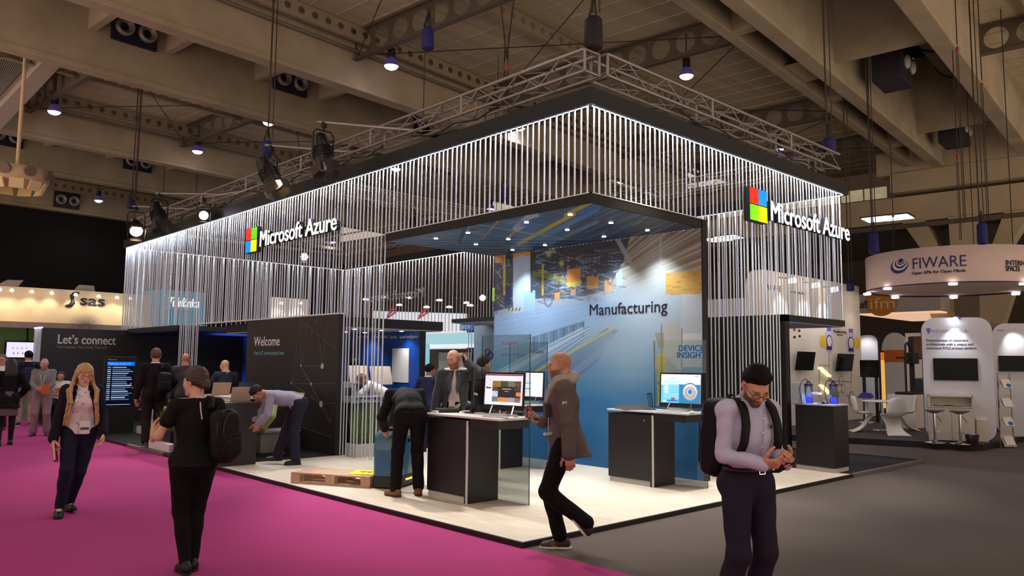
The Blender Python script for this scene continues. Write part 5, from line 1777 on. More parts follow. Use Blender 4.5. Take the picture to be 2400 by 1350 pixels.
def rounded_panel(name, lb, a, b, h, th=.18, r=.28, edge=None):
    u = nrm(b - a)
    L = np.linalg.norm(b - a)
    poly = []
    for cx, cz, a0 in ((L - r, h - r, 0), (r, h - r, PI / 2), (r, r, PI), (L - r, r, 1.5 * PI)):
        poly += [(cx + r * math.cos(a0 + PI / 2 * k / 7), cz + r * math.sin(a0 + PI / 2 * k / 7)) for k in range(8)]
    t = thing(name, lb, 'wall panel', tuple(a))
    MB().prism(poly, a, u, V(0, 0, 1), -.02).build('front_board', M('cool white board', (206, 204, 212), .6, var=.02), t)
    MB().prism(poly, a - np.cross(u, V(0, 0, 1)) * .02, u, V(0, 0, 1), -th).build('body', edge or M('navy edge', (34, 32, 74), .5), t)
    return t, u


t, pu_ = rounded_panel('rounded_panel', 'rounded white panel with healthcare slogan and a black screen, navy edge', A0, B0, 2.64)
pn = np.cross(pu_, V(0, 0, 1))


def on_panel(px, py, off=.004, A_=A0, n_=None):
    n_ = pn if n_ is None else n_
    d = ray(px, py)
    q = A_ + n_ * off
    return CAM + d * (((q - CAM) @ n_) / (d @ n_))


gold = M('grey-blue lettering', (80, 80, 104), .5, var=0)
for s, px, py, px1, h_ in (('Empowerment of healthcare', 2171, 800, 2268, .042), ('professionals with a unique and', 2171, 809, 2280, .042), ('automated RTLS process platform', 2171, 818, 2289, .042)):
    a, b = on_panel(px, py), on_panel(px1, py + 1)
    text('lettering', s, a, pu_, (0, 0, 1), .048, gold, t, width=np.linalg.norm(b - a), depth=.002, bold=.002)
a, b = on_panel(2183, 780), on_panel(2268, 776)
text('lettering', 'MYSPHERA', a, pu_, (0, 0, 1), .07, M('pale grey lettering', (150, 150, 170), .5, var=0), t, width=np.linalg.norm(b - a), depth=.002)
q = on_panel(2176, 773)
MB().prism([(.045 * math.cos(a), .045 * math.sin(a)) for a in np.linspace(-.5, PI + .5, 16)] + [(0, -.10)], q, pu_, V(0, 0, 1), .002).build('pin_emblem_print', M('violet badge', (110, 100, 190), .5), t)
q = on_panel(2238, 745, .1)
MB().cyl(q + V(0, 0, -.03), q + pn * .06 + V(0, 0, -.05), .05, .065, n=14).build('top_lamp', spot_w, t)
MB().cyl(q + pu_ * .06, q - pn * .1 + pu_ * .05, .05, n=10).build('lamp_housing', M('blue lamp housing', (30, 30, 120), .4), t)
light('panel_lamp', 'SPOT', tuple(q + pn * .10 + V(0, 0, -.1)), 34, (.93, .95, 1), to=tuple(q - pn * .12 + V(0, 0, -.8)), size=.05, spot=85, blend=.9)
a, b = on_panel(2189, 891, .03), on_panel(2291, 840, .03)
t2 = thing('wall_television', 'black flat television on the rounded healthcare panel', 'television', tuple(a))
L_ = np.linalg.norm((b - a) * V(1, 1, 0))
MB().prism([(0, 0), (L_, 0), (L_, b[2] - a[2]), (0, b[2] - a[2])], a, pu_, V(0, 0, 1), -.04).build('case', black_m, t2, bevel=.004)
MB().prism([(.012, .02), (L_ - .012, .02), (L_ - .012, b[2] - a[2] - .012), (.012, b[2] - a[2] - .012)], a + pn * .001, pu_, V(0, 0, 1), .002).build('screen', tv_m, t2)
a, b = on_panel(2180, 1030, .25), on_panel(2281, 928, .25)
a[2] = PZ
L_ = np.linalg.norm((b - a) * V(1, 1, 0))
t2 = thing('low_cabinet', 'low white cabinet with an open shelf under the healthcare panel television', 'cabinet', tuple(a))
H_ = b[2] - PZ
cabm = M('cabinet white', (206, 196, 182), .5)


def pan(mb, x0, x1, z0, z1, d0, d1):
    return mb.obox(a + pu_ * (x0 + x1) / 2 - pn * (d0 + d1) / 2 + V(0, 0, (z0 + z1) / 2), pu_ * (x1 - x0) / 2, pn * (d1 - d0) / 2, V(0, 0, (z1 - z0) / 2))


mb = MB()
pan(mb, 0, L_, H_ - .03, H_, 0, .24)
pan(mb, 0, .03, 0, H_, 0, .24)
pan(mb, L_ - .03, L_, 0, H_, 0, .24)
pan(mb, 0, L_, 0, H_, .22, .24)
pan(mb, 0, L_, H_ - .26, H_ - .24, 0, .24)
mb.build('carcass', cabm, t2)
for x0, x1 in ((.03, L_ / 2 - .003), (L_ / 2 + .003, L_ - .03)):
    pan(MB(), x0, x1, .02, H_ - .27, .0, .02).build('door', cabm, t2)
MB().cyl(a + pu_ * (L_ / 2 - .03) + V(0, 0, H_ - .33), a + pu_ * (L_ / 2 - .03) + pn * .01 + V(0, 0, H_ - .33), .012, n=10).build('lock', black_m, t2)
q = a + pu_ * .32 - pn * .15 + V(0, 0, H_ - .24)
t2 = thing('cable_coil', 'thin dark cable lying in the open shelf of the low white cabinet', 'cable', tuple(q))
MB().tube([q + pu_ * (.1 * k) + V(0, 0, .012 + .012 * math.sin(k * 2)) for k in np.linspace(-2, 3, 24)], .008, n=5).build('wire', black_m, t2)

chrome = M('chrome', (210, 212, 216), .12, 1.0, var=0)


def stool(lb, px, py):
    p = at(px, py, 'z', PZ)
    t = thing('bar_stool', lb, 'stool', tuple(p))
    MB().lathe([(0, .60), (.06, .61), (.17, .655), (.205, .68), (.20, .69), (.16, .67), (0, .64)], p, n=24).build('seat', M('stool shell', (150, 138, 134), .35), t)
    MB().cyl(p + V(0, 0, .02), p + V(0, 0, .61), .026, n=12).build('column', chrome, t)
    MB().lathe([(0, 0), (.20, 0), (.20, .012), (.06, .03), (.03, .07), (0, .07)], p, n=24).build('base', chrome, t)
    mb = MB()
    mb.tube([p + V(.02 + .1 * math.cos(a), .12 * math.sin(a), .22) for a in np.linspace(-2.4, 2.4, 14)], .009, n=6)
    mb.build('footrest', chrome, t)
    MB().cyl(p + V(.02, -.04, .56), p + V(.05, -.12, .44), .007, n=6).build('lever', black_m, t)


stool('round white bar stool with chrome stem, before the cabinet end by the chairs', 2192, 1038)
stool('round white bar stool with chrome stem, beside the ribbed bucket', 2252, 1041)
p = at(2279, 1041, 'z', PZ)
t = thing('bucket', 'small grey ribbed metal bucket on the neighbouring stand floor', 'bucket', tuple(p))
MB().lathe([(0, 0), (.095, 0), (.10, .03), (.105, .03), (.107, .06), (.112, .06), (.115, .10), (.12, .10), (.13, .19), (.138, .195), (.13, .2), (.095, .02), (0, .02)], p, n=22).build('wall', M('zinc', (110, 104, 112), .4, .6), t)
MB().tube([p + V(.1, -.09, .12), p + V(.14, -.12, .15), p + V(.14, -.12, .08), p + V(.11, -.1, .05)], .005, n=5).build('handle', chrome, t)
p = at(2306, 1036, 'z', PZ)
t = thing('waste_bin', 'plain pale box bin beside the bucket and the brochure rack', 'bin', tuple(p))
MB().obox(p + V(.05, .05, .24), pu_ * .11, pn * .13, V(0, 0, .24)).build('body', cabm, t, bevel=.02)
# brochure rack
p = at(2361, 1050, 'z', 0)
ru = nrm(V(.85, -.53, 0))
rn = np.cross(ru, V(0, 0, 1))
t = thing('brochure_rack', 'narrow zigzag brochure rack with blue oval leaflets in front of the rounded panels', 'rack', tuple(p))
for s in (-1, 1):
    MB().bar(p + ru * s * .17, p + ru * s * .15 + V(0, 0, 1.6), .02).build('upright_post', alu, t)
for k in range(4):
    z = .04 + k * .4
    q = p + V(0, 0, z)
    MB().add([q - ru * .15 + rn * .10, q + ru * .15 + rn * .10, q + ru * .15 - rn * .04 + V(0, 0, .28), q - ru * .15 - rn * .04 + V(0, 0, .28)], [(0, 1, 2, 3)]).build('tray', M('rack tray', (196, 190, 180), .5), t)
    o = q + rn * .095 + V(0, 0, .03)
    t2 = thing('brochure', ('pale leaflet with a blue oval, ' if k in (1, 3) else 'plain pale leaflet, ') + ('bottom', 'second', 'third', 'top')[k] + ' tray of the zigzag rack', 'brochure', tuple(o))
    nn_ = nrm(V(0, 0, .28) - rn * .14)
    up = nrm(nn_)
    MB().prism([(-.11, 0), (.11, 0), (.11, .2), (-.11, .2)], o + rn * .01, ru, up, .006).build('sheet', white_l, t2)
    if k in (1, 3):
        MB().prism([(.03 + .06 * math.cos(a), .06 + .045 * math.sin(a)) for a in np.linspace(0, 2 * PI, 20, endpoint=False)], o + rn * .018, ru, up, .002).build('oval_print', M('leaflet blue', (40, 100, 160), .5), t2)
# second rounded panel behind
a, b = at(2337, 1020, 'x', 15.6), at(2440, 1020, 'x', 16.1)
t, u2 = rounded_panel('rounded_panel', 'second rounded white panel cut by the picture edge, behind the rack', V(a[0], a[1], PZ), V(b[0], b[1], PZ), 2.6)
n2 = np.cross(u2, V(0, 0, 1))
q = V(a[0], a[1], 0)
light('panel_lamp', 'SPOT', (a[0] + .3 - .3, a[1] - .4, 2.6), 30, (1, .97, .93), to=(a[0] + .5, a[1] - .5, 1.6), size=.05, spot=90, blend=.9)
x0 = CAM + ray(2341, 870) * (((V(a[0], a[1], 0) - CAM) @ n2) / (ray(2341, 870) @ n2))
t2 = thing('wall_television', 'black television on the second rounded panel, above the brochure rack', 'television', tuple(x0))
MB().prism([(0, 0), (.62, 0), (.62, .36), (0, .36)], x0 + n2 * .01, u2, V(0, 0, 1), .03).build('case', tv_m, t2)
text('lettering', 'ons', x0 + V(0, 0, .93) + n2 * .004, u2, (0, 0, 1), .05, gold, t, width=.14, depth=.002)


# moulded cantilever chairs and round table
def panton(lb, loc, rz):
    t = thing('cantilever_chair', lb, 'chair', tuple(loc), rz)
    prof = [(.30, .0, .27), (.16, .02, .24), (.04, .12, .17), (-.02, .27, .17), (.06, .36, .20), (.22, .40, .23), (.27, .415, .24), (.14, .42, .24), (.0, .405, .23), (-.12, .41, .23), (-.19, .50, .23), (-.22, .66, .22), (-.26, .80, .18), (-.275, .86, .11)]
    prof = [(-.26, 0.0, .27), (-.16, .015, .26), (.0, .07, .20), (.10, .20, .16), (.16, .32, .19), (.22, .41, .23), (.16, .435, .24), (.04, .425, .24), (-.10, .415, .235), (-.18, .46, .235), (-.215, .58, .235), (-.235, .72, .215), (-.25, .82, .16), (-.255, .86, .08)]
    n = 11
    vs = []
    for (y, z, hw) in prof:
        for k in range(n):
            s_ = -1 + 2 * k / (n - 1)
            dip = .05 * (s_ * s_)
            zz = z + (dip if .38 < z < .47 else dip * .3 if z < .35 and z > .05 else 0)
            yy = y + (dip * 1.3 if z > .47 else (-dip * 1.4 if z < .33 else 0))
            vs.append((s_ * hw, yy, max(0.0, zz)))
    fs = [(i * n + k, i * n + k + 1, (i + 1) * n + k + 1, (i + 1) * n + k) for i in range(len(prof) - 1) for k in range(n - 1)]
    o = MB().add(vs, fs, True).build('shell', M('white plastic shell', (226, 218, 210), .3), t, world=False)
    s = o.modifiers.new('s', 'SOLIDIFY')
    s.thickness = .018
    s.offset = 0
    o.modifiers.new('ss', 'SUBSURF').levels = 1
    o.modifiers['ss'].render_levels = 1
    return t


tc_ = at(2070, 1009, 'z', PZ)
panton('white moulded cantilever chair at the round table, seen from its side next to the wall', at(2024, 1012, 'z', PZ), -(YAW + .43) + math.radians(282))
panton('white moulded cantilever chair turned with its back to us', at(2096, 1019, 'z', PZ), -(YAW + .46) + math.radians(24))
panton('white moulded cantilever chair on the far side of the round table', at(2126, 1009, 'z', PZ), -(YAW + .47) + math.radians(96))
t = thing('round_table', 'white round table between the moulded chairs', 'table', tuple(tc_))
MB().lathe([(0, .70), (.46, .70), (.47, .72), (.46, .735), (0, .735)], tc_, n=28).build('top', white_l, t)
MB().cyl(tc_ + V(0, 0, .02), tc_ + V(0, 0, .7), .03, n=12).build('column', chrome, t)
MB().lathe([(0, 0), (.24, 0), (.24, .012), (.04, .03), (0, .03)], tc_, n=24).build('base', chrome, t)
p = at(2030, 942, 'y', 4.0)
t = thing('side_pedestal', 'small white pedestal table behind the chairs carrying a blue garment', 'table', (p[0], p[1], PZ))
MB().lathe([(0, 0), (.2, 0), (.2, .02), (.04, .04), (.04, .66), (.24, .68), (.24, .70), (0, .70)], (p[0], p[1], PZ), n=20).build('stand', white_l, t)
draped('blue_garment', 'deep blue folded garment lying on the small white pedestal table', 'garment', (p[0], p[1], PZ + .70), .34, .26, .17, M('deep blue cloth', (46, 40, 130), .9), 8)
# counters, panels and 3d printer further back
t = thing('white_counter', 'white counter block carrying the black desktop machine', 'counter', (17.5, 2.9, PZ))
a, b = at(2043, 985, 'y', 4.0), at(2161, 992, 'x', 16.6)
MB().box(16.2, 18.0, b[1], b[1] + .7, PZ, .98).build('body', white_w, t)
p = V(16.9, b[1] + .3, .98)
t = thing('desktop_printer', 'black open-frame desktop machine with a tall mast and arched hose', 'machine', tuple(p))
mb = MB()
mb.box(p[0] - .7, p[0] + .5, p[1] - .2, p[1] + .2, .98, 1.05)
mb.build('base', black_m, t, bevel=.01)
MB().box(p[0] - .05, p[0] + .05, p[1] - .05, p[1] + .05, 1.05, 2.5).build('mast', black_m, t)
MB().bar(p + V(-1.0, 0, .95), p + V(.8, 0, .95), .05).build('cross_arm', black_m, t)
MB().tube([p + V(-.45, 0, .05), p + V(-.45, 0, 1.0), p + V(-.4, 0, 1.3), p + V(-.25, 0, 1.36), p + V(-.12, 0, 1.25), p + V(-.1, 0, .95)], .03, n=8).build('hose', black_m, t)
MB().box(p[0] - .2, p[0] + .2, p[1] - .12, p[1] + .1, p[2] + .8, p[2] + 1.1).build('carriage', black_m, t, bevel=.02)
MB().box(p[0] + .4, p[0] + .95, p[1] - .2, p[1] + .2, .98, 1.4).build('feeder_box', M('dark machine grey', (44, 44, 50), .5), t, bevel=.03)
t = thing('stand_television', 'black television on two dark legs beside the white wall end', 'television', tuple(at(2038, 862, 'x', 17.8)))
a, b = at(2016, 884, 'x', 17.8), at(2060, 844, 'x', 17.8)
MB().box(17.8, 17.86, b[1], a[1], a[2], b[2]).build('case', tv_m, t)
for y in (a[1] - .1, b[1] + .1):
    MB().box(17.8, 17.85, y - .04, y + .04, PZ, a[2]).build('leg', black_m, t)
a, b = at(2014, 990, 'x', 20.5), at(2056, 785, 'x', 20.5)
t, u3 = rounded_panel('rounded_panel', 'narrow rounded white panel lit by a lamp behind the moulded chairs', V(20.5, a[1], PZ), V(20.5, b[1], PZ), b[2] - PZ, r=.25)
light('panel_lamp', 'SPOT', (20.0, (a[1] + b[1]) / 2, b[2] + .1), 30, (1, .97, .93), to=(20.55, (a[1] + b[1]) / 2, b[2] - .8), size=.05, spot=90, blend=.9)
orange = M('orange panel', (216, 106, 26), .5)
a, b = at(2073, 848, 'x', 23), at(2125, 820, 'x', 23)
t = thing('orange_counter', 'white booth counter topped by an orange band and rounded arch sign', 'counter', (23, a[1], 0))
MB().box(23, 23.6, b[1], a[1], PZ, a[2]).build('body', white_w, t)
MB().box(22.98, 23.62, b[1], a[1], a[2], b[2]).build('orange_band', orange, t)
q = at(2101, 822, 'x', 23.2)
MB().prism([(.42 * math.cos(k), .62 * math.sin(k)) for k in np.linspace(0, PI, 16)], q, V(0, -1, 0), V(0, 0, 1), .2).build('arch_sign', white_w, t)
a, b = at(2050, 844, 'x', 26), at(2078, 826, 'x', 26)
t = thing('orange_sign', 'small glowing orange sign band beyond the moulded chairs', 'sign', (26, a[1], 0))
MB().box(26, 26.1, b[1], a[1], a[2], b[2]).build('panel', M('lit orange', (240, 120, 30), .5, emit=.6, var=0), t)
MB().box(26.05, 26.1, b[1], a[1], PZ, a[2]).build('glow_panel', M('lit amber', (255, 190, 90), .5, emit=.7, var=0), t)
# stand with round orange emblem, hung fascia
a, b = at(2008, 735, 'x', 27), at(2203, 680, 'x', 27)
t = thing('fascia_box', 'large grey-white hanging fascia with a round orange emblem', 'fascia', (27, a[1], a[2]))
MB().box(27, 33, b[1], a[1], a[2], b[2]).build('body', M('grey white fascia', (176, 164, 156), .7), t)
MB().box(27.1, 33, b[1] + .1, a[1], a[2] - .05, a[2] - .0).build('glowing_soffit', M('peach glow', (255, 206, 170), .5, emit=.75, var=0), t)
q = at(2065, 706, 'x', 26.97)
MB().add([(26.97, q[1] - .62 * math.cos(k), q[2] + .6 * math.sin(k)) for k in np.linspace(0, 2 * PI, 30, endpoint=False)], [tuple(range(30))]).build('emblem_disc', M('emblem orange', (206, 124, 32), .5), t)
text('lettering', 'ifm', (26.95, q[1] + .47, q[2] - .3), (0, -1, 0), (0, 0, 1), .46, M('cream lettering', (240, 200, 140), .5), t, width=.95)
text('lettering', 'u!', (26.95, at(2010, 722, 'x', 27)[1], at(2010, 722, 'x', 27)[2]), (0, -1, 0), (0, 0, 1), .3, dkink, t, width=.36, bold=.02)
mb = MB()
for y in (a[1] - .3, b[1] + .3):
    mb.cyl((28, y, b[2]), (28, y, 7.29), .02, n=5)
mb.build('cable', rope_m, t)
a, b = at(2150, 995, 'x', 20), at(2166, 780, 'x', 20)
t = thing('white_pillar', 'white booth pillar with a brown framed picture beside the rounded healthcare panel', 'pillar', (20, a[1], 0))
MB().box(20, 20.4, b[1] - .6, a[1] + .25, PZ, b[2]).build('body', white_w, t)
MB().box(19.97, 20.0, b[1] - .1, a[1] + .1, b[2] - .75, b[2] - .1).build('framed_picture', M('brown picture', (110, 62, 38), .6), t)

# ---------------- stands beyond the far end: cream round fascia, green wall, blue sign
ctr = V(2.0, 36.0, 0)
R0 = 12.2
cream = M('cream fascia', (232, 208, 170), .7, var=.02)
t = thing('curved_fascia', 'cream curved fascia with an s-shaped swirl emblem, lettering and a half globe of dots', 'fascia', (2.0, 23.8, 2.8))
angs = np.linspace(-PI / 2 - .42, -PI / 2 + .22, 40)
for (z0, z1, nm, m_, dr) in ((2.86, 3.98, 'band', cream, 0), (2.68, 2.86, 'lower_lip', M('cream lip', (236, 222, 204), .7), -.25)):  # light on the lip put into a paler cream than the band
    vs = [(ctr[0] + (R0 + (dr if z == z0 else 0)) * math.cos(a), ctr[1] + (R0 + (dr if z == z0 else 0)) * math.sin(a), z) for z in (z0, z1) for a in angs]
    vs += [(ctr[0] + (R0 - .6) * math.cos(a), ctr[1] + (R0 - .6) * math.sin(a), z) for z in (z0, z1) for a in angs]
    k = len(angs)
    fs = [(i, i + 1, k + i + 1, k + i) for i in range(k - 1)] + [(2 * k + i + 1, 2 * k + i, 3 * k + i, 3 * k + i + 1) for i in range(k - 1)] + [(i, 2 * k + i, 2 * k + i + 1, i + 1) for i in range(k - 1)] + [(k + i, k + i + 1, 3 * k + i + 1, 3 * k + i) for i in range(k - 1)] + [(0, k, 3 * k, 2 * k), (k - 1, 3 * k - 1, 4 * k - 1, 2 * k - 1)]
    MB().add(vs, fs).build(nm, m_, t)
yq = 23.78
text('lettering', 'sas', at(186, 714, 'y', yq), (1, 0, 0), (0, 0, 1), .36, dkink, t, width=at(243, 715, 'y', yq)[0] - at(186, 715, 'y', yq)[0], bold=.012)
q = at(170, 701, 'y', yq)
mb = MB()
mb.tube([q + V(.20 - .34 * math.sin(x * 1.5) ** 1.2 + .22 * x ** 3, 0, .20 + .06 * math.sin(x * 3.1) - .36 * x ** 1.6) for x in np.linspace(0, 1, 16)], [.012 + .055 * math.sin(PI * min(1, x * .95 + .03)) for x in np.linspace(0, 1, 16)], n=8)
mb.tube([q + V(-.20 + .34 * math.sin(x * 1.5) ** 1.2 - .22 * x ** 3, 0, -.22 - .06 * math.sin(x * 3.1) + .36 * x ** 1.6) for x in np.linspace(0, 1, 16)], [.012 + .055 * math.sin(PI * min(1, x * .95 + .03)) for x in np.linspace(0, 1, 16)], n=8)
mb.build('swirl_emblem', dkink, t)
mb = MB()
q0 = at(201, 770, 'y', yq)
for i in range(1, 11):
    for j in range(5 + i * 3):
        a = PI * (j + .5) / (5 + i * 3)
        r = .06 + i * .046
        c = q0 + V(1.05 * r * math.cos(a), 0, .98 * r * math.sin(a))
        mb.cyl(c, c + V(0, -.004, 0), .008 + .0016 * (10 - i) , n=6)
mb.build('globe_dot', M('dot ink', (70, 64, 84), .6), t)
for px in (0, 28, 75, 122, 178, 232, 275, 306):
    q = at(px, 676 + px * .07, 'y', 23.5)
    MB().cyl(q, q + V(0, .03, -.05), .045, .06, n=12).build('fascia_spot', spot_on, t)
    light('fascia_spot_light', 'SPOT', tuple(q + V(0, -.02, -.08)), 26, (1, .86, .62), to=(q[0], 24.0, q[2] - .9), size=.05, spot=95, blend=.9)
t = thing('flood_housing', 'pale floodlight housing on top of the cream curved fascia above the lettering', 'floodlight', tuple(at(200, 670, 'y', 23.9)))
q = at(200, 671, 'y', 24.1)
MB().hexa([(q[0] - .3, 24, 3.98), (q[0] + .3, 24, 3.98), (q[0] + .3, 24.4, 3.98), (q[0] - .3, 24.4, 3.98), (q[0] - .22, 24, 4.2), (q[0] + .26, 24, 4.2), (q[0] + .26, 24.3, 4.15), (q[0] - .22, 24.3, 4.15)]).build('case', M('pale housing', (150, 140, 132), .5), t, bevel=.03)
t = thing('flood_housing', 'pale floodlight housing on the cream curved fascia at the picture edge', 'floodlight', tuple(at(24, 662, 'y', 23.9)))
q = at(24, 665, 'y', 24.1)
MB().hexa([(q[0] - .4, 24, 3.98), (q[0] + .2, 24, 3.98), (q[0] + .2, 24.4, 3.98), (q[0] - .4, 24.4, 3.98), (q[0] - .1, 24, 4.2), (q[0] + .36, 24, 4.22), (q[0] + .36, 24.3, 4.15), (q[0] - .1, 24.3, 4.15)]).build('case', M('pale housing', (150, 140, 132), .5), t, bevel=.03)
t = thing('green_wall', 'dull green wall under the cream curved fascia', 'wall panel', (0, 25.2, 0))
MB().box(-6, 2.2, 25.2, 25.3, 0, 2.72).build('panel', M('dull green', (104, 146, 92), .7), t)
a, b = at(14, 837, 'y', 24.9), at(82, 803, 'y', 24.9)
t = thing('wall_television', 'lit pale lilac screen on the dull green wall', 'television', (a[0], 24.95, a[2]))
MB().box(a[0] - .05, b[0] + .05, 24.92, 25.0, a[2] - .05, b[2] + .05).build('case', black_m, t)
P, u, v = art_grid((a[0], 24.915, a[2]), (1, 0, 0), (0, 0, 1), b[0] - a[0], b[2] - a[2], 60, 40)
A = Art(u, v, (206, 206, 255))
for k in range(4):
    A.poly([(.2 + k * .16, .55), (.26 + k * .16, .55), (.26 + k * .16, .66), (.2 + k * .16, .66)], (150, 140, 190))
    A.poly([(.24 + k * .16, .2), (.28 + k * .16, .2), (.28 + k * .16, .34), (.24 + k * .16, .34)], (90, 80, 110))
art_mesh('screen', P, A.C, M('bright screen', (255, 255, 255), .3, attr='Col', emit=1.1), t)
MB().bar((a[0] + .6, 25.1, 2.72), (a[0] + .6, 25.0, b[2]), .05).build('hanger', black_m, t)
a, b = at(368, 764, 'y', 30), at(484, 686, 'y', 30)
t = thing('cyan_sign', 'square cyan hanging sign with white script lettering behind the cords', 'sign', (a[0], 30, a[2]))
MB().box(a[0], b[0], 30, 32, a[2], b[2]).build('box', M('cyan print', (56, 138, 170), .5, emit=.4, var=.03), t)  # glow added to the print so the sign shows behind the cords
q = at(391, 717, 'y', 29.98)
text('lettering', 'Telef\u00f3nica', q, (1, 0, .0), (0.2, 0, 1), .42, M('script letters with added glow', (255, 255, 255), .5, emit=1.3, var=0), t, width=at(465, 717, 'y', 29.98)[0] - q[0], bold=.02)  # letters given added glow to stand out from the print
MB().box(at(383, 721, 'y', 30)[0], at(469, 721, 'y', 30)[0], 29.97, 29.99, at(383, 722, 'y', 30)[2], at(383, 720, 'y', 30)[2]).build('underline_stripe', lettw, t)
mb = MB()
for x in (a[0] + .3, b[0] - .3):
    mb.cyl((x, 31, b[2]), (x, 31, 11.2), .015, n=5)
mb.build('cable', rope_m, t)
# white display stand and lamps far behind the cords
t = thing('white_display', 'bright white far display box with faint red bird shapes, seen through cords', 'display', (15, 22, 3))
a, b, c_ = at(875, 745, 'x', 16), at(965, 745, 'x', 16), at(1086, 758, 'x', 16)
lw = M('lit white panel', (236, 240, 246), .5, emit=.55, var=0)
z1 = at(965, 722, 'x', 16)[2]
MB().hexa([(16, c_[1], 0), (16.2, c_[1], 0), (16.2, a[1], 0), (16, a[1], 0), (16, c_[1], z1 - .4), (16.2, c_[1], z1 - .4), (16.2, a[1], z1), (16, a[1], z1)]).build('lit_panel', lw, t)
for px in (917, 992):
    q = at(px, 734, 'x', 15.95)
    mb = MB()
    for k in range(3):
        mb.bar(q + V(0, .42 - k * .1, -.25 + k * .12), q + V(0, -.42 + k * .1, .05 + k * .16), .03, .07)
    mb.build('bird_print', M('faint red print', (226, 90, 96), .6), t)
a, b = at(992, 790, 'x', 12.5), at(1112, 765, 'x', 12.5)
t = thing('far_booth', 'pale cyan and white far booth front seen beside the blue room', 'booth', (12.5, a[1], 0))
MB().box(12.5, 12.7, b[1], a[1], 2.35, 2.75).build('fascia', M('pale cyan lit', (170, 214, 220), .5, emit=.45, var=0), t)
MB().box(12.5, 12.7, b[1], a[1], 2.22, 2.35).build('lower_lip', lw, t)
MB().box(13.2, 13.3, b[1], a[1] + 1, 0, 2.2).build('back_panel', M('dim booth inside', (84, 74, 66), .7), t)
q0, q1 = at(1032, 900, 'x', 13.1), at(1104, 826, 'x', 13.1)
MB().box(13.0, 13.1, q1[1], q0[1], .05, q1[2]).build('slatted_panel', M('beige slats', (176, 166, 150), .6), t)
q0, q1 = at(1080, 775, 'x', 12.4), at(1111, 757, 'x', 12.4)
MB().box(12.4, 12.46, q1[1], q0[1], q0[2], q1[2]).build('blue_sign', M('tech blue', (20, 90, 170), .5, emit=.3, var=0), t)
text('lettering', 'TECH', (12.39, q0[1] + .1, q0[2] + .06), (0, -1, 0), (0, 0, 1), .13, lettw, t, width=(q0[1] - q1[1]) * .85, bold=.006)
q0, q1 = at(993, 890, 'x', 12.3), at(1006, 805, 'x', 12.3)
t = thing('roller_banner', 'tall narrow pale cyan banner beside the navy-suited man', 'banner', (12.3, q0[1], 0))
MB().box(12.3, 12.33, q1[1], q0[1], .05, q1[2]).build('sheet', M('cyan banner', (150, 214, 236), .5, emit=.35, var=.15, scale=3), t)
MB().box(12.2, 12.45, q1[1], q0[1], 0, .06).build('foot', alu, t)
a, b = at(633, 748, 'y', 27), at(724, 702, 'y', 27)
t = thing('white_board_sign', 'white lit board with two bright wall spots seen through cords above the welcome wall', 'sign', (a[0], 27, a[2]))
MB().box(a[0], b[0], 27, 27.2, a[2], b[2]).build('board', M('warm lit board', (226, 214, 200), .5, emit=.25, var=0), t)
for px in (660, 706):
    q = at(px, 708, 'y', 26.6)
    MB().cyl(q, q + V(0, .02, -.08), .07, .1, n=12).build('spot', spot_on, t)
    light('fascia_spot_light', 'SPOT', tuple(q + V(0, 0, -.12)), 40, (1, .95, .9), to=(q[0], 27.1, q[2] - 1), size=.05, spot=100, blend=.9)
mb = MB()
mb.cyl((a[0] + .2, 27.1, b[2]), (a[0] + .2, 27.1, 11), .015, n=5)
mb.cyl((b[0] - .2, 27.1, b[2]), (b[0] - .2, 27.1, 11), .015, n=5)
mb.build('cable', rope_m, t)
proto = None
for px, py, in ((857, 702), (900, 697), (958, 698), (1030, 704), (1093, 710), (1102, 716), (936, 715), (1000, 720), (1053, 720)):
    q = at(px, py, 'x', 14.5)
    if proto is None:
        proto = thing('arm_lamp', 'small white spot lamp in a row above the bright far display box', 'lamp', (0, 0, 0), 0, 'arm lamps over the far display')
        MB().lathe([(0, -.03), (.12, -.02), (.13, .02), (0, .06)], n=14).build('lens', spot_w, proto, world=False)
        MB().bar((0, 0, .05), (.9, 0, .3), .03).cyl((.9, 0, .3), (.9, 0, 7.0), .012, n=5).build('arm', black_m, proto, world=False)
        proto.location = tuple(q)
    else:
        dup(proto, tuple(q))
t = thing('far_spotlight', 'single warm spotlight by the edge of the factory print, seen through cords', 'spotlight', tuple(at(1131, 698, 'x', 12)))
q = at(1131, 698, 'x', 12)
MB().ell(q, .1).build('lens', spot_on, t)
MB().cyl(q + V(.05, 0, .05), q + V(.3, -.2, .4), .06, n=10).cyl(q + V(.3, -.2, .4), V(q[0] + .3, q[1] - .2, 10.5), .012, n=5).build('housing', black_m, t)
p = at(1158, 690, 'x', 10.5)
t = thing('green_sign_edge', 'sliver of a lime green sign beside the factory print wall', 'sign', tuple(p))
MB().box(10.5, 10.6, p[1] - .5, p[1] + .08, p[2] - .2, p[2] + .2).build('panel', M('lime', (170, 205, 40), .5, emit=.3, var=0), t)
MB().cyl((10.55, p[1], p[2] + .2), (10.55, p[1], 11.2), .01, n=5).build('cable', rope_m, t)
# ================================================================== people: smooth bodies grown from a posed skeleton
def Rx(a):
    c, s = math.cos(a), math.sin(a)
    return np.array([[1, 0, 0], [0, c, -s], [0, s, c]])


def Ry(a):
    c, s = math.cos(a), math.sin(a)
    return np.array([[c, 0, s], [0, 1, 0], [-s, 0, c]])


def Rz(a):
    c, s = math.cos(a), math.sin(a)
    return np.array([[c, -s, 0], [s, c, 0], [0, 0, 1]])


def dg(a):
    return math.radians(a)


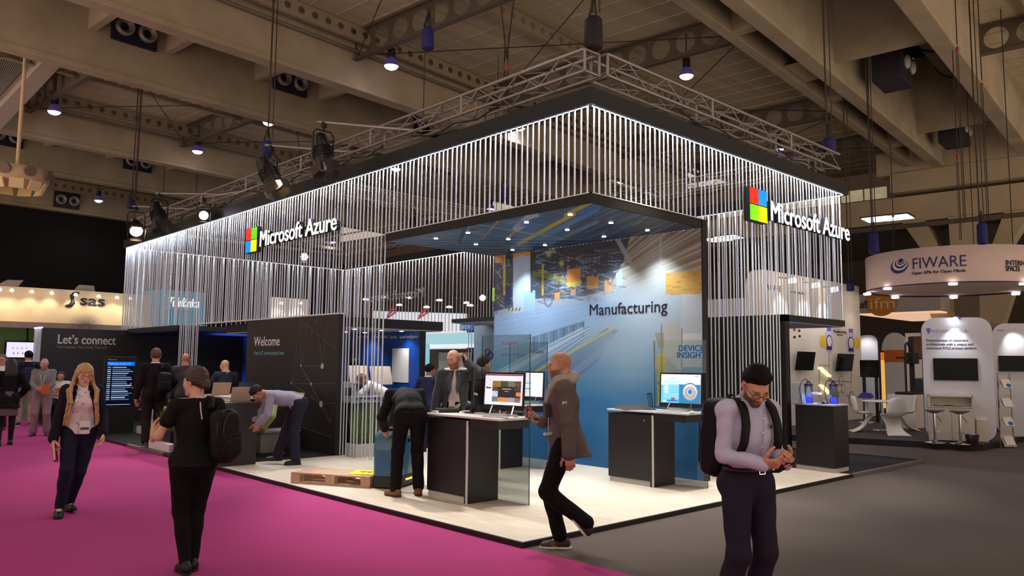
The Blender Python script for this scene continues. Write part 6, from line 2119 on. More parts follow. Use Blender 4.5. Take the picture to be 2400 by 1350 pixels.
def cone(a, b, ra, rb):
    a, b = V(a), V(b)
    d = b - a
    dd = d @ d + 1e-12

    def f(P):
        t = np.clip(((P - a) @ d) / dd, 0, 1)
        q = P - a - t[..., None] * d
        return np.sqrt((q * q).sum(-1)) - (ra + (rb - ra) * t)
    return f, np.minimum(a - ra, b - rb), np.maximum(a + ra, b + rb)


def ell(c, r, R=None):
    c, r = V(c), V(r)
    R = np.eye(3) if R is None else R
    m = r.max()

    def f(P):
        q = (P - c) @ R
        k0 = np.sqrt(((q / r) ** 2).sum(-1))
        k1 = np.sqrt(((q / (r * r)) ** 2).sum(-1))
        return k0 * (k0 - 1) / np.maximum(k1, 1e-6)
    return f, c - m, c + m


def rbox(c, h, R, r):
    c, h = V(c), V(h)
    m = np.linalg.norm(h) + r

    def f(P):
        q = np.abs((P - c) @ R) - h + r
        return np.sqrt((np.maximum(q, 0) ** 2).sum(-1)) + np.minimum(q.max(-1), 0) - r
    return f, c - m, c + m


def smin(a, b, k):
    h = np.maximum(k - np.abs(a - b), 0) / k
    return np.minimum(a, b) - h * h * k * .25


def blend(prims, k=.03, cuts=(), carve=(), noise=0., nf=38., inter=(), ki=0.):
    """smooth union of primitives; cuts: (point, normal) half spaces removed on the normal side; carve: smooth subtraction"""
    def f(P):
        d = prims[0][0](P)
        for p in prims[1:]:
            d = smin(d, p[0](P), k)
        if noise:
            d = d + noise * (np.sin(P[..., 2] * nf + 3 * np.sin(P[..., 0] * nf * .5)) * np.sin(P[..., 0] * nf * .7 + P[..., 2] * nf * .35 + 1) + .6 * np.sin(P[..., 1] * nf * .8 + P[..., 2] * nf * .6))
        for c, kk in carve:
            d = -smin(-d, c[0](P), kk)
        for c, n in cuts:
            d = np.maximum(d, (P - V(c)) @ V(n))
        for g in inter:
            e = g(P)
            d = -smin(-d, -e, ki) if ki else np.maximum(d, e)
        return d
    lo = np.min([p[1] for p in prims], 0)
    hi = np.max([p[2] for p in prims], 0)
    return f, lo, hi


EDG = [((0, 0, 0), (1, 0, 0)), ((0, 1, 0), (1, 1, 0)), ((0, 0, 1), (1, 0, 1)), ((0, 1, 1), (1, 1, 1)), ((0, 0, 0), (0, 1, 0)), ((1, 0, 0), (1, 1, 0)), ((0, 0, 1), (0, 1, 1)), ((1, 0, 1), (1, 1, 1)), ((0, 0, 0), (0, 0, 1)), ((1, 0, 0), (1, 0, 1)), ((0, 1, 0), (0, 1, 1)), ((1, 1, 0), (1, 1, 1))]


def nets(shape, h):
    """surface of a signed distance function as a quad mesh"""
    f, lo, hi = shape
    B = 8
    lo = np.asarray(lo) - 3 * h
    nb = np.ceil((np.asarray(hi) + 3 * h - lo) / (h * B)).astype(int) + 1
    n = nb * B
    F = np.full(n, 1.0)
    bi = np.stack(np.meshgrid(*[np.arange(k) for k in nb], indexing='ij'), -1).reshape(-1, 3)
    ctr = lo + (bi * B + (B - 1) / 2) * h
    dc = f(ctr)
    rad = h * B * .9 + .02
    act = np.abs(dc) < rad
    for b, d in zip(bi[~act], dc[~act]):
        if d < 0:
            F[b[0] * B:b[0] * B + B, b[1] * B:b[1] * B + B, b[2] * B:b[2] * B + B] = -1
    ab = bi[act]
    off = np.stack(np.meshgrid(*[np.arange(B)] * 3, indexing='ij'), -1).reshape(-1, 3)
    for s in range(0, len(ab), 256):
        idx = (ab[s:s + 256, None] * B + off[None]).reshape(-1, 3)
        F[idx[:, 0], idx[:, 1], idx[:, 2]] = f(lo + idx * h)
    S = F < 0
    m = np.zeros(n - 1, np.int8)
    for i in (0, 1):
        for j in (0, 1):
            for k in (0, 1):
                m += S[i:n[0] - 1 + i, j:n[1] - 1 + j, k:n[2] - 1 + k]
    cells = np.argwhere((m > 0) & (m < 8))
    cid = np.full(n - 1, -1, int)
    cid[tuple(cells.T)] = np.arange(len(cells))
    acc = np.zeros((len(cells), 3))
    cnt = np.zeros(len(cells))
    for a, b in EDG:
        a_, b_ = cells + a, cells + b
        fa, fb = F[tuple(a_.T)], F[tuple(b_.T)]
        w = (fa < 0) != (fb < 0)
        t = np.where(w, fa / np.where(w, fa - fb, 1), 0)
        acc += np.where(w[:, None], a_ + (np.array(b) - a) * t[:, None], 0)
        cnt += w
    vs = lo + acc / cnt[:, None] * h
    quads = []
    for ax in range(3):
        o1, o2 = [(1, 2), (2, 0), (0, 1)][ax]
        e = np.zeros(3, int)
        e[ax] = 1
        sl0 = [slice(1, k - 1) for k in n]
        A = S[tuple(sl0)]
        sl1 = [slice(1 + e[k], n[k] - 1 + e[k]) for k in range(3)]
        Bm = S[tuple(sl1)]
        p = np.argwhere(A != Bm) + 1
        fl = A[tuple((p - 1).T)]
        u, v = np.zeros(3, int), np.zeros(3, int)
        u[o1], v[o2] = 1, 1
        ok = np.all(p < n - 2, 1)
        p, fl = p[ok], fl[ok]
        q = np.stack([cid[tuple((p - u - v).T)], cid[tuple((p - v).T)], cid[tuple(p.T)], cid[tuple((p - u).T)]], 1)
        q = np.where(fl[:, None], q, q[:, ::-1])
        quads.append(q[(q >= 0).all(1)])
    return vs, np.concatenate(quads)


def net_obj(name, parts, mat, parent, colors=None):
    """parts: list of (vertices, quads); colors: list of per-vertex sRGB for each part"""
    vs = np.concatenate([p[0] for p in parts])
    o = 0
    fs = []
    for v, q in parts:
        fs.append(q + o)
        o += len(v)
    fs = np.concatenate(fs)
    me = bpy.data.meshes.new(name)
    me.vertices.add(len(vs))
    me.vertices.foreach_set('co', vs.ravel())
    me.loops.add(fs.size)
    me.loops.foreach_set('vertex_index', fs.ravel())
    me.polygons.add(len(fs))
    me.polygons.foreach_set('loop_start', np.arange(0, fs.size, 4))
    me.polygons.foreach_set('use_smooth', np.ones(len(fs), bool))
    me.update(calc_edges=True)
    if colors is not None:
        c = np.concatenate(colors) / 255
        c = np.where(c <= .04045, c / 12.92, ((c + .055) / 1.055) ** 2.4)
        a = me.color_attributes.new('Col', 'FLOAT_COLOR', 'POINT')
        a.data.foreach_set('color', np.concatenate([c, np.ones((len(c), 1))], 1).ravel())
    me.materials.append(mat)
    return link(name, me, parent, world=False)


skin_m = M('skin', (255, 255, 255), .5, attr='Col', spec=.35)


def ik(a, t, l1, l2, hint):
    a, t, hint = V(a), V(t), V(hint)
    d = t - a
    L = min(np.linalg.norm(d), (l1 + l2) * .999)
    u = nrm(d)
    x = (l1 * l1 - l2 * l2 + L * L) / (2 * L)
    h = math.sqrt(max(l1 * l1 - x * x, 0))
    p = nrm(hint - u * (hint @ u))
    return a + u * x + p * h, a + u * L


def frame(d, n):
    """columns: x side, y along d, z along n"""
    y = nrm(d)
    z = nrm(V(n) - y * (V(n) @ y))
    return np.stack([np.cross(y, z), y, z], 1)


class Fig:
    def __init__(s, H=1.75, build=1., lean=0, spine=0, twist=0, side=0, pelvis=None, feet=None, hands=None, head=(0, 0, 0), sh=1., female=False, elbows=None, knees=None, hipw=1.):
        k = H / 1.75
        s.k, s.b, s.female = k, build, female
        z0 = .945 * k
        s.P = V(0, 0, z0) if pelvis is None else V(pelvis)
        s.Rp = Rz(0) @ Ry(dg(side)) @ Rx(-dg(lean))
        s.W = s.P + s.Rp @ V(0, 0, .13 * k)
        s.Rc = s.Rp @ Rx(-dg(spine)) @ Rz(dg(twist))
        c = lambda x, y, z: s.W + s.Rc @ (V(x, y, z) * k)
        s.c = c
        sw = .178 * sh
        s.C = c(0, .005, .17)
        s.S = [c(-sw, -.012, .325), c(sw, -.012, .325)]
        s.N = c(0, -.02, .375)
        hp, hy, hr = head
        s.Rh = s.Rc @ Rz(dg(hy)) @ Rx(-dg(hp)) @ Ry(dg(hr))
        s.N2 = s.N + s.Rc @ V(0, .015, .045) * k
        s.Hc = s.N2 + s.Rh @ V(0, .02, .10) * k
        s.hip = [s.P + s.Rp @ V(-.092 * hipw, 0, -.02) * k, s.P + s.Rp @ V(.092 * hipw, 0, -.02) * k]
        feet = feet or [(-.10, 0, 0), (.10, 0, 0)]
        s.foot, s.knee, s.Rf = [], [], []
        for i in (0, 1):
            x, y, z = feet[i][:3]
            yaw = feet[i][3] if len(feet[i]) > 3 else (8 if i == 0 else -8)
            pit = feet[i][4] if len(feet[i]) > 4 else 0
            R = Rz(dg(yaw)) @ Rx(-dg(pit))
            an = V(x, y, z) + V(0, 0, .085 * k)
            kn, an = ik(s.hip[i], an, .435 * k, .43 * k, (knees or [(0, 1, 0), (0, 1, 0)])[i])
            s.knee.append(kn)
            s.foot.append(an)
            s.Rf.append(R)
        s.elb, s.wr, s.hd = [], [], []
        hands = hands or [None, None]
        for i in (0, 1):
            sg = -1 if i == 0 else 1
            h = hands[i] or dict(p=(sg * .26 * k, .03, .80 * k))
            hint = h.get('e', (sg * .5, -1, -.2))
            e, w = ik(s.S[i], V(h['p']), .29 * k, .255 * k, hint)
            s.elb.append(e)
            s.wr.append(w)
            d = h.get('d')
            d = nrm(w - e) if d is None else nrm(V(d))
            n = h.get('n', (-sg, 0, 0))
            s.hd.append(dict(R=frame(d, n), curl=h.get('curl', 28), thumb=h.get('thumb', 20), point=h.get('point', False)))

    # ---- shapes
    def torso(s, g=0.):
        k, b = s.k, s.b
        fem = s.female
        out = [ell(s.P + s.Rp @ V(0, -.005, 0) * k, V(.156 * (1.08 if fem else 1), .112, .13) * k * b + g, s.Rp),
               ell(s.W + s.Rp @ V(0, .0, -.01) * k, V(.124 if fem else .138, .094 if fem else .102, .15) * k * b + g, s.Rp),
               ell(s.C, V(.142 if fem else .156, .104, .185) * k * b + g, s.Rc),
               cone(s.S[0], s.S[1], .044 * k + g, .044 * k + g),
               cone(s.c(-.05, -.01, .36), s.S[0], .042 * k + g * .8, .042 * k + g), cone(s.c(.05, -.01, .36), s.S[1], .042 * k + g * .8, .042 * k + g)]
        if fem:
            for sg in (-1, 1):
                out.append(ell(s.c(sg * .075, .085, .19), V(.062, .055, .06) * k + g, s.Rc))
        for sg in (-1, 1):
            out.append(ell(s.P + s.Rp @ V(sg * .075, -.06, -.03) * k, V(.085, .085, .095) * k * b + g, s.Rp))
        return out

    def arm(s, i, g=0., to=1., cuff=0.):
        k = s.k
        w = s.elb[i] + (s.wr[i] - s.elb[i]) * to
        return [cone(s.S[i], s.elb[i], (.047 * k + g) * (.92 if s.female else 1), (.037 * k + g) * (.92 if s.female else 1)), cone(s.elb[i], w, .037 * k + g, (.037 - .010 * to) * k + g * .8 + cuff)]

    def leg(s, i, g=0., to=1., flare=0.):
        k = s.k
        an = s.knee[i] + (s.foot[i] - s.knee[i]) * to
        cf = s.knee[i] + (s.foot[i] - s.knee[i]) * .32 - s.fwd_shin(i) * .018 * k
        return [cone(s.hip[i], s.knee[i], .088 * k * s.b + g, .057 * k + g), cone(s.knee[i], an, .055 * k + g, .040 * k + g + flare), ell(cf, V(.05, .05, .10) * k + g * .9, frame(nrm(s.foot[i] - s.knee[i]), s.fwd_shin(i))[:, [0, 2, 1]])]

    def fwd_shin(s, i):
        u = nrm(s.foot[i] - s.knee[i])
        f = V(0, 1, 0) if abs(u[1]) < .8 else V(0, 0, 1)
        return nrm(f - u * (f @ u))

    def hand(s, i):
        k = s.k
        h = s.hd[i]
        R, w = h['R'], s.wr[i]
        sg = -1 if i == 0 else 1            # thumb side along local x

        q = lambda x, y, z: w + R @ (V(x * sg, y, z) * k)
        out = [ell(q(0, .05, 0), V(.042, .055, .017) * k, R), cone(q(-.022, .015, 0), q(-.026, .082, 0), .014 * k, .012 * k), cone(q(.02, .015, 0), q(.026, .085, 0), .015 * k, .012 * k), cone(q(0, -.03, 0), q(0, .03, 0), .026 * k, .022 * k)]
        cu = dg(h['curl'])
        for f, (x, y, L) in enumerate(((.03, .088, 1.0), (.010, .094, 1.1), (-.011, .09, 1.02), (-.030, .08, .8))):
            a = cu * (1 + .12 * f) * .9
            if h['point'] and f == 0:
                a = dg(6)
            p = q(x, y, 0)
            r = .0092 * k
            ang = 0
            for ln in (.046, .028, .023):
                ang += a
                dv = R @ V(x * .6 * sg, math.cos(ang), math.sin(ang))
                p2 = p + nrm(dv) * ln * L * k
                out.append(cone(p, p2, r, r * .9))
                p, r = p2, r * .9
        tb = dg(h['thumb'])
        p = q(.030, .022, .004)
        for j, ln in enumerate((.044, .033, .028)):
            dv = R @ V((.75 - .28 * j) * sg, .62 + .18 * j, .25 + math.sin(tb) * (.3 + .35 * j))
            p2 = p + nrm(dv) * ln * k
            out.append(cone(p, p2, (.0135 - .0015 * j) * k, (.012 - .0015 * j) * k))
            p = p2
        return blend(out, .010)

    def hp(s, x, y, z):
        return s.Hc + s.Rh @ (V(x, y, z) * s.k)

    def head(s, jaw=1.):
        k, R, q = s.k, s.Rh, s.hp
        e = lambda x, y, z, a, b, c: ell(q(x, y, z), V(a, b, c) * k, R)
        pr = [e(0, -.012, .035, .074, .094, .084), e(0, .032, -.022, .060, .062, .078), e(0, .045, -.070, .046 * jaw, .044, .036), cone(q(-.012, .078, -.098), q(.012, .078, -.098), .016 * k, .016 * k),
              cone(q(-.034, .077, .022), q(.034, .077, .022), .013 * k, .013 * k), e(.043, .060, -.022, .024, .025, .022), e(-.043, .060, -.022, .024, .025, .022),
              cone(q(0, -.02, -.04), s.N, .056 * k * (.9 if s.female else 1), .062 * k * (.9 if s.female else 1))]
        sm = [cone(q(0, .088, .014), q(0, .112, -.026), .009 * k, .0125 * k), e(.0125, .098, -.033, .009, .010, .008), e(-.0125, .098, -.033, .009, .010, .008),
              cone(q(-.017, .090, -.060), q(.017, .090, -.060), .0062 * k, .0062 * k), cone(q(-.014, .089, -.071), q(.014, .089, -.071), .0075 * k, .0075 * k)]
        for sg in (-1, 1):
            sm.append(ell(q(sg * .077, -.012, -.004), V(.010, .020, .032) * k, R @ Rz(sg * .35)))
        a = blend(pr, .030 * k)
        b = blend(sm, .008)
        for sg in (-1, 1):
            sm += [e(sg * .031, .0815, .0095, .019, .0135, .0075), e(sg * .031, .0790, -.0115, .018, .012, .006)]
        carve = [(e(sg * .031, .100, .0, .019, .017, .0085), .010) for sg in (-1, 1)] + [(cone(q(-.02, .101, -.0655), q(.02, .101, -.0655), .0025, .0025), .004)]

        def f(P):
            d = smin(a[0](P), b[0](P), .010)
            for c, kk in carve:
                d = -smin(-d, c[0](P), kk)
            return d
        return f, np.minimum(a[1], b[1]), np.maximum(a[2], b[2])


def head_colors(F, vs, skin, brow=None, beard=None, lips=(168, 92, 84), scalp=None):
    L = ((vs - F.Hc) @ F.Rh) / F.k
    c = np.ones((len(vs), 3)) * V(skin)
    x, y, z = L[:, 0], L[:, 1], L[:, 2]

    def mix(w, col):
        nonlocal c
        c = c * (1 - w[:, None]) + V(col) * w[:, None]
    g = lambda v, m, s_: np.exp(-((v - m) / s_) ** 2)
    warm = V(skin) * V(1.0, .80, .76)
    mix(.45 * g(np.abs(x), .045, .02) * g(z, -.03, .02) * (y > .03), warm)
    mix(.5 * g(x, 0, .02) * g(z, -.03, .014) * (y > .09), warm)
    mix(.5 * (np.abs(x) > .07) * (np.abs(z) < .04), warm)
    if beard is not None:
        col, st = beard
        w = np.clip((-.030 - z + .25 * (np.abs(x) - .045)) / .012, 0, 1) * np.clip((y + .005) / .02, 0, 1) * np.clip((z + .135) / .02, 0, 1)
        w = np.maximum(w, g(z, -.047, .006) * (np.abs(x) < .032) * (y > .07))
        mix(w * st, col)
    mix(.85 * (np.abs(x) < .024) * g(z, -.0655, .009) * (y > .08), lips)
    if brow is not None:
        mix(.9 * np.clip(1 - np.abs(np.abs(x) - .034) / .022, 0, 1) ** .4 * g(z, .0255 - .12 * np.abs(np.abs(x) - .03), .0052) * (y > .06), brow)
    if scalp is not None:
        col, st = scalp
        hl = .055 - .75 * (y + .0) * 0
        w = np.clip((z - np.interp(y, [-.12, -.03, .0, .03, .06, .1], [-.06, -.03, .0, .045, .075, .085])) / .02, 0, 1)
        mix(w * st, col)
    return c


EYE_W, EYE_I = M('eye white', (226, 218, 212), .2, var=0), M('eye iris', (52, 36, 28), .1, var=0)
LENSES = M('spectacle frame', (26, 20, 22), .3, var=0)


def person(name, label, F, loc, rz, skin=(206, 156, 132), h=.013, eyes=True, brow=(70, 50, 40), beard=None, scalp=None, hands=(True, True), inset=-.010, jaw=1., cat='person', shoes=None, hh=None, bare=()):
    t = thing(name, label, cat, tuple(loc), rz)
    F.t = t
    skin = V(skin) * .82 + .18 * V(skin).mean() * V(1.06, 1.0, .96)
    body = F.torso(inset)
    for i in (0, 1):
        body += F.arm(i, 0 if 'arm%d' % i in bare else inset * .7) + F.leg(i, 0 if 'leg' in bare else inset)
        body.append(cone(F.foot[i], F.foot[i] + F.Rf[i] @ V(0, .09, -.045) * F.k, .032 * F.k, .022 * F.k))
    body.append(cone(F.N, F.N2, .052 * F.k, .050 * F.k))
    parts = [nets(blend(body, .035 * F.k), max(h, .012))]
    cols = [np.ones((len(parts[0][0]), 3)) * V(skin)]
    hv = nets(F.head(jaw), hh or max(.0052, h * .45))
    parts.append(hv)
    cols.append(head_colors(F, hv[0], skin, brow, beard, scalp=scalp))
    for i in (0, 1):
        if hands[i]:
            q = nets(F.hand(i), max(.0042, h * .36))
            parts.append(q)
            cols.append(np.ones((len(q[0]), 3)) * V(skin) * V(1, .97, .96))
    net_obj('body', parts, skin_m, t, cols)
    if eyes:
        for sg in (-1, 1):
            c = F.hp(sg * .031, .0765, -.001)
            mb = MB()
            mb.ell(c, .0122 * F.k, 14, 10)
            d = F.Rh @ nrm(V(0, 1, -.22))
            mb.cur = 1
            mb.ell(c + d * .0078 * F.k, (.0062 * F.k,) * 3, 10, 8)
            mb.build('eye', [EYE_W, EYE_I], t, world=False)
    if shoes:
        for i in (0, 1):
            shoe(F, i, *shoes)
    return t


def shoe(F, i, mat, sole=None, heel=.0, white=False):
    k, R, a = F.k, F.Rf[i], F.foot[i]
    q = lambda x, y, z: a + R @ (V(x, y, z) * k)
    fl = -.085
    pr = [cone(q(0, -.045, fl + .042), q(0, .02, fl + .046), .043 * k, .042 * k), cone(q(0, .02, fl + .040), q(0, .135, fl + .026), .043 * k, .034 * k), cone(q(0, -.03, fl + .06), q(0, -.005, fl + .10), .040 * k, .036 * k), ell(q(0, .10, fl + .02), V(.046, .075, .03) * k, R)]
    sh = nets(blend(pr, .02, cuts=[(q(0, 0, fl + .012), -R[:, 2])]), .0075)
    o = net_obj('shoe', [sh], mat, F.t)
    so = nets(blend([ell(q(0, .10, fl + .012), V(.050, .080, .05) * k, R), ell(q(0, -.03, fl + .012), V(.044, .068, .05) * k, R), cone(q(0, -.02, fl + .012), q(0, .08, fl + .012), .040 * k, .044 * k)], .02, cuts=[(q(0, 0, fl + .020), R[:, 2]), (q(0, 0, fl), -R[:, 2])]), .0075)
    net_obj('sole', [so], sole or black_m, o)


def garment(F, name, shape, mat, h, parent=None):
    return net_obj(name, [nets(shape, h)], mat, parent or F.t)


def trousers(F, mat, h=.012, g=.012, to=.96, flare=.012, noise=.0018, belt=True, k=.03):
    pr = F.torso(g)[:2] + F.torso(g)[-2:]
    for i in (0, 1):
        pr += F.leg(i, g, to, flare)
    top = F.P + F.Rp @ V(0, 0, .105) * F.k
    return garment(F, 'trousers', blend(pr, k * F.k, cuts=[(top, F.Rp[:, 2])], noise=noise, nf=30), mat, h)


def shirt(F, mat, h=.012, g=.012, hem=.0, to=(1., 1.), noise=.002, name='shirt', neck=.40, cuff=.004, k=.035, sleeves=(True, True), short=None, wedge=None, skirt=None, nf=34):
    pr, arms = F.torso(g), []
    for i in (0, 1):
        if sleeves[i]:
            arms += F.arm(i, g, to[i], cuff) if to[i] > .02 else [cone(F.S[i], F.S[i] + (F.elb[i] - F.S[i]) * (short or 1.), .047 * F.k + g, .042 * F.k + g + .006)]
    pr.append(cone(F.N + F.Rc @ V(0, .0, -.03) * F.k, F.N + F.Rc @ V(0, .004, .015) * F.k, .062 * F.k + g * .3, .058 * F.k + g * .3))
    if skirt:
        pr.append(cone(F.P, F.P + F.Rp @ V(0, skirt[2] if len(skirt) > 2 else 0, -skirt[0]) * F.k, .15 * F.k, skirt[1] * F.k))
    cuts = [(F.P + F.Rp @ V(0, 0, -hem) * F.k, -F.Rp[:, 2]), (F.c(0, .0, neck), F.Rc[:, 2] + .25 * F.Rc[:, 1])]
    inter = []
    if wedge:
        top, bot, zt, zb = wedge             # half widths at the top and the bottom of the front opening

        def cutf(P):
            L = (P - F.W) @ F.Rc / F.k
            w = np.interp(L[..., 2], [-.45, zb, zt, .5], [bot * 1.3, bot, top, top])
            return np.where(L[..., 1] > -.02, w - np.abs(L[..., 0]), -1.) * F.k
        inter.append(cutf)
    A, B = blend(pr, k * F.k, cuts=cuts, noise=noise, nf=nf, inter=inter), blend(arms, .02, noise=noise, nf=nf)
    sh = (lambda P: smin(A[0](P), B[0](P), .022)), np.minimum(A[1], B[1]), np.maximum(A[2], B[2])
    return garment(F, name, sh, mat, h)


def collar(F, mat, g=.0, r=.062, hgt=.03, name='collar'):
    mb = MB()
    n = 22
    vs = []
    for z, rr in ((.352, r + .016), (.352 + hgt + .02, r + .002), (.352 + hgt, r + .02)):
        for j in range(n):
            a = PI / 2 + .25 + (2 * PI - .5) * j / (n - 1)
            vs.append(F.c(rr * math.cos(a), -.012 + rr * 1.0 * math.sin(a), z - .03 * math.sin(a) * (1 if math.sin(a) > 0 else .0)))
    fs = [(i * n + j, i * n + j + 1, (i + 1) * n + j + 1, (i + 1) * n + j) for i in (0, 1) for j in range(n - 1)]
    o = mb.add(vs, fs, True).build(name, mat, F.t, world=False)
    s = o.modifiers.new('s', 'SOLIDIFY')
    s.thickness = .004
    return o


def hair_cap(F, mat, front=.055, back=-.05, g=.012, h=.007, side=-.005, noise=.0016, extra=(), top=0., name='hair', bald=None):
    """hair as a shell over the skull down to a hairline that rises towards the face"""
    k, R, q = F.k, F.Rh, F.hp
    g += .006
    pr = [ell(q(0, -.012, .035 + top * .5), V(.074 + g, .094 + g, .084 + g + top) * k, R)] + list(extra)

    def line(P):
        L = (P - F.Hc) @ R / k
        y, z, x = L[..., 1], L[..., 2], np.abs(L[..., 0])
        hl = np.interp(y, [-.13, -.06, -.02, .015, .05, .085, .12], [back, back, side - .015, side + .01, side + .045, front, front + .02])
        return (hl - z) * .8 * k
    inter = [line]
    if bald is not None:
        def bf(P):
            L = (P - F.Hc) @ R / k
            return (L[..., 2] - np.interp(L[..., 1], [-.1, .1], [bald, bald - .03])) * k
        inter.append(bf)
    base = blend(pr, .02, noise=noise, nf=150, inter=inter[1:])

    def f(P):
        e = line(P)
        return -smin(-(base[0](P) + (g + .003) * k * np.clip(1 + e / (.055 * k), 0, 1) ** 1.5), -e, .012)   # thins out towards the hairline
    return net_obj(name, [nets((f, base[1], base[2]), h)], mat, F.t)


def spectacles(F, mat=None):
    q = F.hp
    mb = MB()
    for sg in (-1, 1):
        c = [q(sg * .033 + .024 * math.cos(a), .104 + .004 * math.cos(a) * sg * -1, .0 + .018 * math.sin(a)) for a in np.linspace(0, 2 * PI, 18, endpoint=False)]
        mb.tube(c, .0019, n=5, closed=True)
        mb.tube([q(sg * .056, .102, .006), q(sg * .075, .06, .008), q(sg * .081, -.005, .010)], .0018, n=5)
    mb.tube([q(-.010, .108, .003), q(0, .112, .006), q(.010, .108, .003)], .0019, n=5)
    return mb.build('spectacles', mat or LENSES, F.t, world=False)


def lanyard(F, mat, badge, drop=.02, x=0., size=(.045, .07), strip=None, g=.014):
    c = F.c
    yb = .125 + g
    bp = c(x, yb + .005, drop)
    mb = MB()
    for sg in (-1, 1):
        mb.tube([c(sg * .055, -.02, .395), c(sg * .065, .06, .35), c(sg * .05 + x * .3, .115 + g, .25), c(sg * .02 + x * .8, .122 + g, .13), bp + F.Rc @ V(sg * .008, 0, .0)], .0055, n=5)
    mb.build('lanyard', mat, F.t, world=False)
    w, hh = size
    o = MB().obox(bp - F.Rc @ V(0, 0, hh), F.Rc @ V(w, 0, 0), F.Rc @ V(0, .003, 0), F.Rc @ V(0, 0, hh)).build('badge', badge, F.t, world=False)
    MB().obox(bp - F.Rc @ V(0, -.004, hh * (1.7 if strip else 1.2)), F.Rc @ V(w * .85, 0, 0), F.Rc @ V(0, .001, 0), F.Rc @ V(0, 0, hh * .2)).build('badge_print', strip or M('badge print', (90, 84, 96), .6), o, world=False)
    return bp


def belt(F, mat, g=.02, z=.085):
    k = F.k
    pts = []
    for a in np.linspace(0, 2 * PI, 40, endpoint=False):
        d = V(math.cos(a) * .152 * F.b, math.sin(a) * .112 * F.b, z / 1) * k
        r = V(math.cos(a), math.sin(a), 0) * g
        pts.append(F.P + F.Rp @ (d + r))
    mb = MB()
    n = len(pts)
    up = F.Rp[:, 2] * .017 * k
    vs = [p - up for p in pts] + [p + up for p in pts]
    mb.add(vs, [(i, (i + 1) % n, n + (i + 1) % n, n + i) for i in range(n)], True)
    o = mb.build('belt', mat, F.t, world=False)
    s = o.modifiers.new('s', 'SOLIDIFY')
    s.thickness = .006
    b = F.P + F.Rp @ (V(0, .112 * F.b * k + g + .006, z * k))
    X, Y, Z = F.Rp[:, 0], F.Rp[:, 1], F.Rp[:, 2]
    mb = MB()
    for a, c2 in (((-1, 0), (.003, .019)), ((1, 0), (.003, .019)), ((0, 1), (.022, .003)), ((0, -1), (.022, .003))):
        mb.obox(b + X * a[0] * .022 + Z * a[1] * .018, X * c2[0], Y * .003, Z * c2[1])
    mb.build('buckle', chrome, o, world=False)
    return o


def held_phone(lb, F, i, off=(0, .075, .022), up=None, size=(.036, .074, .004), mat=None):
    R, w = F.hd[i]['R'], F.wr[i]
    c = w + R @ (V(off) * F.k)
    Bm = BASE[F.t.name]
    Mw = np.array(Bm.to_3x3())
    wc = np.array(Bm @ Vector(c))
    t = thing('mobile_phone', lb, 'phone', tuple(wc))
    A = Mw @ R
    if up is not None:
        u = nrm(Mw @ V(up[0]))
        n = nrm(Mw @ V(up[1]))
        n = nrm(n - u * (n @ u))
        A = np.stack([np.cross(u, n), u, n], 1)
    MB().obox(wc, A[:, 0] * size[0], A[:, 1] * size[1], A[:, 2] * size[2]).build('case', mat or black_m, t, bevel=.003)
    MB().obox(wc + A[:, 2] * size[2], A[:, 0] * size[0] * .9, A[:, 1] * size[1] * .9, A[:, 2] * .0006).build('glass', M('phone glass', (20, 22, 30), .08, var=0), t)
    return t


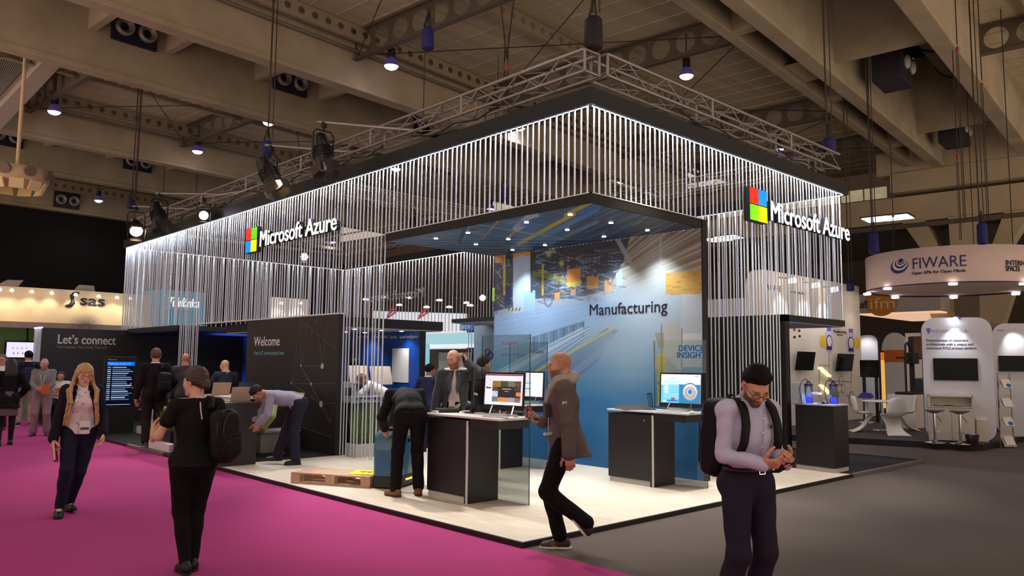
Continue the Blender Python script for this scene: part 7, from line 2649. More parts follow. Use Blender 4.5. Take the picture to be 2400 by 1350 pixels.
def backpack(F, lb, mat, c, R, sz=(.15, .09, .24), straps=True, zips=True, cat='backpack', shoulder=(0, 1)):
    """c centre in the figure's space, R its axes (x side, y thickness outward, z up)"""
    Bm = BASE[F.t.name]
    t = thing('backpack', lb, cat, tuple(Bm @ Vector(c)), F.t.rotation_euler.z)
    Rw = np.array(Bm.to_3x3())
    off = lambda p: Rw.T @ (np.array(Bm @ Vector(p)) - np.array(t.location))
    o = off(c)
    sh = blend([rbox(o, sz, R, .065), ell(o + R @ V(0, sz[1] * .35, -.02), V(sz[0] * .95, sz[1], sz[2] * .96), R)], .05, noise=.0015)
    net_obj('bag_shell', [nets(sh, .012)], mat, t)
    sh = blend([rbox(o + R @ V(0, sz[1] * 1.0, -sz[2] * .32), (sz[0] * .8, sz[1] * .45, sz[2] * .5), R, .035)], .02, noise=.001)
    pk = net_obj('front_pocket', [nets(sh, .011)], mat, t)
    if zips:
        zm = M('zip grey', (66, 62, 66), .3, .6, var=0)
        mb = MB()
        for s_, yy, zz in ((.97, .28, 1.0), (.78, .95, .9)):
            pts = []
            for a in np.linspace(-.35, PI + .35, 22):
                pts.append(o + R @ V(sz[0] * s_ * math.cos(a) * 1.02, sz[1] * yy + .03, sz[2] * (.25 + .75 * math.sin(a) if math.sin(a) > 0 else .25 + .9 * math.sin(a)) * zz))
            mb.tube(pts, .0045, n=5)
        mb.tube([o + R @ V(-sz[0] * .62, sz[1] * 1.48, -sz[2] * .12), o + R @ V(0, sz[1] * 1.52, -sz[2] * .10), o + R @ V(sz[0] * .62, sz[1] * 1.48, -sz[2] * .16)], .004, n=5)
        mb.build('zip', zm, t, world=False)
    MB().tube([o + R @ V(-.03, -sz[1] * .5, sz[2] * .98), o + R @ V(-.02, -sz[1] * .5, sz[2] * 1.12), o + R @ V(.02, -sz[1] * .5, sz[2] * 1.12), o + R @ V(.03, -sz[1] * .5, sz[2] * .98)], .008, n=6).build('top_handle', mat, t, world=False)
    if straps:
        for i in shoulder:
            sg = -1 if i == 0 else 1
            sm = lambda x, y, z: off(F.c(x, y, z))
            pts = [sm(sg * .09, -.12, .30), sm(sg * .105, -.06, .385), sm(sg * .11, .0, .398), sm(sg * .115, .08, .35), sm(sg * .125, .125, .25), sm(sg * .14, .13, .12), sm(sg * .155, .06, .0), sm(sg * .15, -.06, -.03)]
            mb = MB()
            # flat padded strap
            vs = []
            P = []
            for j in range(len(pts) - 1):
                for u in np.linspace(0, 1, 5, endpoint=False):
                    P.append(pts[j] * (1 - u) + pts[j + 1] * u)
            P.append(pts[-1])
            for _ in range(2):
                P = [P[0]] + [(P[j - 1] + 2 * P[j] + P[j + 1]) / 4 for j in range(1, len(P) - 1)] + [P[-1]]
            for p in P:
                vs += [p - F.Rc[:, 0] * .028, p + F.Rc[:, 0] * .028]
            mb.add(vs, [(2 * j, 2 * j + 1, 2 * j + 3, 2 * j + 2) for j in range(len(P) - 1)], True)
            so = mb.build('strap', mat, t, world=False)
            md = so.modifiers.new('s', 'SOLIDIFY')
            md.thickness = .018
            md.offset = 0
    return t


def heading(px, phi):
    return -(YAW + math.atan((px - 1200) / FPX)) + dg(phi)


def ground(px, depth, z=0.):
    """spot on the floor where a standing figure reads at px; depth from the height of its feet under the horizon"""
    want = px
    for _ in range(4):
        q = at(px, 852.8 + (px - 1200) * .0104 + (1.67 - z) * FPX / depth, 'z', z)
        px += want - proj(q + V(0, 0, .9))[0]
    return V(q[0], q[1], z)
# ================================================================== the visitors
def cloth(name, rgb, rough=.85, bump=.12, scale=60, var=.08):
    return M('cloth ' + name, rgb, rough, var=var, bump=bump, scale=scale, spec=.25)


navy_t = cloth('navy trousers', (38, 34, 50))
black_c = cloth('black', (16, 13, 16))
blackw = cloth('black wool', (22, 18, 22))
white_sh = cloth('white shirt', (222, 214, 212))
shoe_b = M('black shoe leather', (18, 15, 16), .4)
shoe_br = M('brown shoe leather', (120, 74, 40), .4)
badge_m = M('white badge', (224, 218, 220), .5, var=0)
lan_m = M('white lanyard', (214, 206, 208), .7, var=0)

# --- man with phone and backpack on the grey carpet
F = Fig(H=1.74, spine=6, head=(36, -14, 0), feet=[(-.06, -.05, 0, 12), (.19, -.03, 0, -10)],
        hands=[dict(p=(-.075, .27, 1.075), e=(-.55, -.9, -.7), d=(.45, .86, .12), n=(.75, -.1, .65), curl=44, thumb=55), dict(p=(.09, .25, 1.07), e=(.55, -.9, -.6), d=(-.50, .84, .10), n=(-.7, -.1, .7), curl=44, thumb=55)])
p = ground(1752, 4.95)
t = person('person', 'man in lavender shirt and dark trousers looking down at a phone on the grey carpet', F, p, heading(1752, 220), skin=(206, 146, 116), h=.010, brow=(40, 28, 24), beard=((52, 38, 34), .72), shoes=(shoe_b,))
trousers(F, navy_t, h=.010, g=.016, flare=.018, noise=.0024)
lav = cloth('lavender shirt', (190, 186, 214), bump=.06, scale=90, var=.03)
shirt(F, lav, h=.009, g=.015, hem=-.075, noise=.0034, cuff=.006, nf=44)
collar(F, lav, r=.064, hgt=.042)
mb = MB()
mb.tube([F.c(.0, .128, .34), F.c(0, .140, .24), F.c(0, .139, .12), F.c(0, .128, -.01), F.P + F.Rp @ V(0, .142, .08)], .0035, n=5)
mb.build('placket_seam', cloth('lavender shade', (160, 156, 186)), t, world=False)
mb = MB()
for z in (.29, .2, .11, .02):
    mb.ell(F.c(.008, .146 if z > .1 else .140, z), .006, 8, 6)
mb.build('button', M('shirt button', (226, 222, 230), .3), t, world=False)
MB().obox(F.c(-.075, .132, .235), F.Rc @ V(.014, 0, 0), F.Rc @ V(0, .003, 0), F.Rc @ V(0, 0, .012)).build('chest_emblem_print', navyl, t, world=False)
belt(F, M('black belt', (22, 18, 20), .4), g=.024, z=.07)
k_ = F.k
hair_cap(F, M('dark brown hair', (15, 10, 9), .6, var=.35, scale=60, bump=.5, stretch=(4, 1, 1), spec=.15), front=.070, back=-.066, g=.012, top=.010, side=.012, noise=.0022, h=.0055, extra=[cone(F.hp(x, .070 - abs(x) * .3, .082), F.hp(x * 1.1 + .012, .035, .128 - abs(x) * .35), .011 * k_, .008 * k_) for x in np.linspace(-.048, .048, 9)] + [ell(F.hp(.0, .045, .098), V(.054, .05, .022) * k_, F.Rh)])
spectacles(F)
backpack(F, 'black backpack worn by the man in the lavender shirt', cloth('black nylon', (18, 14, 18), .6), F.c(0, -.235, .10), F.Rc @ Rz(PI), (.15, .10, .26))
held_phone('black mobile phone held in both hands by the man in the lavender shirt', F, 1, up=(nrm(V(-.1, .86, .5)), nrm(V(.0, -.5, .86))), off=(-.075, .10, .03))

# --- man walking with scarf and grey jacket
F = Fig(H=1.85, lean=2, head=(8, 8, 0), pelvis=(0, -.03, .975), feet=[(-.07, -.24, .17, 0, -52), (.07, .02, 0, 4)],
        hands=[dict(p=(-.27, -.10, .80), e=(-.6, -1, 0), n=(1, 0, 0), curl=42), dict(p=(.17, .20, 1.13), e=(1, -.6, -.4), d=(-.25, .95, .1), n=(-.2, 0, 1), curl=40, thumb=40)], knees=[(0, 1, .2), (0, 1, 0)])
p = ground(1318, 7.0)
t = person('person', 'bald man walking past in a dark grey jacket, pale scarf and black trousers', F, p, heading(1318, 84), skin=(200, 142, 114), h=.010, brow=(50, 34, 28), beard=((80, 56, 46), .5), scalp=((130, 92, 76), .3), hh=.0048)
shoe_s = M('dark sneaker', (52, 40, 42), .6)
for i in (0, 1):
    shoe(F, i, shoe_s, M('white sneaker sole', (226, 220, 214), .5))
mb = MB()
for i in (0, 1):
    a, R = F.foot[i], F.Rf[i]
    for s_ in (-1, 1):
        for k in range(3):
            mb.tube([a + R @ V(s_ * .047, .03 + k * .018, -.07), a + R @ V(s_ * .036, .05 + k * .02, -.03)], .004, n=5)
mb.build('shoe_stripe', M('coral stripe', (206, 120, 110), .5), t, world=False)
trousers(F, black_c, h=.010, g=.014, flare=.01, noise=.0022)
jk = cloth('charcoal jacket', (96, 84, 84), bump=.1)
shirt(F, black_c, h=.011, g=.010, hem=.02, name='black_top')
shirt(F, jk, h=.009, g=.030, hem=.13, cuff=.012, noise=.0034, name='jacket', wedge=(.035, .05, .30, -.2), skirt=(.16, .2, -.03), neck=.39)
mb = MB()
lf = lambda y, z: F.c(-.215, y, z)
mb.obox(F.c(-.12, .13, .14), F.Rc @ V(.055, -.03, 0), F.Rc @ V(.006, .012, 0), F.Rc @ V(0, 0, .065))
mb.build('chest_pocket', jk, t, world=False, bevel=.004)
MB().obox(F.c(-.15, .128, -.055), F.Rc @ V(.05, -.035, 0), F.Rc @ V(.004, .006, 0), F.Rc @ V(0, 0, .012)).build('paper_slip', white_l, t, world=False)
e_ = (F.S[0] * .55 + F.elb[0] * .45) + V(-.068, 0, 0)
MB().obox(e_, V(.003, 0, 0), V(0, .02, 0), V(0, 0, .024)).build('sleeve_patch', M('pale patch', (190, 184, 182), .6), t, world=False)
sc = cloth('pale scarf', (164, 156, 148), bump=.2, scale=40)
mb = []
for (z, r, tl, th) in ((.40, .088, .022, .030), (.37, .098, .035, .030), (.415, .080, .02, .022)):
    pts = [F.c(r * math.cos(a), -.004 + r * math.sin(a), z - tl * math.sin(a) + .012 * math.sin(3 * a)) for a in np.linspace(0, 2 * PI, 15)]
    mb += [cone(pts[j], pts[j + 1], th * F.k * (1 + .12 * math.sin(j * 2.1)), th * F.k * (1 + .12 * math.sin(j * 2.1 + 2.1))) for j in range(14)]
mb += [cone(F.c(-.02, .115, .33), F.c(-.03, .15, .22), .030, .022), cone(F.c(.02, .115, .33), F.c(.02, .15, .25), .03, .022)]
net_obj('scarf', [nets(blend(mb, .02, noise=.0016, nf=60), .009)], sc, t)
lanyard(F, lan_m, badge_m, drop=-.0, x=.045, size=(.045, .035), strip=M('crimson strip', (150, 30, 60), .5, var=0), g=.02)
held_phone('black mobile phone held out by the walking man with the scarf', F, 1)

# --- woman in black seen from behind, with backpack on one shoulder
F = Fig(H=1.64, female=True, hipw=1.05, sh=.92, head=(4, 34, 0), feet=[(-.035, -.03, 0, 6), (.04, .06, 0, -4)], build=1.07,
        hands=[dict(p=(-.27, .27, 1.05), e=(-.5, -1, -.9), d=(.05, .5, .85), n=(1, .1, 0), curl=22, thumb=10), dict(p=(.20, .12, .92), e=(.8, -1, -.2), curl=40)], knees=[(0, 1, 0), (0, 1, 0)])
p = ground(455, 6.16)
t = person('person', 'woman in black top and trousers seen from behind with dark hair in a low bun', F, p, heading(455, 12), skin=(214, 160, 134), h=.010, brow=(60, 40, 34), eyes=True, bare=('arm0', 'arm1'))
for i in (0, 1):
    shoe(F, i, shoe_b)
trousers(F, black_c, h=.010, g=.012, flare=-.002, to=.95, noise=.0015)
shirt(F, cloth('black crepe', (20, 16, 20)), h=.009, g=.014, hem=.05, to=(.02, .02), noise=.0016, name='peplum_top', short=.5, skirt=(.07, .215, -.01), neck=.375)
a_ = F.S[0] * .0 + F.S[0]
br = M('brown hair', (62, 38, 28), .5, var=.35, scale=90)
q = F.hp
hair_cap(F, br, front=.068, back=-.075, g=.014, side=-.025, top=.006, noise=.0022, h=.006, extra=[ell(q(0, -.115, -.045), V(.048, .042, .046) * F.k, F.Rh), ell(q(0, -.085, -.02), V(.055, .05, .05) * F.k, F.Rh)])
mb = MB()
mb.tube([q(-.072, .05, .008), q(-.080, .01, .012), q(-.082, -.02, .004)], .002, n=5)
mb.build('spectacles', M('pale frame', (190, 180, 180), .3), t, world=False)
mb = MB()
mb.tube([F.c(0, -.125, .355), F.c(.004, -.138, .29), F.c(.018, -.142, .21)], .005, n=5)
mb.tube([F.c(-.055, -.03, .385), F.c(-.02, -.075, .392), F.c(.03, -.075, .392), F.c(.055, -.03, .385)], .007, n=5)
mb.build('lanyard', lan_m, t, world=False)
backpack(F, 'black backpack with grey zips hanging from one shoulder of the woman in black', cloth('black nylon', (18, 14, 18), .6), F.c(.195, -.20, .075), F.Rc @ Rz(PI + .45) @ Ry(.1), (.115, .075, .205), shoulder=(1,))

# --- woman with long fair hair walking towards us
F = Fig(H=1.69, female=True, sh=.86, head=(14, 6, -2), pelvis=(.0, 0, .885), feet=[(.04, -.16, .0, 10, -12), (.16, .12, 0, -8)],
        hands=[dict(p=(-.21, .14, .86), e=(-.35, -1, 0), d=(.05, .35, -1), n=(1, .2, 0), curl=30), dict(p=(.255, .06, .80), e=(.35, -1, 0), d=(.05, .25, -1), n=(-1, 0, 0), curl=50, thumb=40)], knees=[(0, 1, 0), (0, 1, 0)])
p = ground(187, 8.45)
t = person('person', 'woman with long fair hair, dark cardigan and dotted white blouse walking over the magenta carpet', F, p, heading(187, 186), skin=(222, 168, 142), h=.010, brow=(130, 90, 60), hh=.0048)
for i in (0, 1):
    shoe(F, i, shoe_b)
trousers(F, cloth('dark navy jeans', (28, 26, 48)), h=.010, g=.010, flare=.0, to=.93)
bl = M('dotted blouse', (226, 212, 216), .8, var=0)
if True:                                        # small printed dots on the blouse
    nt_ = bl.node_tree
    vo = nt_.nodes.new('ShaderNodeTexVoronoi')
    vo.inputs['Scale'].default_value = 30
    tcn = nt_.nodes.new('ShaderNodeTexCoord')
    rm = nt_.nodes.new('ShaderNodeValToRGB')
    rm.color_ramp.elements[0].position, rm.color_ramp.elements[1].position = .17, .22
    rm.color_ramp.elements[0].color, rm.color_ramp.elements[1].color = (*lin((70, 50, 72)), 1), (*lin((224, 208, 212)), 1)
    nt_.links.new(tcn.outputs['Object'], vo.inputs['Vector'])
    nt_.links.new(vo.outputs['Distance'], rm.inputs['Fac'])
    nt_.links.new(rm.outputs['Color'], nt_.nodes['Principled BSDF'].inputs['Base Color'])
shirt(F, bl, h=.009, g=.016, hem=.03, to=(.02, .02), short=.08, name='blouse', noise=.003)
shirt(F, cloth('dark cardigan', (24, 20, 34)), h=.010, g=.024, hem=.10, name='cardigan', wedge=(.05, .17, .34, -.1), noise=.003, cuff=.006)
lanyard(F, lan_m, badge_m, drop=-.005, x=-.03, size=(.05, .07), g=.018)
fair = M('long fair hair', (176, 136, 92), .45, var=.35, scale=45, stretch=(6, 6, .6))
q = F.hp
ex = []
for sg in (-1, 1):
    for (x0, y0, x1, y1, r0, r1, z1) in ((.078, .0, .118, .135, .024, .016, -.40), (.07, -.04, .14, .085, .028, .018, -.38), (.05, -.07, .06, -.085, .045, .035, -.36)):
        pts = [q(sg * x0, y0, .02), q(sg * (x0 + .022), y0, -.10)]
        if y1 > 0:
            pts += [F.c(sg * (x1 + .01), y1 - .02, .33), F.c(sg * x1, y1 + .045, .20), F.c(sg * (x1 + .02), y1 + .025, .05), F.c(sg * (x1 + .03), y1 - .0, -.05)]
        else:
            pts += [F.c(sg * x1, y1 - .05, .10)]
        n_ = len(pts) - 1
        ex += [cone(pts[j], pts[j + 1], (r0 + (r1 - r0) * j / n_) * .8 * F.k, (r0 + (r1 - r0) * (j + 1) / n_) * .8 * F.k) for j in range(n_)]
k_ = F.k
R_ = F.Rh
pr = [ell(q(0, -.014, .037), V(.090, .106, .096) * k_, R_)]


def facecut(P, F=F, k=k_):
    L = (P - F.Hc) @ F.Rh / k
    y, z, x = L[..., 1], L[..., 2], np.abs(L[..., 0])
    w = np.interp(z, [-.14, -.08, 0, .05, .075], [.050, .056, .060, .058, .0])
    ins = np.where((y > .03) & (z < .06) & (z > -.16), w - x, -1.)
    return ins * k


net_obj('hair', [nets(blend(pr + ex, .018, noise=.0022, nf=70, inter=[facecut]), .007)], fair, t)
mb = MB()
fr_ = [cone(q(x, .086 - abs(x) * .35, .07), q(x * 1.05, .098 - abs(x) * .4, .036), .012 * k_, .007 * k_) for x in np.linspace(-.05, .05, 7)]
net_obj('fringe_hair', [nets(blend(fr_, .01, noise=.001, nf=200), .005)], fair, t)
spectacles(F, M('rose frame', (110, 50, 60), .3))
bw = np.array(BASE[t.name] @ Vector(F.wr[1] + F.hd[1]['R'] @ V(-.01, .08, .02)))
tb = thing('notebook', 'red notebook held down in the hand of the woman with long fair hair', 'book', tuple(bw))
Mw = np.array(BASE[t.name].to_3x3())
ax, az = Mw @ nrm(V(.25, 1, .25)), Mw @ nrm(V(.1, -.28, 1))
an_ = nrm(np.cross(ax, az))
MB().obox(bw - az * .05, ax * .075, an_ * .010, az * .10).build('pages', M('page edge', (224, 210, 200), .7), tb)
for s_ in (-1, 1):
    MB().obox(bw - az * .05 + an_ * s_ * .012, ax * .08, an_ * .002, az * .105).build('cover', M('red cover', (176, 24, 36), .5), tb)
MB().cyl(F.wr[0] + F.hd[0]['R'] @ V(0, -.035, 0), F.wr[0] + F.hd[0]['R'] @ V(0, -.06, 0), .036, n=16).build('watch_band', black_m, t, world=False)

# --- man in black suit bending over the robot
F = Fig(H=1.86, lean=40, spine=34, head=(30, 0, 0), pelvis=(.0, -.02, 1.0), feet=[(-.15, .04, 0, 32), (.14, .08, 0, -6)],
        hands=[dict(p=(-.24, .55, .78), e=(-.4, -1, .3), d=(.2, .3, -1), n=(.6, .5, .3), curl=40), dict(p=(.17, .52, .80), e=(.4, -1, .3), d=(-.1, .3, -1), n=(-1, 0, 0), curl=40)], knees=[(0, 1, 0), (0, 1, 0)])
p = ground(960, 9.45, ZP)
t = person('person', 'man in a black suit and brown shoes bending far forward over the robot', F, p, heading(958, 8), skin=(196, 140, 116), h=.011, eyes=False, shoes=(shoe_br, M('dark brown sole', (60, 36, 24), .6)))
trousers(F, black_c, h=.011, g=.016, flare=.012)
shirt(F, white_sh, h=.011, g=.010, hem=.04, to=(1.04, 1.04), cuff=.006, name='shirt')
shirt(F, blackw, h=.010, g=.024, hem=.05, to=(.93, .93), cuff=.010, noise=.003, name='suit_jacket', neck=.37)
hair_cap(F, M('dark hair', (20, 14, 13), .6, var=.3, scale=90, spec=.15))

# --- bald man in grey suit on the phone
F = Fig(H=1.85, head=(14, -22, 6), feet=[(-.12, 0, 0, 10), (.16, .10, 0, -18)],
        hands=[dict(p=(-.175, .125, 1.63), e=(-1, .25, -.9), d=(.35, -.15, .92), n=(1, .0, -.2), curl=34, thumb=30), dict(p=(.28, .07, .90), e=(1, -1, 0), n=(-1, 0, 0), curl=55)])
p = ground(1066, 10.5, ZP)
t = person('person', 'bald bearded man in a grey suit holding a phone to his ear', F, p, heading(1066, 172), skin=(206, 146, 120), h=.010, brow=(120, 80, 60), beard=((120, 76, 54), .7), scalp=((226, 176, 150), .2), hh=.0055, shoes=(shoe_b,))
gs = cloth('grey suit', (66, 70, 74), bump=.06)
trousers(F, black_c, h=.012, g=.016)
shirt(F, white_sh, h=.010, g=.013, hem=.02, to=(1.02, 1.02), cuff=.004)
collar(F, white_sh, r=.062, hgt=.04)
shirt(F, gs, h=.010, g=.028, hem=.20, to=(.94, .94), cuff=.010, name='suit_jacket', wedge=(.012, .085, .33, -.05), noise=.003, neck=.385, skirt=(.18, .185))
mb = MB()
for sg in (-1, 1):
    mb.add([F.c(sg * .03, .115, .36), F.c(sg * .10, .135, .27), F.c(sg * .05, .165, .06), F.c(sg * .03, .15, .12)], [(0, 1, 2, 3)])
o = mb.build('lapel', cloth('grey lapel', (78, 82, 86)), t, world=False)
o.modifiers.new('s', 'SOLIDIFY').thickness = .006
lanyard(F, lan_m, badge_m, drop=-.01, x=.02, size=(.042, .055), strip=M('crimson strip', (150, 30, 60), .5, var=0), g=.016)
held_phone('black mobile phone held to the ear of the bald man in the grey suit', F, 0, up=(nrm(V(.12, .35, .93)), nrm(V(1, -.1, .1))), off=(-.0, .06, .03))
hw = np.array(BASE[t.name] @ Vector(F.wr[1] + F.hd[1]['R'] @ V(0, .085, .0)))
tb = thing('tow_handle', 'long blue tow handle hanging beside the bald man in the grey suit', 'handle', tuple(hw))
ux = CR * V(1, 1, 0)
ux = nrm(ux)
un = V(-ux[1], ux[0], 0)
tm = M('teal blue bar', (24, 88, 122), .35)
for (x0, x1, z0, z1) in ((-.035, .035, -.36, .10), (-.045, -.030, -.62, -.36), (.030, .045, -.62, -.36), (-.045, .045, -.66, -.62), (-.045, .045, -.38, -.35)):
    MB().obox(hw + ux * (x0 + x1) / 2 + V(0, 0, (z0 + z1) / 2), ux * (x1 - x0) / 2, un * .010, V(0, 0, (z1 - z0) / 2)).build('bar', tm, tb, bevel=.004)
MB().obox(hw - un * .012 + V(0, 0, -.26), ux * .014, un * .001, V(0, 0, .06)).build('red_label', M('dark red label', (110, 24, 40), .5), tb)

# --- dark-haired man behind the photo-grid screen
F = Fig(H=1.76, head=(4, -18, 0), hands=[dict(p=(-.2, .25, .98), e=(-1, -1, -.3)), dict(p=(.2, .25, .98), e=(1, -1, -.3))])
p = ground(1130, 11.0, ZP)
t = person('person', 'dark-haired man in a black suit seen from behind beside the pale side wall', F, p, heading(1130, -38), skin=(190, 136, 110), h=.013, eyes=False, shoes=(shoe_b,))
trousers(F, black_c, h=.014, g=.016)
shirt(F, blackw, h=.012, g=.024, hem=.16, to=(.96, .96), cuff=.008, name='suit_jacket', neck=.385)
collar(F, white_sh, r=.064, hgt=.045)
hair_cap(F, M('greying dark hair', (44, 38, 36), .6, var=.35, scale=90, spec=.15), front=.065, back=-.07, g=.012, top=.008)
spectacles(F)

# --- man in navy suit further back
F = Fig(H=1.68, head=(6, -30, 0), hands=[dict(p=(-.22, .2, .95), e=(-1, -1, 0)), dict(p=(.22, .22, 1.0), e=(1, -1, 0))])
t = person('person', 'man in a navy suit turned away by the far booth, seen past the blue wall', F, ground(1004, 14.2), heading(1004, -32), skin=(176, 120, 96), h=.015, eyes=False, shoes=(shoe_b,))
nv = cloth('navy suit', (40, 38, 72))
trousers(F, nv, h=.015, g=.016)
shirt(F, nv, h=.014, g=.024, hem=.17, to=(.96, .96), name='suit_jacket', neck=.385)
collar(F, white_sh, r=.064, hgt=.045)
hair_cap(F, M('dark hair', (20, 14, 13), .6, var=.3, scale=90, spec=.15), g=.014, back=-.06)

# --- man in grey shirt bending by the reception counter
F = Fig(H=1.74, lean=56, spine=24, head=(-14, 0, 0), pelvis=(0, -.14, .95), feet=[(-.10, -.13, 0, 4), (.12, .16, 0, -4)],
        hands=[dict(p=(-.10, .46, .66), e=(-1, -.6, .2), d=(0, .3, -1), n=(1, 0, 0), curl=36), dict(p=(.16, .52, .70), e=(1, -.6, .2), d=(0, .3, -1), n=(-1, 0, 0), curl=36)], knees=[(0, 1, 0), (0, 1, 0)])
p = ground(676, 12.3, ZP)
t = person('person', 'man in a lilac-grey shirt and dark trousers bending down by the reception counter', F, p, heading(662, 94), skin=(180, 124, 100), h=.012, brow=(50, 40, 36), shoes=(shoe_b,))
trousers(F, navy_t, h=.012, g=.018, flare=.016)
shirt(F, cloth('lilac grey shirt', (150, 146, 168)), h=.011, g=.018, hem=.0, cuff=.008, noise=.004, to=(.97, .97))
hair_cap(F, M('greying dark hair', (44, 38, 36), .6, var=.35, scale=90, spec=.15), g=.014, back=-.07)
# --- second bending figure behind him
F = Fig(H=1.76, lean=66, spine=30, head=(20, 0, 0), pelvis=(0, -.2, .93), hands=[dict(p=(-.2, .4, .5), e=(-1, -.5, .2)), dict(p=(.2, .4, .5), e=(1, -.5, .2))])
t = person('person', 'person in a pale yellow-green top bending down behind the man in the lilac-grey shirt', F, ground(676, 13.5, ZP), heading(676, 96), skin=(190, 140, 116), h=.014, eyes=False, shoes=(shoe_b,))
trousers(F, navy_t, h=.014, g=.016)
shirt(F, cloth('yellow green top', (190, 190, 140)), h=.013, g=.018, hem=.0)
hair_cap(F, M('brown hair', (62, 38, 28), .5, var=.35, scale=90), g=.014, back=-.08)

# --- people at the reception and in the aisle
F = Fig(H=1.86, head=(0, -6, 0), feet=[(-.10, 0, 0, 14), (.12, .02, 0, -10)], hands=[dict(p=(-.30, .06, .88), e=(-1, -1, 0)), dict(p=(.26, .16, 1.05), e=(1, -1, 0))])
t = person('person', 'tall man in a dark suit with a black shoulder bag by the timetable screen', F, ground(360, 14.6, ZP), heading(360, 6), skin=(206, 150, 126), h=.013, eyes=False)
for i in (0, 1):
    shoe(F, i, M('grey shoe', (80, 74, 72), .6), M('pale sole', (170, 164, 160), .6))
trousers(F, cloth('olive black', (36, 32, 26)), h=.014, g=.022, flare=.014)
shirt(F, blackw, h=.012, g=.026, hem=.17, to=(.96, .96), name='suit_jacket', neck=.385)
collar(F, white_sh, r=.064, hgt=.045)
hair_cap(F, M('mid brown hair', (92, 58, 44), .6, var=.3, scale=90), g=.014, back=-.065, top=.01)
backpack(F, 'black shoulder bag of the tall man in the dark suit', cloth('black nylon', (18, 14, 18), .6), F.c(.14, -.19, .06), F.Rc @ Rz(PI + .3), (.13, .07, .19), zips=False, shoulder=(1,))
F = Fig(H=1.80, head=(4, 0, 0))
t = person('person', 'bald man in a grey jacket seen from behind before the cluster of floor-length cords', F, ground(431, 15.6, ZP), heading(431, 4), skin=(206, 140, 110), h=.014, eyes=False, scalp=((150, 100, 80), .25), shoes=(shoe_b,))
trousers(F, navy_t, h=.015, g=.016)
shirt(F, cloth('grey jacket', (74, 68, 76)), h=.013, g=.026, hem=.17, name='jacket', neck=.39)
F = Fig(H=1.68, head=(16, 24, 0), hands=[dict(p=(-.16, .30, 1.12), e=(-1, -1, -.4), d=(0, .9, .4), n=(0, 0, 1)), dict(p=(.12, .28, 1.0), e=(1, -1, -.4))])
t = person('person', 'bald man in a navy sweater looking at his phone behind the white rear counter', F, ground(527, 15.0, ZP), heading(527, 14), skin=(226, 172, 140), h=.013, eyes=False, shoes=(shoe_b,))
trousers(F, navy_t, h=.015, g=.016)
shirt(F, cloth('navy sweater', (50, 54, 70)), h=.012, g=.022, hem=.06, name='sweater', neck=.39)
collar(F, white_sh, r=.066, hgt=.045)
held_phone('small pale phone held by the bald man in the navy sweater', F, 0, mat=white_l)
F = Fig(H=1.72, build=1.12, head=(6, -8, 0), feet=[(-.13, 0, 0, 14), (.13, .02, 0, -14)], hands=[dict(p=(-.05, .28, 1.0), e=(-1, -.6, -.5), d=(.8, .4, 0), n=(0, -1, .2), curl=40), dict(p=(.06, .28, 1.0), e=(1, -.6, -.5), d=(-.8, .4, 0), n=(0, -1, .2), curl=40)])
t = person('person', 'balding man in a grey shirt and pale trousers holding an orange leaflet in the aisle', F, ground(100, 17.0), heading(100, 172), skin=(206, 150, 126), h=.013, brow=(80, 60, 50), beard=((130, 100, 90), .3), scalp=((120, 96, 86), .25))
for i in (0, 1):
    shoe(F, i, M('grey shoe', (80, 74, 72), .6))
trousers(F, cloth('pale trousers', (140, 118, 122)), h=.014, g=.022, flare=.02)
shirt(F, cloth('grey aisle shirt', (128, 120, 124)), h=.013, g=.02, hem=.05, neck=.39)
collar(F, cloth('grey aisle shirt', (128, 120, 124)), r=.064, hgt=.04)
lanyard(F, lan_m, badge_m, drop=.02, size=(.05, .06), g=.02)
hw = np.array(BASE[t.name] @ Vector(V(-.10, .38, 1.02)))
tb = thing('leaflet', 'orange leaflet held by the balding man in the grey shirt', 'leaflet', tuple(hw))
MB().obox(hw, V(.09, .02, 0), V(-.001, .004, 0), V(0, 0, .1)).build('sheet', M('orange print', (206, 100, 44), .5), tb)
F = Fig(H=1.70, pelvis=(0, 0, .60), feet=[(-.12, .36, 0), (.12, .36, 0)], head=(4, 0, 0), hands=[dict(p=(-.12, .34, .78), e=(-1, -.5, -.2)), dict(p=(.12, .34, .78), e=(1, -.5, -.2))])
ps = ground(141, 20.0)
t = person('person', 'seated man in a white shirt with an orange chest print beyond the fair-haired woman', F, ps, heading(141, 172), skin=(206, 150, 126), h=.014, brow=(60, 44, 40), shoes=(shoe_b,))
trousers(F, black_c, h=.015, g=.016)
shirt(F, white_sh, h=.013, g=.016, hem=.04, neck=.39)
MB().obox(F.c(.05, .14, .16), F.Rc @ V(.05, 0, 0), F.Rc @ V(0, .004, 0), F.Rc @ V(0, 0, .05)).build('chest_print', M('orange print', (206, 100, 44), .5), t, world=False)
hair_cap(F, M('short dark hair', (60, 46, 42), .6, var=.3, scale=90), g=.006, front=.075)
tb = thing('seat_block', 'white seat block under the seated man in the white shirt', 'seat', tuple(ps), heading(141, 172))
MB().box(-.25, .25, -.3, .12, 0, .475).build('body', white_l, tb, world=False, bevel=.01)
F = Fig(H=1.90, head=(2, 6, 0), feet=[(-.13, .05, 0, 10), (.13, -.05, 0, -10)])
t = person('person', 'tall man in a navy top and pale trousers walking away with a dark backpack', F, ground(62, 19.4), heading(62, 4), skin=(190, 130, 104), h=.015, eyes=False)
for i in (0, 1):
    shoe(F, i, shoe_b, M('white sneaker sole', (226, 220, 214), .5))
trousers(F, cloth('dusty pale trousers', (166, 140, 138)), h=.015, g=.02, flare=.014)
shirt(F, cloth('navy top', (34, 34, 60)), h=.014, g=.022, hem=.08, neck=.39)
collar(F, white_sh, r=.064, hgt=.045)
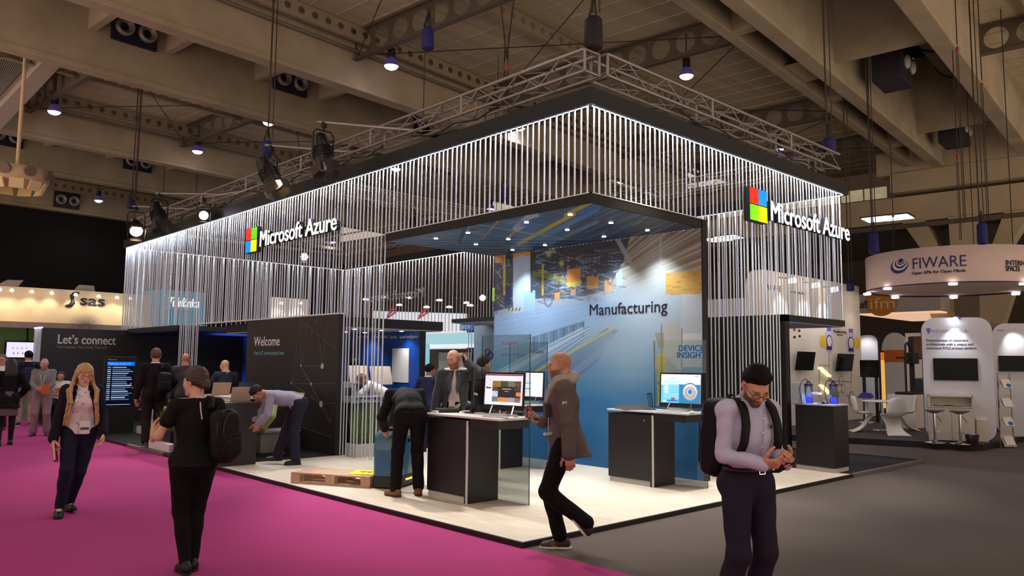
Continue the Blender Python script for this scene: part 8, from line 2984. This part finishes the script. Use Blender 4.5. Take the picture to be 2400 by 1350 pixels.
hair_cap(F, M('dark hair', (20, 14, 13), .6, var=.3, scale=90, spec=.15), g=.014, back=-.06)
backpack(F, 'dark blue backpack on the tall man in the navy top', cloth('dark blue nylon', (34, 36, 66), .6), F.c(.02, -.22, .06), F.Rc @ Rz(PI), (.15, .08, .22), zips=False)
F = Fig(H=1.70, female=True, head=(4, 8, 0), feet=[(-.12, -.05, 0, 4), (.10, .20, .0, -4)], hands=[dict(p=(-.20, .18, 1.0), e=(-1, -1, 0)), dict(p=(.20, .15, .95), e=(1, -1, 0))])
t = person('person', 'woman with long dark hair, black coat, grey skirt and black tights seen from behind', F, ground(20, 14.9), heading(20, 6), skin=(190, 140, 116), h=.013, eyes=False, shoes=(shoe_b,))
blk_t = cloth('sheer black tights', (40, 28, 32))
pr = []
for i in (0, 1):
    pr += F.leg(i, .003, 1.0)
garment(F, 'tights', blend(pr, .02), blk_t, .012)
pr = [cone(F.P + V(0, 0, .05), F.P + V(0, .0, -.36), .15, .18)]
garment(F, 'skirt', blend(pr, .02, cuts=[(F.P + V(0, 0, -.34), (0, 0, -1))], noise=.003), cloth('grey skirt', (98, 84, 90)), .012)
shirt(F, black_c, h=.012, g=.03, hem=.20, name='coat', neck=.39, skirt=(.2, .215), noise=.003)
q = F.hp
ex = [cone(q(x, -.07, .0), F.c(x * 1.5, -.14, .10), .055, .045) for x in (-.05, 0, .05)]
hair_cap(F, M('long dark hair', (36, 24, 24), .5, var=.3, scale=60), g=.016, front=.062, back=-.25, side=-.15, extra=ex, noise=.003, h=.009)
F = Fig(H=1.80, head=(2, -10, 0))
t = person('person', 'man with dark-rimmed glasses and white shirt cut off by the picture edge', F, ground(1, 18.2), heading(1, 168), skin=(206, 146, 120), h=.014, brow=(60, 44, 40), shoes=(shoe_b,))
trousers(F, navy_t, h=.015, g=.016)
shirt(F, white_sh, h=.014, g=.018, hem=.04, neck=.39)
hair_cap(F, M('grey hair', (110, 100, 96), .6, var=.3, scale=90), g=.008, front=.07)
spectacles(F)
# --- people in the blue room
F = Fig(H=1.72, lean=40, spine=20, head=(-8, 0, 0), pelvis=(0, -.1, .92), hands=[dict(p=(-.15, .5, .99), e=(-1, -.5, .2), d=(0, 1, -.1), n=(0, 0, 1)), dict(p=(.15, .5, .99), e=(1, -.5, .2), d=(0, 1, -.1), n=(0, 0, 1))])
t = person('person', 'person in a white shirt leaning over the counter in the blue room', F, ground(900, 14.6, ZP), heading(900, 80), skin=(150, 100, 80), h=.014, eyes=False, shoes=(shoe_b,))
trousers(F, navy_t, h=.015, g=.016)
shirt(F, white_sh, h=.013, g=.018, hem=.02)
hair_cap(F, M('mid brown hair', (92, 58, 44), .6, var=.3, scale=90), g=.014, back=-.06)
F = Fig(H=1.72, head=(26, 10, 0), hands=[dict(p=(-.15, .3, 1.0), e=(-1, -.5, 0)), dict(p=(.15, .3, 1.0), e=(1, -.5, 0))])
t = person('person', 'dark-haired person in navy standing behind the beige screen in the blue room', F, ground(826, 15.6, ZP), heading(826, 200), skin=(140, 96, 80), h=.014, brow=(40, 30, 26), shoes=(shoe_b,))
trousers(F, navy_t, h=.015, g=.016)
shirt(F, cloth('navy top', (34, 34, 60)), h=.014, g=.02, hem=.06, neck=.39)
hair_cap(F, M('dark hair', (20, 14, 13), .6, var=.3, scale=90, spec=.15), g=.016, back=-.07, top=.012)
